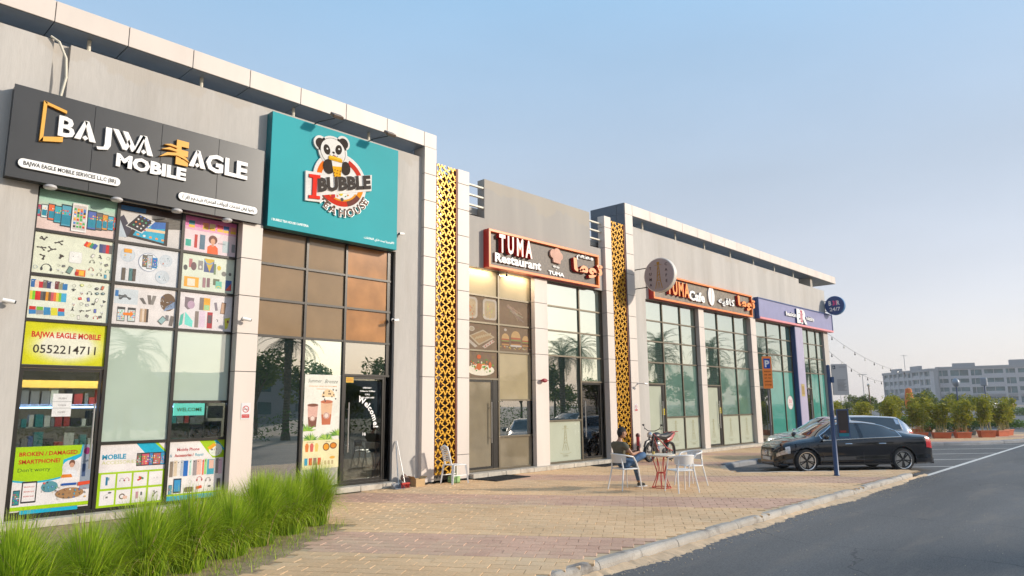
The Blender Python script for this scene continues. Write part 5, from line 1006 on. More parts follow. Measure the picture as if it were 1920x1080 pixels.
# tea shop poster and door writing
a = poster(8.07, 8.97, 0.54, 2.56, 'tall drinks poster with two bubble tea cups above palm leaves', (236, 233, 220), None); w_, h_ = a.w, a.h
a.text('Summer', w_ * .08, h_ * .915, h_ * .040, (84, 96, 84), x1=w_ * .47, shear=.4); a.text('Breeze', w_ * .54, h_ * .91, h_ * .042, (84, 96, 84), x1=w_ * .92, shear=.4); a.text('REFRESHING DRINKS FOR THE SUMMER', w_ * .12, h_ * .87, h_ * .011, (226, 150, 60), x1=w_ * .9, off=.02); a.text('OPEN DAILY', w_ * .32, h_ * .84, h_ * .011, (226, 150, 60), x1=w_ * .64, off=.02)
def cup(x, y, w, h, c1, c2): a.poly([(x - w * .36, y), (x + w * .36, y), (x + w * .5, y + h), (x - w * .5, y + h)], c1); a.poly([(x - w * .36, y), (x + w * .36, y), (x + w * .42, y + h * .45), (x - w * .42, y + h * .45)], c2); a.ell(x, y + h * .4, w * .26, w * .24, (236, 214, 200)); a.ring(x, y + h * .4, w * .22, w * .04, (170, 80, 60)); a.ell(x, y + h, w * .52, w * .13, c2)
cup(w_ * .24, h_ * .44, .26, .47, (226, 178, 162), (128, 76, 58)); cup(w_ * .62, h_ * .46, .30, .50, (232, 186, 150), (196, 110, 76)); a.ell(w_ * .66, h_ * .76, .17, .17, (236, 205, 160), 16, 0, math.pi)
for k in range(14): a.ell(w_ * random.uniform(.5, .95), h_ * random.uniform(.70, .84), .017, .02, (56, 44, 44), 8)
rr = random.Random(2)
for cx, cy, n_ in ((.2, .29, 13), (.62, .29, 17), (.95, .34, 9), (.10, .40, 7)):
    for k in range(n_):
        an = R(8 + 164 * k / (n_ - 1)); L = .24 * rr.uniform(.75, 1.05); x, y = w_ * cx, h_ * cy; ex, ey = x + L * math.cos(an), y + L * math.sin(an) * .8; a.poly([(x - .01, y), (x + .01, y), ((x + ex) / 2 + .022 * math.sin(an), (y + ey) / 2 - .022 * math.cos(an)), (ex, ey), ((x + ex) / 2 - .022 * math.sin(an), (y + ey) / 2 + .022 * math.cos(an))], rr.choice([(120, 168, 60), (150, 190, 70), (92, 140, 56), (170, 200, 90)]))
a.rect(0, 0, w_, h_ * .30, (240, 230, 180)); 
for i, c in enumerate(((226, 130, 60), (214, 100, 90), (230, 200, 110))): a.poly([(w_ * (.08 + i * .13), h_ * .18), (w_ * (.15 + i * .13), h_ * .18), (w_ * (.17 + i * .13), h_ * .25), (w_ * (.06 + i * .13), h_ * .25)], c); a.ell(w_ * (.115 + i * .13), h_ * .255, .035, .03, c)
a.ell(w_ * .64, h_ * .225, .085, .075, (236, 160, 40)); a.ell(w_ * .84, h_ * .235, .09, .07, (226, 140, 40)); a.ring(w_ * .64, h_ * .225, .085, .02, (120, 70, 30)); a.ring(w_ * .84, h_ * .235, .09, .02, (120, 70, 30), ry=.07)
for i, c in enumerate(((60, 160, 190), (220, 70, 50), (150, 120, 110), (220, 90, 60))): a.rect(w_ * (.06 + i * .12), h_ * .04, w_ * .085, h_ * .075, c)
a.text('TEA COOLERS', w_ * .1, h_ * .275, h_ * .01, (120, 90, 50)); a.text('WAFFLES', w_ * .62, h_ * .275, h_ * .01, (120, 90, 50)); a.ell(w_ * .82, h_ * .11, .07, .03, (236, 180, 70))
for i in range(3): a.rect(w_ * (.60 + i * .1), h_ * .04, w_ * .05, h_ * .04, (196, 176, 130))
done(a)
S = thing('door_lettering', 'white Welcome and Hi lettering stuck on the tea shop door', 'lettering', (9.7, YG, 1.0)); fr = frame((0, YG - 0.0085, 0)); q = MB()
cx, cz, rr_ = 9.28, 1.35, 0.62; an = R(76)
for ch in 'Welcome!':
    wd = adv(ch) * 0.135 / 0.72; am = an - wd / 2 / rr_; text_mesh(q, ch, fr, cx + rr_ * math.cos(am) - wd / 2 * math.sin(am), cz + rr_ * math.sin(am) * 1.05 + wd / 2 * math.cos(am), 0.135, 0, ext=0.001, off=0.03, rot=am - math.pi / 2); an -= wd / rr_ * 1.03
q.build('word', m_lw, S); q = MB(); text_mesh(q, 'Hi', fr, 9.60, 1.20, 0.07, 0, ext=0.001, off=0.02); q.build('word', m_lw, S)
q = MB()
for i, (t, a_, b_) in enumerate((('OPEN DAILY', 9.58, 9.82), ('9:00am to 12:00am', 9.50, 9.92), ('CALL', 9.64, 9.78), ('055-6891600', 9.52, 9.90))): text_mesh(q, t, fr, a_, 2.27 - i * 0.075, 0.035, 0, ext=0.001, off=0.02, x1=b_)
q.build('hours', m_lw, S)
a = poster(9.10, 9.30, 2.40, 2.52, 'small yellow sticker in the top corner of the tea shop door', (226, 180, 60), None, y=YG - 0.028, name='door_sticker', cat='sticker'); a.rect(.02, .03, .16, .02, (200, 120, 40)); a.rect(.02, .07, .16, .02, (200, 120, 40)); done(a)
# food films on the restaurant windows
FB = (128, 106, 84)
def food(x0, x1, z0, z1, label, kind):
    a = poster(x0, x1, z0, z1, label, FB, 'food pictures on the restaurant windows'); w_, h_ = a.w, a.h; rr = random.Random(len(label))
    for i in range(40): a.ell(rr.uniform(0, w_), rr.uniform(0, h_), rr.uniform(.02, .07), rr.uniform(.02, .06), tuple(v + rr.randrange(-6, 8) for v in FB), 7)
    if kind == 'salad':
        a.ell(w_ * .48, h_ * .30, w_ * .42, h_ * .22, (232, 222, 200)); 
        for i in range(60): a.ell(w_ * rr.gauss(.45, .17), h_ * rr.gauss(.42, .11), rr.uniform(.02, .04), rr.uniform(.015, .035), rr.choice([(120, 160, 70), (90, 140, 60), (200, 100, 50), (214, 130, 70), (226, 214, 180)]), 7)
        a.ell(w_ * .42, h_ * .42, .10, .09, (196, 104, 54)); a.ell(w_ * .42, h_ * .80, .08, .06, (206, 100, 56)); a.ell(w_ * .76, h_ * .5, .06, .09, (200, 104, 60))
    if kind == 'rolls':
        a.poly([(w_ * .12, h_ * .5), (w_ * .42, h_ * .15), (w_ * .92, h_ * .52), (w_ * .55, h_ * .78)], (206, 190, 160)); a.poly([(w_ * .18, h_ * .5), (w_ * .43, h_ * .22), (w_ * .85, h_ * .52), (w_ * .55, h_ * .72)], (186, 154, 112))
        for i in range(7): a.rect(w_ * (.32 + i * .07), h_ * (.36 + .03 * i), .05, .11, (210, 190, 150), -.9)
        a.poly([(w_ * .52, h_ * .12), (w_ * .60, h_ * .05), (w_ * .92, h_ * .34), (w_ * .84, h_ * .42)], (226, 205, 190)); a.ell(w_ * .2, h_ * .78, .11, .07, (216, 206, 190)); a.ell(w_ * .2, h_ * .78, .08, .05, (190, 176, 150)); a.poly([(w_ * .02, h_ * .35), (w_ * .08, h_ * .42), (w_ * .38, h_ * .12), (w_ * .3, h_ * .06)], (214, 204, 190))
        for i in range(4): a.ell(w_ * (.62 + i * .08), h_ * (.14 + i * .07), .025, .025, (190, 90, 70), 8)
    if kind == 'burger':
        for (x, s) in ((.20, .9), (.52, 1.15), (.83, .85)):
            X = w_ * x; W2 = .17 * s; y0 = h_ * .24
            a.rect(X - W2, y0, W2 * 2, h_ * .07 * s, (206, 150, 90)); a.rect(X - W2, y0 + h_ * .07 * s, W2 * 2, h_ * .10 * s, (110, 60, 40)); a.rect(X - W2 * 1.05, y0 + h_ * .17 * s, W2 * 2.1, h_ * .05 * s, (130, 160, 80)); a.rect(X - W2, y0 + h_ * .22 * s, W2 * 2, h_ * .07 * s, (190, 90, 60)); a.ell(X, y0 + h_ * .29 * s, W2 * 1.02, h_ * .24 * s, (222, 180, 120), 14, 0, math.pi)
        a.rect(w_ * .35, h_ * .2, w_ * .35, h_ * .07, (230, 226, 220)); 
        for i in range(26): a.ell(w_ * rr.uniform(.02, .98), h_ * rr.uniform(.10, .2), .025, .018, rr.choice([(230, 190, 90), (206, 80, 50), (140, 160, 80), (230, 220, 200)]), 7)
        a.ell(w_ * .2, h_ * .86, .06, .04, (210, 200, 190))
    if kind == 'plates':
        for x, c in ((.18, (214, 150, 100)), (.8, (216, 196, 140))):
            a.poly(rrect(w_ * (x - .26), h_ * .1, w_ * .46, h_ * .84, .12), (222, 212, 196)); a.poly(rrect(w_ * (x - .2), h_ * .18, w_ * .34, h_ * .68, .1), (206, 186, 150))
            for i in range(26): a.ell(w_ * (x - .03 + rr.gauss(0, .07)), h_ * rr.gauss(.5, .16), .022, .03, tuple(v + rr.randrange(-25, 20) for v in c), 7)
    if kind == 'faint':
        for i in range(14): a.line([(w_ * rr.uniform(.2, .6), h_ * rr.uniform(.5, .9)), (w_ * rr.uniform(.5, .85), h_ * rr.uniform(.15, .5))], .022, tuple(v + rr.randrange(25, 60) for v in FB))
    if kind != 'salad': a.mb.c = a.mb.c[:8] + [tuple(.55 * u + .45 * v for u, v in zip(q_, a.mb.c[0])) for q_ in a.mb.c[8:]]
    done(a, 'print_matt')
food(12.80, 14.04, 2.60, 3.31, 'food picture of fried chicken on a salad plate, above the restaurant door', 'salad')
food(12.80, 14.04, 3.37, 4.08, 'faded food picture of a box of rolls, second row up at left', 'rolls')
food(14.10, 15.46, 3.37, 4.08, 'food picture of three burgers in a row', 'burger')
food(12.80, 14.04, 4.14, 4.84, 'faded food picture of two white oval plates', 'plates')
food(14.10, 15.46, 4.14, 4.84, 'very faded food picture of crossed strips', 'faint')
# no-smoking notices, push stickers, tower decals, round sticker
for (x0, x1, z0, z1, y, lb) in ((6.55, 6.74, 1.63, 1.95, YC - 0.004, 'no smoking notice on the column right of the phone shop'), (20.47, 20.66, 1.60, 1.86, YC - 0.004, 'no smoking notice on the column right of the second gold lattice')):
    a = poster(x0, x1, z0, z1, lb, (235, 232, 232), 'no smoking notices', y=y, name='no_smoking_notice', cat='notice'); w_, h_ = a.w, a.h
    a.ring(w_ / 2, h_ * .62, w_ * .36, w_ * .08, (200, 50, 50), 20); a.rect(w_ * .25, h_ * .60, w_ * .5, h_ * .04, (60, 60, 60)); a.line([(w_ * .25, h_ * .77), (w_ * .75, h_ * .47)], w_ * .06, (200, 50, 50)); a.rect(w_ * .08, h_ * .08, w_ * .84, h_ * .22, (205, 50, 50)); a.text('NO SMOKING', w_ * .14, h_ * .20, h_ * .045, (240, 236, 236), x1=w_ * .86); a.text('NO SMOKING', w_ * .14, h_ * .12, h_ * .035, (240, 236, 236), x1=w_ * .86); done(a, 'print_matt')
for x, lb in ((22.62, 'yellow sticker on the first cafe door'), (27.02, 'yellow sticker on the second cafe door')):
    a = poster(x, x + 0.16, 1.45, 1.68, lb, (225, 200, 30), 'yellow door stickers', y=YG - 0.028, name='door_sticker', cat='sticker'); a.rect(.03, .05, .10, .03, (90, 70, 20)); a.rect(.03, .12, .10, .06, (150, 120, 20)); done(a)
def decal(x, lb, h=0.75, w=0.30, z=0.32):
    fr = frame((x, YG - 0.008, z)); q = Relief(fr, 0.0, 0.0001); c = (170, 168, 138); tower(q, fr, 0, 0.16, h, w, c); q.line([(-w * .9, .1), (-w * .4, .06), (w * .4, .06), (w * .9, .1)], .012, c); q.text('TUMA', -w * .45, -0.02, .055, c, x1=w * .45)
    o = q.mb.build('tower_decal', MATS['print_matt'], at=(x, YG, z)); tag(o, lb, 'decal', 'tower decals on the frosted glass')
ordn = ('on the restaurant glass right of the slim column', 'on the first cafe bay, middle pane', 'on the first cafe bay, right pane', 'on the second cafe bay door', 'on the second cafe bay, middle pane', 'on the second cafe bay, right pane')
for x, t in zip((17.0, 23.55, 24.85, 26.5, 28.0, 29.5), ordn): decal(x, 'thin tower outline printed low ' + t)
S = MB(); q = Relief(frame((34.45, YG - 0.009, 1.85)), 0, 0.0002); q.ell(0, 0, .33, .33, (232, 226, 222), 28); q.ring(0, 0, .33, .02, (200, 150, 150), 28); q.text('31', -.14, -.02, .17, (214, 80, 110), x1=.14, off=.03); q.text('FLAVOURS', -.22, -.14, .05, (200, 90, 90), x1=.22); o = q.mb.build('round_sticker', MATS['print_film'], at=(34.45, YG, 1.85)); tag(o, 'round white sticker with pink writing on the green glass', 'sticker')
a = poster(35.35, 35.75, 2.15, 2.75, 'small yellow-brown plaque on the lilac pilaster', (196, 176, 110), None, y=YC - 0.004, name='wall_plaque', cat='plaque'); a.rect(.05, .1, .3, .4, (170, 140, 80)); done(a)
# ================================================================ cars
def interp(tab, x):
    if x <= tab[0][0]: return tab[0][1]
    for (a, u), (b, v) in zip(tab, tab[1:]):
        if x <= b: t = (x - a) / (b - a); return u + (v - u) * t
    return tab[-1][1]
def smooth(tab, x): return (interp(tab, x - 0.05) + 2 * interp(tab, x) + interp(tab, x + 0.05)) / 4
SEDAN = dict(zt=[(-2.47, .74), (-2.42, .96), (-2.32, 1.035), (-1.80, 1.075), (-1.40, 1.205), (-0.95, 1.365), (-.45, 1.435), (0, 1.445), (.30, 1.42), (.50, 1.35), (1.12, 1.00), (1.5, .955), (1.95, .86), (2.13, .74), (2.21, .60)],
    zb=[(-2.47, .73), (-2.40, .90), (-2.2, .965), (-1.5, .975), (-.5, .95), (.6, .905), (1.1, .885), (1.7, .82), (2.05, .74), (2.21, .58)], g=(-1.80, 1.10), roof=(-0.95, .38), wr=.57, side=(-1.42, .92), pill=(-.28, -.18))
WAGON = dict(zt=[(-2.42, .80), (-2.38, 1.05), (-2.24, 1.30), (-2.05, 1.47), (-1.2, 1.52), (-.3, 1.53), (.20, 1.50), (.42, 1.43), (1.15, 1.04), (1.5, 1.0), (1.95, .90), (2.13, .78), (2.21, .62)],
    zb=[(-2.42, .78), (-2.36, 1.0), (-2.2, 1.05), (-1.5, 1.03), (-.5, .99), (.6, .94), (1.1, .92), (1.7, .86), (2.05, .77), (2.21, .60)], g=(-2.36, 1.13), roof=(-2.05, .30), wr=.60, side=(-1.95, .92), pill=(-.28, -.18))
WB_ = [(-2.47, .60), (-2.36, .77), (-2.1, .845), (-1.2, .875), (0, .885), (1.1, .87), (1.75, .83), (2.0, .73), (2.13, .58), (2.21, .42)]
def make_car(label, spec, paint, glassm, rimm, group, plate=True, cat='car'):
    T = thing('parked_car', label, cat, (0, 0, 0), group)
    xs = sorted(set([round(-2.46 + i * 0.06, 3) for i in range(78)] + [2.19, 2.21])); rows = []
    for x in xs:
        zt, zb, wb = smooth(spec['zt'], x), smooth(spec['zb'], x), interp(WB_, x); wm = wb + .022
        zt = max(zt, zb + .012)
        a, b = spec['g']; ga = max(0, min(1, (x - a) / .5)) * max(0, min(1, (b - x) / .6)); wr = spec['wr'] * ga + wb * .84 * (1 - ga)
        zr = zt - (.055 * ga + (zt - zb) * .45 * (1 - ga)); zs = .20 if -2.3 < x < 2.0 else .24
        r = [(0, zs), (wb * .8, zs)] + [(wm * (.985 if z < .3 else 1.0) - (.012 if .40 < z < .52 else 0), z * (zb / .93)) for z in (.25, .31, .37, .44, .51, .58, .65, .72, .79)] + [(wb + .006, zb - .035), (wb - .01, zb)]
        r += [(wb - .01 + (wr - wb + .01) * .5 + .018 * ga, zb + (zr - zb) * .5), (wr, zr), (wr * .62, zt - .012 * ga - .02 * (1 - ga)), (0, zt)]; rows.append(r)
    NR = len(rows[0]); WC = [(1.42, .335), (-1.42, .335)]; Ra = .375
    V = {}; 
    def pt(i, j, s):
        y, z = rows[i][j]; x = xs[i]
        if 1 <= j <= 9:
            for cx, cz in WC:
                d = math.hypot(x - cx, z - cz)
                if d < Ra: 
                    k = Ra / max(d, .02); x, z = cx + (x - cx) * k, cz + (z - cz) * k
        return (x, y * s, z)
    def dele(i, j):
        cx = (xs[i] + xs[i + 1]) / 2; cz = (rows[i][j][1] + rows[i][j + 1][1]) / 2
        return 0 <= j <= 9 and any(math.hypot(cx - a, cz - b) < Ra - (.0 if j else -.1) for a, b in WC)
    parts = {}
    def cls(i, j):
        x = (xs[i] + xs[i + 1]) / 2; z = rows[i][j][1]
        if j in (12, 13):
            a, b = spec['side']; p0, p1 = spec['pill']
            if a + (.16 if j == 13 else 0) < x < b - (.42 if j == 13 else 0) and not (p0 < x < p1): return 'window_front' if x > p1 else 'window_rear'
        if j in (14, 15):
            if spec['roof'][1] + .06 < x < spec['g'][1] - .06: return 'windscreen'
            if spec['g'][0] + .06 < x < spec['roof'][0] - .02: return 'rear_window'
        if 8 <= j <= 9 + (x < 1.98) and x > 1.84 and x < 2.14 and rows[i][j][0] > .45: return 'headlight'
        if 8 <= j <= 11 and x < -2.16 and x > -2.44: return 'tail_light'
        return 'body'
    for s in (1, -1):
        for i in range(len(xs) - 1):
            for j in range(NR - 1):
                if dele(i, j): continue
                k = cls(i, j); k = k if k in ('body', 'windscreen', 'rear_window') else (k, s); mb = parts.setdefault(k, MB())
                if not hasattr(mb, 'ix'): mb.ix = {}
                q = []
                for (a, b) in ((i, j), (i + 1, j), (i + 1, j + 1), (i, j + 1)):
                    p = pt(a, b, s); key = tuple(round(v, 4) for v in p)
                    if key not in mb.ix: mb.ix[key] = len(mb.v); mb.v.append(p)
                    if mb.ix[key] not in q: q.append(mb.ix[key])
                if len(q) > 2: mb.f.append(tuple(q if s < 0 else q[::-1])); mb.mi.append(0)
    for i, fl in ((0, 1), (len(xs) - 1, -1)):
        lp = [pt(i, j, 1) for j in range(NR)] + [pt(i, j, -1) for j in range(NR - 2, 0, -1)]; parts['body'].add(lp, [tuple(range(len(lp)))[::fl]])
    MM = {'body': paint, 'windscreen': glassm, 'rear_window': glassm, 'window_front': glassm, 'window_rear': glassm, 'headlight': mat('headlamp_glass', (.55, .56, .58), .08, metal=.6, coat=1, var=.4, scale=14), 'tail_light': mat('tail_lamp', (.50, .015, .02), .15, coat=1)}
    for k, mb in parts.items():
        nm = k if isinstance(k, str) else k[0]; mb.build({'window_front': 'side_window', 'window_rear': 'side_window'}.get(nm, nm), MM[nm], T, smooth=True, ang=38)
    chrome = mat('chrome', (.85, .85, .86), .16, metal=1); blk = mat('car_black_trim', (.012, .012, .013), .35); rub = mat('tyre_rubber', (.018, .018, .019), .85, bump=.1)
    q = MB(); q.box(-2.2, 2.0, -.70, .70, .21, .60); q.build('underbody', blk, T)
    for s in (1, -1):
        a, b = spec['side']; base = [(x, s * (interp(WB_, x) + .002), smooth(spec['zb'], x) + .006) for x in [a + (b - a) * t / 14 for t in range(15)]]
        top = []
        for t in range(13):
            x = b - (b - a) * t / 12; zt, zb, wb = smooth(spec['zt'], x), smooth(spec['zb'], x), interp(WB_, x); ga = max(0, min(1, (x - spec['g'][0]) / .5)) * max(0, min(1, (spec['g'][1] - x) / .6)); top.append((x, s * (spec['wr'] * ga + wb * .84 * (1 - ga) + .006), zt - (.055 * ga + (zt - zb) * .45 * (1 - ga)) + .002))
        q = MB(); q.tube(base, .015, 5); q.tube([base[-1]] + top + [base[0]], .015, 5); q.build('window_trim', chrome, T, smooth=True)
        for cx, cz in WC:
            arc = [(cx + .385 * math.cos(t), s * (interp(WB_, cx + .385 * math.cos(t)) + .018), cz + .385 * math.sin(t)) for t in [R(-18 + 216 * k / 18) for k in range(19)]]
            q = MB(); q.tube(arc, .017, 5); q.build('arch_lip', paint, T, smooth=True)
            w_ = MB(); My = Matrix.Rotation(R(90), 3, 'X'); cy = s * .775
            w_.lathe([(.245, -.105), (.29, -.11), (.32, -.095), (.332, -.06), (.334, 0), (.332, .06), (.32, .095), (.29, .11), (.245, .105)], (cx, cy, cz), 32, My, cap=False); wo_ = w_.build('wheel', rub, T, smooth=True)
            q = MB(); q.lathe([(.236, -.104), (.250, -.106), (.246, 0), (.250, .106), (.236, .104), (.228, .09), (.225, -.09), (.236, -.104)], (cx, cy, cz), 32, My, cap=False); q.build('rim', chrome if rimm == 'k' else mat('rim_silver', (.6, .6, .62), .25, metal=.9), wo_, smooth=True)
            q = MB(); 
            for k in range(10):
                an = R(36 * k + (9 if k % 2 else -9)); q.bar((cx + .03 * math.cos(an), cy + s * .07, cz + .03 * math.sin(an)), (cx + .235 * math.cos(an), cy + s * .085, cz + .235 * math.sin(an)), .028, .025, up=(0, 1, 0))
            q.lathe([(0, -.09 * s), (.045, -.088 * s), (.05, -.06 * s)], (cx, cy, cz), 16, My); q.build('spokes', blk if rimm == 'k' else MATS['rim_silver'], wo_)
            q = MB(); q.lathe([(.20, -.09), (.20, -.06), (0, -.06)], (cx, cy - s * .02, cz), 20, My); q.build('brake_disc', M['steel'], wo_)
            q = MB(); q.lathe([(0, -.094 * s), (.018, -.094 * s)], (cx, cy, cz), 12, My); q.build('hub_emblem', chrome, wo_)
        mx = .93; q = MB(); q.ball((mx - .05, s * 1.0, 1.0), .10, 12, 8, (.75, 1.0, .75)); q.bar((mx, s * .86, .93), (mx - .02, s * .95, .96), .04, .03); q.build('wing_mirror', paint, T, smooth=True)
        for hx in (.18, -.82): q = MB(); q.tube([(hx + .1, s * .905, .80), (hx, s * .925, .805), (hx - .1, s * .905, .80)], .012, 6); q.build('door_handle', chrome if rimm == 'k' else paint, T, smooth=True)
        for dx in (.95, -.23, -1.22):
            q = MB(); q.bar((dx, s * (interp(WB_, dx) + .0225), .27 if dx > -1 else .75), (dx - .03, s * (interp(WB_, dx) + .008), .90), .006, .006); q.build('door_gap', blk, T)
        q = MB(); q.bar((1.05, s * .885, .235), (-1.05, s * .885, .235), .05, .045); q.build('side_skirt', blk if rimm == 'k' else paint, T)
        q = MB(); q.tube([(2.02, s * .70, .22), (2.12, s * .5, .205), (2.16, s * .25, .24)], .014, 6); q.build('splitter_trim', chrome, T, smooth=True)
    q = MB(); q.box(2.10, 2.215, -.36, .36, .42, .69); q.build('grille', blk, T)
    g_ = q = MB(); 
    for k in range(-7, 8): q.bar((2.222, k * .045, .44 + abs(k) * .003), (2.205, k * .043, .675 - abs(k) * .004), .012, .012)
    q.build('grille_bars', chrome, T); q = MB(); q.lathe([(.060, 0), (.072, 0), (.072, .012), (.060, .012), (.060, 0)], (2.222, 0, .56), 20, Matrix.Rotation(R(90), 3, 'Y'))
    for k in range(3): an = R(90 + 120 * k); q.bar((2.23, 0, .56), (2.23, .062 * math.cos(an), .56 + .062 * math.sin(an)), .012, .008)
    q.build('star_emblem', chrome, T)
    q = MB(); q.box(2.14, 2.20, -.72, .72, .19, .30); q.cbox(1.95, 2.19, -.80, .80, .19, .25, .02); q.build('front_bumper', blk, T)
    q = MB(); q.box(-2.49, -2.40, -.62, .62, .20, .36); q.build('rear_bumper', blk, T)
    if plate: q = MB(); q.cbox(2.222, 2.235, -.26, .26, .335, .425, .003); p_ = q.build('number_plate', mat('plate_white', (.72, .70, .66), .4), T); q = MB(); q.cbox(-2.502, -2.49, -.26, .26, .5, .6, .003); q.build('number_plate', MATS['plate_white'], T)
    return T
p_blk = mat('car_paint_black', (.004, .005, .009), .1, coat=.7, spec=.4); p_sil = mat('car_paint_silver', (.42, .46, .52), .25, metal=.65, coat=1.0); p_wht = mat('car_paint_white', (.70, .70, .70), .3, coat=.8); p_red = mat('car_paint_red', (.35, .03, .03), .3, coat=.8)
g_car = mat('car_glass', (.018, .022, .026), .03, spec=.9, coat=.6)
HD = math.atan2(.683, -.73)
car1 = make_car('glossy black saloon car parked in the bay nearest the blue pole', SEDAN, p_blk, g_car, 'k', None); car1.location = (22.22, 7.52, -.13); car1.rotation_euler = (0, 0, HD)
car2 = make_car('pale silver estate car parked just behind the black saloon', WAGON, p_sil, g_car, 's', None); car2.location = (25.35, 8.72, -.13); car2.rotation_euler = (0, 0, HD)
def recolour(o, a, b):
    for c in kids(o):
        if c.type == 'MESH' and c.data.materials and c.data.materials[0] == a:
            c.data = c.data.copy(); c.data.materials[0] = b
c3 = copy_tree(car2, 'white estate car parked across the road, seen only as a reflection in the restaurant glass', (27.5, -4.6, -.13), R(178)); recolour(c3, p_sil, p_wht)
c4 = copy_tree(car1, 'small red car far away at the right edge, beyond the planters', (222, 33.2, -.13), R(150)); recolour(c4, p_blk, p_red)
c5 = copy_tree(car2, 'small white car far away just left of the red one', (205, 33.8, -.13), R(160)); recolour(c5, p_sil, p_wht)
c6 = copy_tree(car1, 'black car across the road, reflected in the cafe glass', (41, -4.7, -.13), R(2))
for c in (c4, c5): c.scale = (1.25, 1.25, 1.25)

# ================================================================ chairs, table, man
m_wp = mat('white_plastic', (.74, .73, .71), .4, spec=.4)
m_wp_unlit = mat('white_plastic_unlit', (.60, .58, .55), .5)  # white plastic as it looks unlit: the shade is put into the colour
def cafe_chair(label):
    T = thing('cafe_chair', label, 'chair', (0, 0, 0), 'white cafe armchairs around the round table')
    q = MB(); q.cbox(-.21, .23, -.23, .23, .435, .465, .012); q.build('seat', m_wp, T, smooth=True)
    arc = [(-.02 - .27 * math.cos(t), .27 * math.sin(t), .72 + .05 * math.cos(t)) for t in [R(-100 + 200 * k / 20) for k in range(21)]]
    q = MB(); q.tube(arc, .017, 8); q.build('arm_rail', m_wp, T, smooth=True)
    q = MB(); n = 13; rr_ = [R(-62 + 124 * k / (n - 1)) for k in range(n)]
    for t in rr_:
        for (z, r_) in ((.755, .268), (.755, .280), (.60, .262), (.60, .250)): q.v.append((-.02 - r_ * math.cos(t), r_ * math.sin(t), z + .02 * math.cos(t) * (1 if z > .7 else -1)))
    for i in range(n - 1):
        for k in range(4): q.f.append((4 * i + k, 4 * i + (k + 1) % 4, 4 * i + 4 + (k + 1) % 4, 4 * i + 4 + k)); q.mi.append(0)
    q.build('backrest', m_wp_unlit, T, smooth=True)
    for s in (-1, 1):
        q = MB(); q.tube([(.03, s * .27, .71), (.12, s * .245, .60), (.20, s * .215, .45), (.26, s * .25, 0)], [.017, .018, .019, .013], 8); q.build('leg', m_wp, T, smooth=True)
        q = MB(); q.tube([(-.22, s * .16, .72), (-.20, s * .20, .45), (-.29, s * .25, 0)], [.016, .019, .013], 8); q.build('leg', m_wp, T, smooth=True)
    return T
ch = cafe_chair('white cafe armchair with the seated man on it'); ch.location = (13.32, 9.10, 0); ch.rotation_euler = (0, 0, R(-17))
copy_tree(ch, 'empty white cafe armchair nearest the camera, its back turned to the road', (13.70, 7.93, 0), R(62)); c3_ = copy_tree(ch, 'empty white cafe armchair on the far right side of the round table', (14.86, 8.36, 0), R(160))
T = thing('cafe_table', 'small round table with a pale top on a waisted red wire base', 'table', (14.03, 8.62, 0)); X, Y = 14.03, 8.62
q = MB(); q.lathe([(0, .70), (.325, .70), (.335, .71), (.335, .725), (.325, .735), (0, .735)], (X, Y, 0), 32); q.build('tabletop', mat('table_top', (.62, .55, .44), .5, var=.05), T, smooth=True, ang=30)
m_rw = mat('red_wire', (.45, .03, .02), .4)
for k in range(8):
    an = R(45 * k + 10); q = MB(); q.tube([(X + r * math.cos(an + o), Y + r * math.sin(an + o), z) for r, z, o in ((.21, .70, 0), (.12, .45, .12), (.09, .33, .2), (.12, .2, .28), (.19, .04, .36), (.21, 0.01, .4))], .009, 6); q.build('wire', m_rw, T, smooth=True)
for (z, r) in ((.69, .21), (.33, .09), (.015, .21)): q = MB(); q.tube([(X + r * math.cos(t), Y + r * math.sin(t), z) for t in [R(15 * k) for k in range(24)]], .009, 6, close=True); q.build('ring', m_rw, T, smooth=True)
q = MB(); q.lathe([(0, .736), (.030, .736), (.034, .80), (.031, .80), (.028, .742), (0, .742)], (13.88, 8.70, 0), 16); o = q.build('tea_glass', mat('amber_glass', (.55, .40, .12), .1, spec=.8), at=(13.88, 8.70, .736), smooth=True); tag(o, 'small amber tea glass standing on the round table', 'glass')
q = MB(); m2 = MB(); m2.lathe([(0, -.02), (.04, -.02), (.045, 0), (.04, .02), (0, .02)], (0, 0, 0), 16, Matrix.Rotation(R(90), 3, 'X')); q.add([Vector(v) + Vector((14.55, 8.02, .775)) for v in m2.v], m2.f); o = q.build('red_lid', mat('lid_red', (.55, .04, .03), .4), at=(14.55, 8.02, .75)) if False else None
def skin(name, pts, edges, m, parent, subs=2):
    me = bpy.data.meshes.new(name); me.from_pydata([p[:3] for p in pts], edges, []); o = bpy.data.objects.new(name, me); COL.objects.link(o)
    md = o.modifiers.new('s', 'SKIN'); md.use_smooth_shade = True; md.branch_smoothing = .6
    for i, p in enumerate(pts): sv = me.skin_vertices[0].data[i]; r = p[3]; sv.radius = r if isinstance(r, tuple) else (r, r); sv.use_root = (i == 0)
    s2 = o.modifiers.new('u', 'SUBSURF'); s2.levels = subs; s2.render_levels = subs
    bpy.context.view_layer.update(); dg = bpy.context.evaluated_depsgraph_get(); nm = bpy.data.meshes.new_from_object(o.evaluated_get(dg)); o.modifiers.clear(); o.data = nm; nm.materials.clear(); nm.materials.append(m); nm.polygons.foreach_set('use_smooth', [True] * len(nm.polygons))
    o.parent = parent; return o
P_ = thing('person', 'seated man in an olive t-shirt and jeans, one ankle over his knee', 'person', (0, 0, 0))
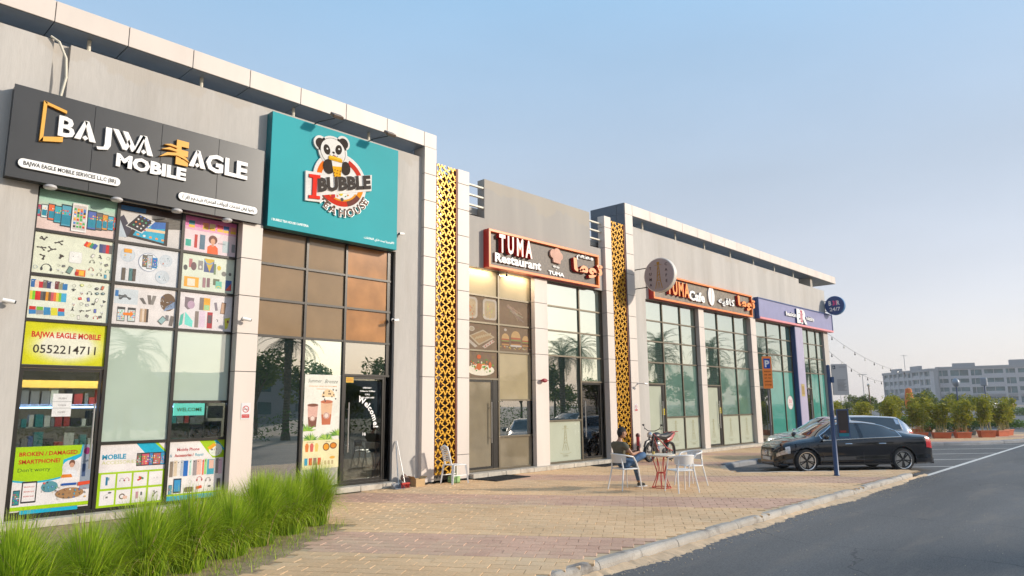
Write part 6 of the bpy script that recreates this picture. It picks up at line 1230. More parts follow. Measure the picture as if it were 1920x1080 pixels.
m_skin = mat('skin', (.34, .17, .10), .55, var=.05); m_tee = mat('olive_cloth', (.10, .09, .06), .9, bump=.2, bscale=60, var=.15, scale=12); m_jean = mat('denim', (.06, .12, .22), .85, var=.35, scale=9, bump=.2, bscale=90); m_shoe = mat('shoe', (.05, .05, .04), .7); m_hair = mat('hair', (.012, .009, .008), .8, bump=.5, bscale=90)
hp, kr, ar, kl, al = (-.10, 0, .56), (.40, -.20, .74), (.47, .10, .665), (.40, .14, .53), (.52, .16, .09)
B_ = [(-.10, 0, .56, .12), (-.14, 0, .75, .115), (-.15, 0, .93, .12), (-.12, 0, 1.06, .055), (-.08, 0, 1.12, .055),
      (-.15, -.19, .99, .05), (.00, -.27, .76, .040), (.24, -.15, .79, .027), (.30, -.13, .80, (.018, .035)),
      (-.15, .19, .99, .05), (.02, .26, .77, .040), (.24, .05, .81, .027), (.30, .02, .815, (.018, .035)),
      (-.03, -.10, .56, .085), (*kr, .06), (.44, -.04, .70, .05), (*ar, .035), (-.03, .10, .56, .085), (*kl, .06), (*al, .035)]
E_ = [(0, 1), (1, 2), (2, 3), (3, 4), (2, 5), (5, 6), (6, 7), (7, 8), (2, 9), (9, 10), (10, 11), (11, 12), (0, 13), (13, 14), (14, 15), (15, 16), (0, 17), (17, 18), (18, 19)]
for hb, s in ((8, -1), (12, 1)):
    x, y, z = B_[hb][:3]
    for k, (dy, L) in enumerate(((-.03, .055), (-.01, .065), (.01, .062), (.03, .05))):
        i = len(B_); B_ += [(x + .035, y + dy, z, .009), (x + .035 + L * .6, y + dy * 1.1, z - .008, .008), (x + .035 + L * .9, y + dy * 1.1, z - .035, .007)]; E_ += [(hb, i), (i, i + 1), (i + 1, i + 2)]
    i = len(B_); B_ += [(x + .01, y - s * .045, z + .01, .010), (x + .05, y - s * .055, z + .012, .008)]; E_ += [(hb, i), (i, i + 1)]
body = skin('body', B_, E_, m_skin, P_)
q = MB(); hc = Vector((-.055, -.01, 1.225)); Rh = Matrix.Rotation(R(10), 3, 'Y')
hd = MB(); hd.ball((0, 0, 0), .1, 20, 14, (1.0, .78, 1.18)); hd.ball((.04, 0, -.055), .065, 14, 8, (.95, .85, .95)); hd.bar((.085, 0, .02), (.118, 0, -.022), .014, .02, w2=.03); hd.ball((.095, 0, -.055), .02, 8, 5, (.5, 1.2, .4))
for s in (-1, 1): hd.ball((-.005, s * .08, -.01), .026, 8, 6, (.8, .35, 1.15)); hd.ball((.085, s * .032, .015), .013, 8, 5)
for v, f in ((hd.v, hd.f),): q.add([Rh @ Vector(p) + hc for p in v], f)
q.build('head', m_skin, P_, smooth=True)
q = MB(); hr = MB(); hr.ball((0, 0, 0), .112, 22, 14, (1.0, .80, 1.12)); keep = [f for f in hr.f if sum(hr.v[i][2] for i in f) / len(f) > .035 - .55 * max(0, -(sum(hr.v[i][0] for i in f) / len(f))) * 1.6 - .02 or sum(hr.v[i][0] for i in f) / len(f) < -.05]; q.add([Rh @ Vector(p) + hc + Vector((-.008, 0, .010)) for p in hr.v], keep); q.build('hair', m_hair, P_, smooth=True)
skin('t_shirt', [(-.10, 0, .53, .145), (-.14, 0, .75, .135), (-.15, 0, .93, .14), (-.135, 0, 1.035, .095), (-.155, -.18, .985, .088), (-.075, -.235, .86, .066), (-.155, .18, .985, .088), (-.065, .23, .86, .062)], [(0, 1), (1, 2), (2, 3), (2, 4), (4, 5), (2, 6), (6, 7)], m_tee, P_)
skin('jeans', [(-.08, 0, .55, .135), (.0, -.11, .57, .10), (*kr, .078), (.44, -.04, .70, .066), (.46, .06, .675, .052), (.0, .11, .56, .10), (*kl, .078), (.48, .155, .28, .06), (.52, .16, .13, .055)], [(0, 1), (1, 2), (2, 3), (3, 4), (0, 5), (5, 6), (6, 7), (7, 8)], m_jean, P_)
for nm, p in (('shoe', [(.48, .16, .06, .05), (.58, .165, .055, .05), (.70, .17, .04, .038)]), ('shoe', [(.475, .12, .66, .045), (.50, .19, .645, .045), (.56, .27, .65, .035)])): skin(nm, p, [(0, 1), (1, 2)], m_shoe, P_)
q = MB(); q.cbox(.47, .74, .12, .22, 0.0, .028, .01); q.build('shoe_sole', m_wp, P_)
q = MB(); q.cbox(.33, .345, -.10, -.03, .80, .93, .004); ph = q.build('phone', mat('phone_black', (.01, .01, .012), .15), P_)
P_.location = (13.32, 9.10, 0); P_.rotation_euler = (0, 0, R(-17)); 
ph.parent = None; ph.location = Matrix.Rotation(R(-17), 3, 'Z') @ Vector((0, 0, 0)) + Vector((13.32, 9.10, 0)); ph.rotation_euler = (0, 0, R(-17)); tag(ph, 'black phone held in the hands of the seated man', 'phone')
# white monobloc chair with slatted back
T = thing('plastic_chair', 'white plastic slat-back chair with tall legs in front of the first gold lattice', 'chair', (0, 0, 0))
q = MB(); q.cbox(-.20, .21, -.21, .21, .425, .45, .01); q.build('seat', m_wp, T, smooth=True)
for i in range(7): z = .53 + i * .048; q = MB(); q.cbox(-.235 - i * .012, -.215 - i * .012, -.10, .10, z, z + .034, .004); q.build('slat', m_wp, T)
q = MB(); q.tube([(-.20, -.13, .45), (-.27, -.125, .72), (-.32, -.12, .86), (-.325, 0, .90), (-.32, .12, .86), (-.27, .125, .72), (-.20, .13, .45)], [.02, .022, .028, .03, .028, .022, .02], 8); q.tube([(-.23, -.10, .52), (-.31, -.10, .87)], .012, 6); q.tube([(-.23, .10, .52), (-.31, .10, .87)], .012, 6); q.build('back_frame', m_wp, T, smooth=True)
for s in (-1, 1):
    q = MB(); q.tube([(-.31, s * .14, .84), (-.20, s * .23, .66), (.05, s * .24, .645), (.17, s * .23, .63), (.19, s * .21, .44)] if False else [(.19, s * .19, .44), (.19, s * .20, .43)], .02, 8)
    q.bar((.19, s * .19, .44), (.24, s * .23, 0), .055, .05, w2=.035); q.build('leg', m_wp, T); q = MB(); q.bar((-.19, s * .19, .45), (-.25, s * .23, 0), .075, .05, w2=.04); q.build('leg', m_wp, T)
    q = MB(); q.bar((.215, s * .21, .20), (-.22, s * .21, .20), .022, .022); q.build('stretcher', m_wp, T)
T.location = (11.80, 13.02, 0); T.rotation_euler = (0, 0, R(-4))
q = MB(); q.cbox(-.1, .12, -.12, .12, .0, .16, .02); o = q.build('plastic_bag', mat('bag_green', (.25, .42, .16), .5, var=.5, scale=9), at=(0, 0, 0)); o.location = (11.86, 13.12, 0); tag(o, 'crumpled green and white bag on the ground under the plastic chair', 'bag')
# ================================================================ motorbike
def bike():
    T = thing('motorbike', 'black and red motorbike leaning on its stand behind the round table', 'motorbike', (0, 0, 0)); blk, red, al = mat('bike_black', (.02, .02, .022), .4), mat('bike_red', (.38, .03, .025), .3, coat=.6), mat('bike_alloy', (.45, .43, .40), .35, metal=.7); My = Matrix.Rotation(R(90), 3, 'X')
    for x in (.66, -.62):
        q = MB(); q.lathe([(.235, -.045), (.29, -.05), (.305, 0), (.29, .05), (.235, .045)], (x, 0, .305), 28, My, cap=False); w_ = q.build('wheel', MATS['tyre_rubber'], T, smooth=True); q = MB()
        for k in range(10): an = R(36 * k); q.bar((x, 0, .305), (x + .235 * math.cos(an), 0, .305 + .235 * math.sin(an)), .008, .008, up=(0, 1, 0))
        q.lathe([(.22, -.02), (.238, 0), (.22, .02)], (x, 0, .305), 24, My, cap=False); q.lathe([(.0, -.05), (.05, -.04), (.05, .04), (0, .05)], (x, 0, .305), 12, My); q.build('spokes', al, w_)
    for s in (-1, 1): q = MB(); q.tube([(.66, s * .075, .305), (.47, s * .08, .86)], [.022, .03], 8); q.build('fork_leg', blk, T, smooth=True)
    q = MB(); q.tube([(.38, -.33, 1.04), (.42, -.27, 1.05), (.47, -.12, .98), (.47, .12, .98), (.42, .27, 1.05), (.38, .33, 1.04)], .013, 8); q.build('handlebar', blk, T, smooth=True)
    q = MB(); q.bar((.44, -.26, 1.05), (.42, -.33, 1.15), .012, .012); q.ball((.42, -.34, 1.17), .05, 10, 6, (.3, 1, .6)); q.bar((.44, .26, 1.05), (.42, .33, 1.15), .012, .012); q.ball((.42, .34, 1.17), .05, 10, 6, (.3, 1, .6)); q.build('mirrors', blk, T, smooth=True)
    q = MB(); q.ball((.60, 0, .86), .10, 14, 8, (.7, 1, 1)); q.build('headlight', MATS['headlamp_glass'], T, smooth=True)
    q = MB(); q.tube([(.93, 0, .50), (.82, 0, .63), (.62, 0, .68), (.40, 0, .56)], [.04, .06, .06, .03], 8); q.build('mudguard', blk, T, smooth=True)
    q = MB(); q.ball((.18, 0, .80), .2, 16, 10, (1.25, .62, .68)); q.build('fuel_tank', blk, T, smooth=True)
    q = MB(); q.tube([(.02, 0, .79), (-.25, 0, .76), (-.55, 0, .82), (-.78, 0, .87)], [.09, .12, .11, .06], 10); q.build('seat', blk, T, smooth=True)
    q = MB(); q.tube([(-.35, 0, .66), (-.6, 0, .72), (-.92, 0, .86)], [.10, .12, .05], 8); q.build('tail_fairing', red, T, smooth=True)
    for s in (-1, 1): q = MB(); q.tube([(.44, s * .05, .88), (.1, s * .13, .62), (-.2, s * .13, .42), (-.62, s * .09, .305)], .02, 6); q.tube([(.42, s * .04, .78), (.28, s * .1, .35), (-.2, s * .12, .28)], .018, 6); q.build('frame_tube', red, T, smooth=True)
    q = MB(); q.cbox(-.12, .28, -.14, .14, .24, .50, .04); q.ball((.2, 0, .55), .12, 10, 7); q.build('engine', al, T, smooth=True); q = MB(); q.lathe([(0, -.19), (.09, -.18), (.10, .18), (0, .19)], (.0, 0, .33), 14, My); q.build('crankcase', blk, T, smooth=True)
    q = MB(); q.tube([(.30, -.10, .45), (.36, -.13, .28), (.1, -.17, .22), (-.35, -.19, .28), (-.85, -.20, .42)], [.02, .02, .025, .045, .05], 8); q.build('exhaust', al, T, smooth=True)
    q = MB(); q.bar((-.1, .12, .25), (-.14, .34, 0), .02, .02); q.build('side_stand', blk, T)
    q = MB(); 
    for y in (-.14, 0, .14): q.tube([(-.50, y, .90), (-.98, y, .92)], .009, 6)
    q.tube([(-.5, -.14, .9), (-.5, .14, .9)], .009, 6); q.tube([(-.98, -.14, .92), (-.98, .14, .92)], .009, 6); q.build('luggage_rack', red, T, smooth=True)
    return T
bk = bike(); bk.location = (20.55, 12.62, 0); bk.rotation_euler = (0, 0, R(180))
# ================================================================ small things along the wall
T = thing('standpipe', 'short red standpipe at the foot of the second gold lattice', 'standpipe', (20.22, 13.25, 0)); q = MB(); q.tube([(20.22, 13.25, 0), (20.22, 13.25, .80)], .055, 12); q.build('pipe', mat('hydrant_red', (.42, .03, .03), .4), T, smooth=True); q = MB(); q.lathe([(.07, .78), (.075, .83), (.05, .88), (0, .90)], (20.22, 13.25, 0), 12); q.build('cap', mat('cap_dark', (.10, .02, .02), .4), T, smooth=True)
def mat_rug(label, c, w, d, rz):
    T = thing('door_mat', label, 'mat', (*c, 0), 'black rubber mats outside the doors'); q = MB(); ca, sa = math.cos(rz), math.sin(rz); f_ = lambda x, y, z: (c[0] + x * ca - y * sa, c[1] + x * sa + y * ca, z)
    n, m_ = int(w / .055), int(d / .055)
    for i in range(n + 1): x = -w / 2 + i * w / n; q.bar(f_(x, -d / 2, .012), f_(x, d / 2, .012), .016, .018)
    for j in range(m_ + 1): y = -d / 2 + j * d / m_; q.bar(f_(-w / 2, y, .011), f_(w / 2, y, .011), .016, .018)
    o = q.build('rubber_grid', mat('rubber_black', (.014, .014, .015), .8), T); q = MB(); q.add([f_(-w / 2, -d / 2, .004), f_(w / 2, -d / 2, .004), f_(w / 2, d / 2, .004), f_(-w / 2, d / 2, .004)], [(0, 1, 2, 3)]); q.build('rubber_back', mat('rubber_back', (.05, .04, .03), .9), T)
mat_rug('black rubber grid mat in front of the restaurant door', (13.35, 12.92), 1.35, .80, R(4)); mat_rug('dark rubber mat at the foot of the reflecting shopfront right of the slim column', (18.3, 13.02), 1.3, .55, 0)
T = thing('cardboard_box', 'open cardboard box on the ground left of the portal column', 'box', (10.83, 13.25, 0)); m_cb = mat('cardboard', (.48, .32, .16), .85, var=.1); q = MB(); q.box(10.70, 10.97, 13.14, 13.17, 0, .17); q.box(10.70, 10.97, 13.33, 13.36, 0, .17); q.box(10.70, 10.715, 13.17, 13.33, 0, .17); q.box(10.955, 10.97, 13.17, 13.33, 0, .17); q.box(10.715, 10.955, 13.17, 13.33, 0, .01); q.build('carton', m_cb, T)
for a_, b_ in (((10.70, 13.14, .17), (10.62, 13.12, .24)), ((10.97, 13.14, .17), (11.03, 13.12, .22))): q = MB(); q.add([a_, b_, (b_[0], 13.36, b_[2]), (a_[0], 13.36, a_[2])], [(0, 1, 2, 3)]); q.build('flap', m_cb, T)
T = thing('broom', 'thin-handled broom leaning on the wall beside the tea shop', 'broom', (10.40, 13.3, 0)); q = MB(); q.tube([(10.42, 13.20, .10), (10.46, 13.58, 1.05)], .011, 6); q.build('handle', M['steel'], T, smooth=True); q = MB(); q.cbox(10.30, 10.54, 13.15, 13.22, .08, .12, .01); q.build('head', m_rw, T); q = MB()
for i in range(60): x = random.uniform(10.31, 10.53); y = random.uniform(13.16, 13.21); q.bar((x, y, .085), (x + random.uniform(-.03, .03), y - random.uniform(0, .03), 0.002), .005, .005)
q.build('bristles', m_rw, T)
T = thing('dustpan', 'grey long-handled dustpan with a red lip next to the broom', 'dustpan', (10.2, 13.2, 0)); q = MB(); q.tube([(10.22, 13.18, .08), (10.44, 13.59, 1.04)], .010, 6); q.build('handle', M['steel'], T, smooth=True); q = MB(); q.add([(10.08, 13.08, .005), (10.36, 13.08, .005), (10.34, 13.30, .005), (10.10, 13.30, .005), (10.10, 13.28, .12), (10.34, 13.28, .12)], [(0, 1, 2, 3), (3, 2, 5, 4), (0, 3, 4), (1, 5, 2)]); q.build('pan', mat('pan_grey', (.30, .31, .33), .5), T)
q = MB(); q.ball((10.70, 13.42, .12), .13, 10, 7, (.9, .7, .9)); q.ball((10.58, 13.45, .20), .09, 8, 6, (1, .7, 1)); o = q.build('cleaning_rag', mat('rag', (.22, .15, .12), .95, var=.4, scale=12, bump=.6, bscale=18), at=(10.68, 13.42, 0), smooth=True); tag(o, 'dark crumpled rags heaped between the broom and the wall', 'rag')
# wall cameras
def camera_unit(x, z, y, label, s=1, out=.12):
    T = thing('security_camera', label, 'camera', (x, y, z), 'security cameras on the shop walls'); q = MB(); q.tube([(x, y, z), (x, y - .02, z)], .04, 10); q.tube([(x, y - .02, z), (x, y - out, z - .01)], .014, 6); q.build('bracket', m_lws, T, smooth=True); q = MB(); q.tube([(x - .08 * s, y - out, z - .005), (x + .08 * s, y - out - .03, z - .03)], .035, 10); q.build('housing', m_lw, T, smooth=True); q = MB(); q.tube([(x + .081 * s, y - out - .03, z - .03), (x + .095 * s, y - out - .035, z - .034)], .026, 10); q.build('lens', m_ink, T)
camera_unit(2.57, 3.60, YW, 'white security camera on the plain wall left of the phone shop'); camera_unit(6.50, 3.62, YC, 'small security camera on the column right of the phone shop'); camera_unit(10.42, 6.08, YW, 'security camera beside the right edge of the turquoise sign', -1); camera_unit(10.30, 3.92, YW, 'security camera on the jamb of the tea shop', -1); camera_unit(20.72, 2.55, YC, 'black twin camera bracket on the right portal column', 1, .3)
q = MB(); q.tube([(15.70, YC + .06, 2.56), (15.70, YC - .02, 2.56)], .03, 8); q.ball((15.72, YC - .05, 2.56), .085, 12, 7, (1.4, .7, .7)); o = q.build('alarm_bell', mat('bell_red', (.28, .02, .03), .4), at=(15.72, YC, 2.56), smooth=True); tag(o, 'small dark red alarm sounder on the slim column', 'alarm')
q = MB(); q.tube([(2.78, YW - .03, 8.30), (2.90, YW - .08, 8.22), (3.02, YW - .10, 7.95), (3.05, YW - .10, 7.6), (3.0, YW - .06, 7.2)], .022, 8); o = q.build('drain_hose', MATS['cream_paint'], at=(2.95, YW, 7.2), smooth=True); tag(o, 'white hose hanging over the parapet into the top of the black sign', 'hose')
for i, x in enumerate((13.95, 14.3)):
    T = thing('spotlight', f'{"left" if i == 0 else "right"} of two small lit spotlights under the restaurant sign', 'light', (x, 13.5, 5.55), 'small spotlights under the restaurant sign'); q = MB(); q.tube([(x, YG - .16, 5.62), (x, YG - .16, 5.55)], .012, 6); q.ball((x, YG - .16, 5.53), .04, 10, 6); q.build('lamp_body', M['frame'], T, smooth=True)
for x in (13.3, 14.8):
    sp = bpy.data.lights.new('sign_lamp', 'AREA'); sp.shape = 'RECTANGLE'; sp.size = 1.0; sp.size_y = .04; sp.energy = 8; sp.color = (1, .80, .55); so_ = bpy.data.objects.new('sign_lamp', sp); COL.objects.link(so_); so_.location = (x, YG - .16, 5.58); so_.rotation_euler = (R(28), 0, 0); so_['kind'] = 'structure'
# ================================================================ poles and street signs
T = thing('information_pole', 'dark blue pole with a grey notice board above a smaller board', 'sign pole', (19.05, 6.55, 0)); m_pb = mat('pole_blue', (.012, .045, .13), .4); x, y = 19.05, 6.55
q = MB(); q.lathe([(.075, 0), (.075, .02), (.062, .04), (.055, 1.4), (.047, 2.80), (.0, 2.82)], (x, y, 0), 16); q.build('post', m_pb, T, smooth=True, ang=50)
rt = Vector((.70, -.714, 0)); ot = Vector((-.714, -.70, 0)); fr = frame(Vector((x, y, 0)) + rt * .07 + ot * .02, rt, (0, 0, 1), ot)
q = MB(); q.prism(rrect(0, 2.03, .41, .80, .02), fr, 0, .03); bd = q.build('notice_board', mat('board_grey', (.36, .36, .37), .5), T); q = Relief(fr, .0305, .0002); q.rect(.03, 2.70, .07, .09, (50, 60, 80)); q.text('B', .045, 2.72, .05, (190, 190, 190), off=.03); q.text('NOTICE', .2, 2.74, .025, (90, 90, 95), x1=.37)
for i in range(10): q.rect(.12, 2.42 - i * .03, .24 - (i % 3) * .03, .008, (92, 92, 96))
q.mb.build('board_print', MATS['print_matt'], bd)
q = MB(); q.prism([(-.03, 2.35), (.04, 2.35), (.04, 2.50), (-.03, 2.50)], fr, -.03, .035); q.build('clamp', m_pb, T)
q = MB(); q.prism(rrect(.03, .95, .31, .72, .02), fr, 0, .04); bd = q.build('lower_board', m_pb, T); q = Relief(fr, .0405, .0002); q.rect(.05, 1.06, .26, .58, (66, 60, 60)); q.rect(.05, .98, .26, .08, (40, 130, 150)); q.rect(.08, 1.08, .16, .05, (150, 60, 60)); q.mb.build('board_print', MATS['print_matt'], bd)
T = thing('parking_sign', 'tall orange parking sign with a white P on blue, on a thin pole', 'sign', (25.0, 10.75, 0)); x, y = 25.0, 10.75; q = MB(); q.tube([(x, y, 0), (x, y, 3.5)], .03, 10); q.build('post', mat('post_grey', (.10, .10, .11), .4), T, smooth=True)
fr = frame(Vector((x, y, 0)) - rt * .17 + ot * .035, rt, (0, 0, 1), ot); q = MB(); q.prism(rrect(0, 2.36, .34, 1.16, .03), fr, 0, .025); bd = q.build('panel', mat('sign_bright_orange', (.80, .20, .015), .45), T); q = Relief(fr, .0255, .0002); q.rect(.05, 3.08, .24, .36, (25, 80, 175)); q.text('P', .09, 3.14, .24, (240, 240, 240), off=.04)
for i, t in enumerate(('PARKING', '8AM - 10PM', 'SAT - THU', 'mPARKING', 'ZONE')): q.text(t, .05, 2.95 - i * .12, .05, (120, 50, 20), x1=.29, off=.01)
q.mb.build('panel_print', MATS['print_matt'], bd)
# ================================================================ vegetation
def leafmat(name, c, c2, tr=0.35):
    m = bpy.data.materials.new(name); m.use_nodes = True; t = m.node_tree; t.nodes.clear(); N, L = t.nodes.new, t.links.new
    o = N("ShaderNodeOutputMaterial"); d = N("ShaderNodeBsdfDiffuse"); tl = N("ShaderNodeBsdfTranslucent"); gl = N("ShaderNodeBsdfGlossy"); gl.inputs[1].default_value = .45; gl.inputs[0].default_value = (.5, .5, .4, 1)
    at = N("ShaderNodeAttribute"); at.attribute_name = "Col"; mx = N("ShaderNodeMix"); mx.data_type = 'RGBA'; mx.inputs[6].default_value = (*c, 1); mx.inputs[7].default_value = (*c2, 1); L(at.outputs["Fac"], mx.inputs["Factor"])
    L(mx.outputs[2], d.inputs[0]); L(mx.outputs[2], tl.inputs[0]); a = N("ShaderNodeMixShader"); a.inputs[0].default_value = tr; L(d.outputs[0], a.inputs[1]); L(tl.outputs[0], a.inputs[2]); b = N("ShaderNodeMixShader"); b.inputs[0].default_value = .05; L(a.outputs[0], b.inputs[1]); L(gl.outputs[0], b.inputs[2]); L(b.outputs[0], o.inputs[0]); return m
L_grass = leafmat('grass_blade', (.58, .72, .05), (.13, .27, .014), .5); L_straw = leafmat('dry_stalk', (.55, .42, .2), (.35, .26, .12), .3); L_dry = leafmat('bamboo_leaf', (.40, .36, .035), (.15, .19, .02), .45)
L_tree = leafmat('tree_leaf', (.20, .24, .04), (.075, .115, .025), .35); L_palm = leafmat('palm_leaf', (.10, .13, .045), (.035, .05, .02), .25); L_hedge = leafmat('hedge_leaf', (.15, .24, .03), (.04, .09, .012), .3)
m_bark = mat('bark', (.16, .11, .07), .9, var=.3, scale=8, bump=.6, bscale=20); m_cane = mat('bamboo_cane', (.42, .34, .12), .5, var=.2, scale=10)
def tint(mb, n, v): 
    if mb.c is None: mb.c = []
    mb.c.extend([(v, v, v)] * n)
def grass_clump(seed, n=2700, H=1.0, sp=.62):
    rr = random.Random(seed); mb = MB(); mb.c = []
    for i in range(n):
        an = rr.uniform(0, 6.283); r0 = abs(rr.gauss(0, .09)); lean = min(1.5, abs(rr.gauss(.55, .38))); L = H * rr.uniform(.62, 1.08) * (1 - .12 * lean); w = rr.uniform(.0045, .0085); dry = int(rr.random() < .05)
        x, y, z = r0 * math.cos(an), r0 * math.sin(an), 0; a2 = an + rr.gauss(0, .5); ca, sa = math.cos(a2), math.sin(a2); th = lean * .30; tx, ty = -sa * w, ca * w; base = len(mb.v); v = rr.random() ** .9; seg = 5
        for k in range(seg + 1):
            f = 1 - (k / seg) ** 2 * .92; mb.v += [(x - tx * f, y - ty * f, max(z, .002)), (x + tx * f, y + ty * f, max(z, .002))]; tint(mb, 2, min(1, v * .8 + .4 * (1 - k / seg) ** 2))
            st = L / seg; x += ca * math.sin(th) * st; y += sa * math.sin(th) * st; z += math.cos(th) * st; th += lean * .40 * (.5 + k * .30) 
        for k in range(seg): b = base + 2 * k; mb.f.append((b, b + 1, b + 3, b + 2)); mb.mi.append(dry)
    return mb.mesh('grass_clump', [L_grass, L_straw])
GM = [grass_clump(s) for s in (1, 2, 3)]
spots = [(6.32, 10.32, 1.0), (5.62, 9.90, .98), (4.92, 9.44, .97), (4.30, 9.0, .94), (3.62, 8.60, .97), (2.98, 8.15, .95), (2.30, 7.72, .93), (1.62, 7.28, .98), (.9, 6.8, .95), (5.75, 10.75, .88), (4.7, 10.15, .78)]
gl_ = ['rightmost in the row, beside the paving', 'second from the right in the row', 'third from the right in the row', 'fourth from the right in the row', 'fifth from the right, below the cyan edged poster', 'sixth from the right, below the grid poster', 'seventh from the right, below the repair poster', 'largest in the bottom left corner', 'cut off by the left edge of the picture', 'behind the rightmost clump, below the drinks poster', 'low one behind the row, below the phone poster']
for i, (x, y, s) in enumerate(spots):
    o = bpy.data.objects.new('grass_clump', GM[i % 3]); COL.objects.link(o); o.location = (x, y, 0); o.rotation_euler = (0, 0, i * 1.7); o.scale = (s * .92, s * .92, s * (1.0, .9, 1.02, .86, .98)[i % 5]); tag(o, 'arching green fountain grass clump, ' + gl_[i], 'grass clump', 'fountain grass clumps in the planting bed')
rr = random.Random(8); mb = MB(); mb.c = []
for i in range(2600):
    t = rr.uniform(-.1, 7); off = rr.gauss(.1, .45); x, y = 6.5 - .839 * t - .545 * off, 10.2 - .545 * t + .839 * off
    if not inside(x, y, BED): continue
    an = rr.uniform(0, 6.28); L = rr.uniform(.05, .22); w = .004; ca, sa = math.cos(an), math.sin(an); le = rr.uniform(.2, 1.2); mb.v += [(x - sa * w, y + ca * w, 0), (x + sa * w, y - ca * w, 0), (x + ca * L * math.sin(le), y + sa * L * math.sin(le), L * math.cos(le))]; tint(mb, 3, rr.random()); n = len(mb.v); mb.f.append((n - 3, n - 2, n - 1)); mb.mi.append(0)
o = mb.build('low_grass', L_grass); o['kind'] = 'stuff'
mb = MB()
for i in range(420):
    t = rr.uniform(-.2, 6); off = -abs(rr.gauss(0, .35)) + .1; x, y = 6.75 - .839 * t + .545 * -off, 9.9 - .545 * t + .839 * off; an = rr.uniform(0, 6.28); L = rr.uniform(.02, .09); ca, sa = math.cos(an) * L, math.sin(an) * L; z = rr.uniform(.003, .012)
    mb.add([(x, y, z), (x + ca, y + sa, z + .004), (x + ca - sa * .06, y + sa + ca * .06, z + .004), (x - sa * .08, y + ca * .08, z)], [(0, 1, 2, 3)])
o = mb.build('dry_litter', m_litter := mat('dry_litter', (.45, .36, .2), .9)); o['kind'] = 'stuff'
def leaves(mb, c, rad, n, size, rr, shell=.45, flat=1.0):
    """leaf sized quads through an ellipsoid"""
    for i in range(n):
        while True:
            p = Vector((rr.uniform(-1, 1), rr.uniform(-1, 1), rr.uniform(-1, 1)))
            if shell < p.length < 1 or (p.length < 1 and rr.random() < .35): break
        q = Vector((c[0] + p.x * rad[0], c[1] + p.y * rad[1], c[2] + p.z * rad[2])); a = Vector((rr.gauss(0, 1), rr.gauss(0, 1), rr.gauss(0, .6) * flat)).normalized(); b = a.cross(Vector((rr.gauss(0, 1), rr.gauss(0, 1), rr.gauss(0, 1)))).normalized(); s = size * rr.uniform(.6, 1.3)
        n0 = len(mb.v); mb.v += [q - a * s, q - b * s * .35, q + a * s, q + b * s * .35]; mb.f.append((n0, n0 + 1, n0 + 2, n0 + 3)); mb.mi.append(0); tint(mb, 4, min(1, max(0, rr.gauss(.5, .28))))
def tree(seed, h, cr, n=1500, size=.16):
    rr = random.Random(seed); T = thing('tree', '', 'tree', (0, 0, 0), None); q = MB(); top = h - cr * .9; q.tube([(0, 0, -.15), (.03, .02, top * .5), (.0, .05, top)], [.10, .08, .06], 7)
    cl = []
    for k in range(8):
        an = rr.uniform(0, 6.28); r = rr.uniform(.2, .75) * cr; c = (r * math.cos(an), r * math.sin(an), top + rr.uniform(-.1, .75) * cr); cl.append(c); q.tube([(0, .03, top * rr.uniform(.6, .95)), (c[0] * .5, c[1] * .5, (top + c[2]) / 2), c], [.05, .03, .012], 5)
    q.build('trunk', m_bark, T, smooth=True); mb = MB(); mb.c = []
    for c in cl: s = cr * rr.uniform(.35, .6); leaves(mb, c, (s, s, s * .75), n // 8, size, rr, .5)
    mb.build('crown', L_tree, T); return T
TR = [tree(21, 3.6, 1.6), tree(22, 3.2, 1.7), tree(23, 4.2, 1.9)]
def polar(px, dist):
    """ground point at a bearing given in photo pixels"""
    d = _f * FPX + _r2 * (px - 960) - _u2 * (760 - 540); v = Vector((d.x, d.y, 0)).normalized() * dist; return v.x, v.y
used = set()
def place_tree(k, loc, sc_, label, grp, rz):
    if k not in used: o = TR[k]; used.add(k); o.location = loc; o.rotation_euler = (0, 0, rz); o.scale = (sc_,) * 3; o['label'] = label
    else: o = copy_tree(TR[k], label, loc, rz, scale=sc_)
    o['group'] = grp
far_t = [(1572, 95, .9), (1590, 88, 1.0), (1608, 92, 1.1), (1622, 80, 1.15), (1648, 96, .95), (1668, 90, 1.05), (1690, 98, .9), (1716, 84, 1.1), (1734, 92, 1.25), (1752, 88, 1.1), (1775, 100, 1.15), (1800, 92, 1.1), (1820, 104, 1.1), (1845, 96, 1.0), (1560, 120, 1.1), (1640, 130, 1.2), (1700, 125, 1.3), (1760, 130, 1.2)]
tw = ['just right of the notice board, farther back', 'just right of the notice board, nearer', 'second bush from the notice board', 'left of the wooden lamp post', 'right of the wooden lamp post', 'at the left corner of the apartment block', 'under the left wing of the apartment block', 'just left of the orange parasol', 'just right of the orange parasol', 'under the mast of the apartment block', 'left of the dark round lamp', 'right of the dark round lamp', 'between the dark round and square lamps', 'right of the dark square lamp']
for i, (px, d, s) in enumerate(far_t[:14]):
    x, y = polar(px, d); place_tree(i % 3, (x, y, -.14), s * .60, 'small bushy green tree beyond the potted bamboo, ' + tw[i], 'trees beyond the planters', i * 1.3)
mb = MB(); mb.c = []; rr = random.Random(3)
for (p0, p1, d0, d1, h) in ((1545, 1603, 66, 64, .9), (1600, 1760, 74, 66, .6), (1750, 1900, 70, 62, .5), (1880, 1990, 120, 110, .9)):
    for k in range(26): t = k / 25; x, y = polar(p0 + (p1 - p0) * t, d0 + (d1 - d0) * t); leaves(mb, (x, y, h * .45), (1.0, 1.0, h * .62), 120, .13, rr, .5)
o = mb.build('hedge', L_hedge); tag(o, 'low clipped yellow-green hedge running behind the potted bamboo', 'hedge')
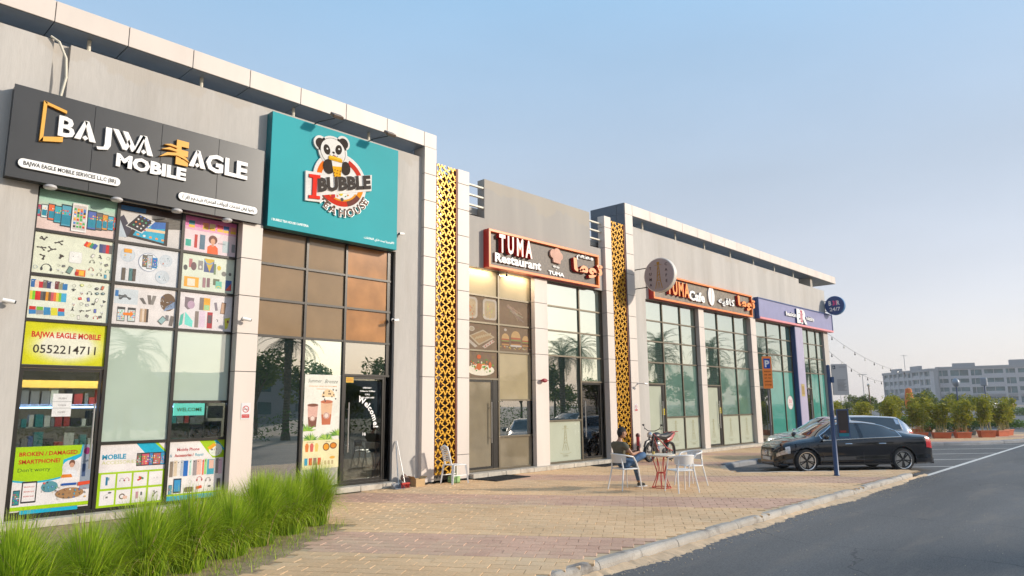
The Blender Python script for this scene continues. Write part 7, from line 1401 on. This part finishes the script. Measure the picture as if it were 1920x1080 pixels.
# bamboo in terracotta troughs
m_terra = mat('terracotta', (.52, .12, .045), .6, var=.1)
def bamboo(seed, w=.78, h=1.85, trough=True):
    rr = random.Random(seed); T = thing('bamboo_planter', '', 'planter', (0, 0, 0), 'potted bamboo on the island')
    q = MB(); q.add([(-w / 2 * .9, -.13, 0), (w / 2 * .9, -.13, 0), (w / 2 * .9, .13, 0), (-w / 2 * .9, .13, 0), (-w / 2, -.17, .26), (w / 2, -.17, .26), (w / 2, .17, .26), (-w / 2, .17, .26)], [(3, 2, 1, 0), (0, 1, 5, 4), (1, 2, 6, 5), (2, 3, 7, 6), (3, 0, 4, 7)]); q.box(-w / 2 - .02, w / 2 + .02, -.19, .19, .25, .30); tr = q.build('trough', m_terra, T); q = MB(); q.box(-w / 2 + .03, w / 2 - .03, -.15, .15, .285, .305); q.build('soil', MATS['soil'], tr)
    q = MB(); mb = MB(); mb.c = []
    for k in range(11):
        x, y = rr.uniform(-w / 2 + .08, w / 2 - .08), rr.uniform(-.1, .1); hh = h * rr.uniform(.7, 1.05); dx, dy = rr.gauss(0, .32), rr.gauss(0, .26); q.tube([(x, y, .28), (x + dx * .3, y + dy * .3, hh * .5), (x + dx, y + dy, hh)], [.012, .010, .004], 5)
        for j in range(9): t = rr.uniform(.25, 1.0) ** .6; leaves(mb, (x + dx * t, y + dy * t, hh * t), (.27, .24, .16), 15, .08, rr, .1)
    q.build('canes', m_cane, T, smooth=True); mb.build('foliage', L_dry, T); return T
BP = [bamboo(31), bamboo(32, .82, 1.95), bamboo(33, .75, 1.8)]
bl = [((40.5, 9.75, 0), 'half hidden behind the tail of the silver estate car'), ((41.0, 8.85, 0), 'second trough from the cars on the front edge'), ((41.85, 8.10, 0), 'third trough from the cars on the front edge'), ((43.2, 7.30, 0), 'broad leafy one near the right end of the front row'), ((44.95, 6.95, 0), 'next to the right end of the front row'), ((46.2, 6.9, 0), 'last trough at the right end of the row'), ((43.0, 11.6, 0), 'in the back row behind the silver estate car'), ((44.6, 10.6, 0), 'in the back row behind the box shrubs'), ((44.2, 13.6, 0), 'in the back row left of the blue pole boards'), ((45.6, 15.4, 0), 'far left end of the back row'), ((47.5, 9.2, 0), 'in the back row near the right end'), ((46.6, 12.6, 0), 'back row, behind the orange parasol gap'), ((47.8, 14.5, 0), 'rear line of troughs, left part'), ((48.8, 11.4, 0), 'rear line of troughs, middle part')]
for i, (loc, t) in enumerate(bl):
    rz = R(-60 if i in (0, 1) else -45 if i < 4 else -25 if i < 6 else -50); lb = 'trough of tall bamboo, ' + t
    if i < 3: o = BP[i]; o.location = loc; o.rotation_euler = (0, 0, rz); o['label'] = lb
    else: copy_tree(BP[i % 3], lb, loc, rz, scale=(1, 1, 1.0 + .06 * (i % 4)))
def shrub():
    T = thing('box_shrub', '', 'shrub', (0, 0, 0), 'box shrubs in dark pots'); q = MB(); q.lathe([(.13, 0), (.18, .22), (.19, .24), (.17, .24), (.16, .2), (0, .2)], n=14); q.build('pot', M['soffit'], T, smooth=True); mb = MB(); mb.c = []; leaves(mb, (0, 0, .52), (.36, .30, .34), 650, .05, random.Random(5), .6); mb.build('foliage', L_hedge, T); return T
sb = shrub(); n_ = 0
for x, y, t in ((43.0, 9.9, 'leftmost, behind the second trough'), (43.6, 9.5, 'second from the left'), (44.2, 9.1, 'third from the left'), (44.8, 8.7, 'fourth from the left'), (45.4, 8.3, 'rightmost, standing a little apart')):
    lb = 'round clipped green shrub behind the front troughs, ' + t
    if n_ == 0: sb.location = (x, y, 0); sb['label'] = lb; n_ = 1
    else: copy_tree(sb, lb, (x, y, 0), x)
# palms and greenery across the road, seen in the glass
def palm(seed, h):
    rr = random.Random(seed); T = thing('palm_tree', '', 'palm tree', (0, 0, 0), 'date palms across the road'); pr = [(.30, -.15), (.24, .3)]
    for k in range(1, int(h / .16)): z = .3 + k * .16; r = .19 if z < h - .8 else .26; pr += [(r + .02, z), (r - .01, z + .07)]
    q = MB(); q.lathe(pr + [(0.05, h + .1)], n=12); q.build('trunk', m_bark, T, smooth=True); mb = MB(); mb.c = []
    for k in range(46):
        an = k * 2.4 + rr.uniform(-.2, .2); el = R(rr.uniform(-25, 78)); L = rr.uniform(2.0, 2.7); ca, sa = math.cos(an), math.sin(an); p = Vector((0, 0, h)); th = el; side = Vector((-sa, ca, 0)); v = rr.random(); prev = None
        for j in range(22):
            st = L / 22; d = Vector((ca * math.cos(th), sa * math.cos(th), math.sin(th))); p2 = p + d * st; th -= .055 + .05 * (j / 22)
            w = .34 * math.sin(math.pi * min(1, (j + 2) / 24)) + .04
            for s in (-1, 1):
                tip = p + side * s * w + d * w * .7 + Vector((0, 0, -.12 * w + rr.uniform(-.05, .05))); n0 = len(mb.v); mb.v += [p, p + d * .03, tip, p - Vector((0, 0, .012))]; mb.f += [(n0, n0 + 1, n0 + 2), (n0, n0 + 2, n0 + 3)]; mb.mi += [0, 0]; tint(mb, 4, v)
            n0 = len(mb.v); mb.v += [p - side * .012, p + side * .012, p2 + side * .01, p2 - side * .01]; mb.f.append((n0, n0 + 1, n0 + 2, n0 + 3)); mb.mi.append(0); tint(mb, 4, v * .5); p = p2
    mb.build('crown', L_palm, T); return T
PL = [palm(41, 4.6), palm(42, 5.6)]
for i, (x, y, s, t) in enumerate(((13.4, -13, 1.12, 'phone shop window'), (22.6, -13, 1.1, 'tea shop window'), (49.8, -13, 1.38, 'glass right of the slim column'), (66.6, -13, 1.46, 'first cafe bay'), (79, -13, 1.3, 'second cafe bay'), (92, -13, 1.6, 'green bay'), (108, -13, 1.55, 'last bay of the building'), (57.5, -17, 1.35, 'left part of the first cafe bay'), (73, -17, 1.5, 'middle of the second cafe bay'), (86, -17, 1.6, 'top of the green bay'), (100, -17, 1.7, 'right of the lilac pilaster'), (43, -17, 1.15, 'glass above the open restaurant door'))):
    lb = 'date palm across the road, reflected in the ' + t
    if i < 2: o = PL[i]; o.location = (x, y, -.14); o['label'] = lb; o.scale = (s,) * 3
    else: copy_tree(PL[i % 2], lb, (x, y, -.14), i * 1.1, scale=s)
rr = random.Random(12)
for i in range(22):
    x = 16 + i * 4.8 + rr.uniform(-1, 1); place_tree(i % 3, (x, rr.uniform(-26, -21), -.14), rr.uniform(1.1, 1.6), 'bushy tree across the road, showing dark in the shop glass', 'trees across the road', i * .9)
mb = MB(); mb.c = []
for k in range(60): leaves(mb, (8 + k * 1.8, -12.4, .75 + .25 * math.sin(k * 1.7)), (1.1, .6, .85), 160, .12, rr, .5)
o = mb.build('verge_shrubs', L_hedge); tag(o, 'low clipped shrubs along the far side of the road, seen in the glass', 'hedge')
# ================================================================ far buildings and small outdoor things
m_apt = mat('apartment_wall', (.27, .27, .28), .8, var=.06, scale=.1); m_apt2 = mat('apartment_frame', (.42, .41, .42), .7); m_aw = mat('apartment_glass', (.045, .11, .12), .35, spec=.4, var=.5, scale=.35)
def wing(x0, y0, x1, y1, h, cols, label, seed, dp=14):
    T = thing('apartment_building', label, 'building', (x0, y0, -.1)); a, b = Vector((x0, y0, 0)), Vector((x1, y1, 0)); L = (b - a).length; d = (b - a).normalized(); n = Vector((d.y, -d.x, 0)); n = n if n.dot(-a) > 0 else -n
    def bx(mb, u0, u1, w0, w1, z0, z1):
        P_ = [a + d * u + n * w + Vector((0, 0, z)) for z in (z0, z1) for (u, w) in ((u0, w0), (u1, w0), (u1, w1), (u0, w1))]; mb.add(P_, [(0, 3, 2, 1), (4, 5, 6, 7), (0, 1, 5, 4), (1, 2, 6, 5), (2, 3, 7, 6), (3, 0, 4, 7)])
    q = MB(); bx(q, 0, L, -dp, -1.2, 0, h - .3); q.build('wall', m_apt, T); q = MB(); bx(q, -.3, L + .3, -dp, .3, h - 1.1, h); q.build('roof', m_apt, T)
    rr = random.Random(seed); u = 1.0; fl = [(1.0, 3.4), (4.9, 7.5), (8.5, 11.1), (12.1, 14.7)]
    q = MB()
    for z0, z1 in fl: bx(q, 0, L, -1.2, .0, z1, z1 + 1.2 if z1 < 14 else h - 1.12)
    bx(q, 0, L, -1.2, 0, 0, 1.0); bx(q, 0, L, -1.2, 0, 3.4, 4.9); q.build('floor_band', m_apt2, T)
    while u < L - 3:
        w_ = rr.choice((3.2, 5.2, 6.4, 3.8)); w_ = min(w_, L - .8 - u); split = w_ > 4.5
        for z0, z1 in fl:
            q = MB(); bx(q, u, u + w_, -1.19, -.6, z0, z1); wo_ = q.build('window', m_aw, T)
            q = MB(); bx(q, u + w_ * (.5 if split else .35) - .09, u + w_ * (.5 if split else .35) + .09, -.62, -.5, z0, z1); bx(q, u, u + w_, -.5, -.42, z0, z0 + .9) if rr.random() < .5 else None; q.build('window_bar', m_apt2, wo_)
        q = MB(); bx(q, u + w_, u + w_ + .9, -1.2, .12, 0, h - 1.12); q.build('pier', m_apt2, T); u += w_ + .9
    q = MB(); bx(q, 0, 1.0, -1.2, .1, 0, h - 1.12); q.build('pier', m_apt, T)
    for k in range(int(L / 22)): q = MB(); s = 6 + k * 20; bx(q, s, s + rr.uniform(5, 9), -min(dp, 8), -1.5, h, h + rr.uniform(1.0, 2.2)); q.build('roof_plant', m_apt, T)
    return T
wing(376, 103.6, 338, 74.6, 15.5, 8, 'left wing of the pale grey apartment block, with green windows and a roof stair box', 1, 3)
wing(343.5, 73.6, 352, 26.0, 16.2, 20, 'long right wing of the pale grey apartment block, four storeys of windows', 2)
T = thing('roof_mast', 'thin mast on the roof of the left apartment wing', 'mast', (362, 90, 16)); q = MB(); q.tube([(362, 90, 16), (362, 90, 23.2)], .12, 6); q.bar((360.8, 91.2, 22.8), (363.2, 88.8, 22.8), .2, .15); q.build('mast', m_apt, T)
def far_lamp(px, d, h, label, hd=True, r=.07):
    x, y = polar(px, d); T = thing('street_lamp', label, 'street lamp', (x, y, -.1), 'thin lamp posts beyond the building'); q = MB(); q.tube([(x, y, -.1), (x, y, h)], [r * 1.3, r * .7], 6); q.build('post', mat('post_pale', (.35, .34, .34), .5), T); q = MB(); q.bar((x - .6, y + .6, h), (x + .6, y - .6, h), .16, .1); q.build('lamp_head', MATS['post_pale'], T)
far_lamp(1622, 150, 7.0, 'thin pale lamp post left of the apartment block'); far_lamp(1578, 190, 6.4, 'distant lamp post just right of the grey notice board')
def post_sign(px, d, z, label, kind, r=.26):
    x, y = polar(px, d); T = thing('post_lamp', label, 'lamp post', (x, y, 0)); q = MB(); q.tube([(x, y, 0), (x, y, z)], [.05, .04], 8); q.build('post', m_pb if kind != 'wood' else m_bark, T, smooth=True); q = MB()
    if kind == 'disc': q.ball((x, y, z), r, 14, 8, (.8, .8, 1.05))
    elif kind == 'box': q.cbox(x - .22, x + .22, y - .2, y + .2, z - .28, z + .3, .05)
    else: q.ball((x, y, z + .05), .12, 8, 6)
    q.build('lamp_head', M['soffit'] if kind != 'wood' else MATS['lamp_lens'], T, smooth=kind != 'box')
post_sign(1797, 60, 3.15, 'dark round lamp on a post above the bamboo', 'disc', .30); post_sign(1850, 62, 3.2, 'dark square lamp on a post above the bamboo', 'box'); post_sign(1632, 58, 3.0, 'brown wooden lamp post left of the apartment block', 'wood')
x, y = polar(1706, 52); T = thing('parasol', 'closed orange parasol standing among the bamboo', 'parasol', (x, y, 0)); q = MB(); q.tube([(x, y, 0), (x, y, 2.7)], .03, 8); q.build('pole', M['frame'], T); q = MB(); q.lathe([(.20, 1.35), (.26, 1.7), (.24, 2.2), (.17, 2.65), (0, 2.72)], (x, y, 0), 8, Matrix.Rotation(.3, 3, 'Z')); q.build('canopy', mat('parasol_orange', (.62, .19, .05), .8), T)
def string(a, b, sag, n, label):
    T = thing('string_lights', label, 'string lights', a, 'festoon strings beyond the building corner'); a, b = Vector(a), Vector(b); P_ = [a.lerp(b, t / 24) - Vector((0, 0, sag * 4 * (t / 24) * (1 - t / 24))) for t in range(25)]; q = MB(); q.tube(P_, .008, 5); q.build('wire', M['black'], T)
    for k in range(n):
        t = (k + .6) / n; p = a.lerp(b, t) - Vector((0, 0, sag * 4 * t * (1 - t))); q = MB(); q.lathe([(.022, -.02), (.022, -.09), (.026, -.10), (.042, -.15), (.034, -.2), (0, -.21)], p, 8); q.build('bulb', MATS['lamp_lens'] if k % 2 else M['black'], T, smooth=True)
def pol3(px, py, dist): d = _f * FPX + _r2 * (px - 960) - _u2 * (py - 540); return tuple(CAMP + d * (dist / math.hypot(d.x, d.y)))
string(pol3(1545, 620, 44), pol3(1700, 697, 66), .5, 9, 'upper string of hanging bulbs running down from the building corner'); string(pol3(1547, 652, 44), pol3(1657, 716, 60), .4, 7, 'lower string of hanging bulbs behind the notice board')
# buildings across the road (seen in the glass)
for (x0, x1, y0, h, lb) in ((15, 39, -56, 6.0, 'low pale building across the road, reflected in the phone shop glass'), (41.5, 47, -56, 6.6, 'small grey building across the road, reflected in the tea shop glass'), (60, 110, -90, 7, 'long low building across the road, reflected faintly in the cafe glass')):
    T = thing('opposite_building', lb, 'building', ((x0 + x1) / 2, y0, -.14)); q = MB(); q.box(x0, x1, y0 - 12, y0, -.14, h); q.build('wall', m_apt, T); k = x0 + 1.2
    while k < x1 - 2: 
        for z in (1.0, 3.8): q = MB(); q.box(k, k + 1.7, y0 + .003, y0 + .06, z, z + 1.5); q.build('window', m_aw, T)
        k += 3.1
# interior stock of the phone shop
T = thing('display_shelf', 'wall shelves crowded with small phone accessories inside the phone shop', 'shelf', (3.5, 15.2, 0)); sh = MATS['white_paint']
for z in (.35, .75, 1.15, 1.55, 1.95): q = MB(); q.box(2.7, 6.4, 14.9, 15.3, z - .02, z); q.build('board', sh, T)
rr = random.Random(77); cl = [mat('stock_' + n, c, .5) for n, c in (('white', (.6, .6, .6)), ('blue', (.05, .12, .4)), ('black', (.02, .02, .025)), ('grey', (.2, .2, .22)), ('red', (.4, .05, .05)), ('teal', (.05, .25, .28)))]
q = MB()
for z in (.0, .35, .75, 1.15, 1.55, 1.95):
    x = 2.72
    while x < 6.3: w = rr.uniform(.05, .16); h = rr.uniform(.12, .32); q.box(x, x + w, 14.88, 15.0, z + .002, z + h, rr.randrange(6)); x += w + rr.uniform(.005, .04)
o = q.build('stock', cl, T); o['kind'] = 'stuff'
q = MB(); q.box(2.7, 6.4, 14.85, 15.3, 2.25, 2.38); q.build('yellow_fascia', mat('fascia_yellow', (.75, .45, .08), .5, emit=((1, .65, .2), .5)), T)  # emission put into the board so that it looks lit
q = MB(); q.box(2.8, 6.3, 14.84, 14.87, 1.88, 1.91); q.build('added_glow_strip', mat('added_glow_strip', (.2, .4, 1), .5, emit=((.35, .5, 1), 6)), T)  # emissive strip added to brighten the shop interior
q = MB(); q.box(5.42, 6.0, 13.9, 13.93, 1.72, 1.95); o = q.build('welcome_sign', mat('led_sign', (.1, .6, .55), .4, emit=((.25, .9, .8), .9)), at=(5.7, 13.9, 1.72)); tag(o, 'small turquoise lit WELCOME sign in the phone shop window', 'sign'); fr = frame((5.45, 13.897, 1.8)); q = Relief(fr, 0, .0004); q.text('WELCOME', 0.02, 0, .07, (230, 220, 90), x1=.5, off=.02); w2 = q.mb.build('lettering', MATS['print_matt'], o)
for (x0, x1, z0, z1, c, lb) in ((5.38, 5.72, 1.30, 1.58, (200, 198, 190), 'white accessory box low in the phone shop window'), (5.76, 5.98, 1.30, 1.5, (30, 60, 90), 'dark blue earphone box in the phone shop window'), (6.02, 6.34, 1.30, 1.60, (24, 26, 34), 'black headphone box with a ring in the phone shop window'), (6.05, 6.36, 1.66, 1.9, (214, 210, 206), 'white phone box in the upper part of the phone shop window')):
    a = Art(frame((x0, 13.92, z0)), x1 - x0, z1 - z0, c, thick=.05); scatter(a, .02, .02, a.w - .04, a.h - .04, 3, int(x0 * 100)); a.ring(a.w * .6, a.h * .45, a.h * .3, .012, (90, 150, 220)) if x0 == 6.02 else None; o = a.build('product_box', None, 'print_matt'); tag(o, lb, 'box')
il = bpy.data.lights.new('shop_lamp', 'AREA'); il.shape = 'RECTANGLE'; il.size = 3.4; il.size_y = .5; il.energy = 75; il.color = (1, .93, .82); io = bpy.data.objects.new('shop_lamp', il); COL.objects.link(io); io.location = (4.5, 14.5, 3.0); io['kind'] = 'structure'
# red chairs and tables inside the restaurant door
rd = mat('red_plastic', (.45, .03, .03), .4)
T = thing('red_chair', 'red plastic chair just inside the open restaurant door', 'chair', (0, 0, 0)); q = MB(); q.cbox(-.2, .2, -.2, .2, .42, .45, .01); q.build('seat', rd, T); q = MB(); q.cbox(-.22, -.19, -.2, .2, .5, .85, .01); q.build('backrest', rd, T)
for a_ in (-1, 1):
    for b_ in (-1, 1): q = MB(); q.bar((a_ * .18, b_ * .18, .43), (a_ * .21, b_ * .21, .12), .035, .035); q.build('leg', rd, T)
T.location = (18.1, 14.35, .12); T.rotation_euler = (0, 0, 2.2)
# ================================================================ air
hm = bpy.data.materials.new('haze'); hm.use_nodes = True; t = hm.node_tree; t.nodes.clear(); o_ = t.nodes.new("ShaderNodeOutputMaterial"); v_ = t.nodes.new("ShaderNodeVolumePrincipled"); v_.inputs["Color"].default_value = (.93, .93, .95, 1); v_.inputs["Density"].default_value = .0005; v_.inputs["Anisotropy"].default_value = .3; t.links.new(v_.outputs[0], o_.inputs["Volume"])
q = MB(); q.box(-640, 940, -640, 940, -1.2, 30); o = q.build('haze', hm); o['kind'] = 'stuff'
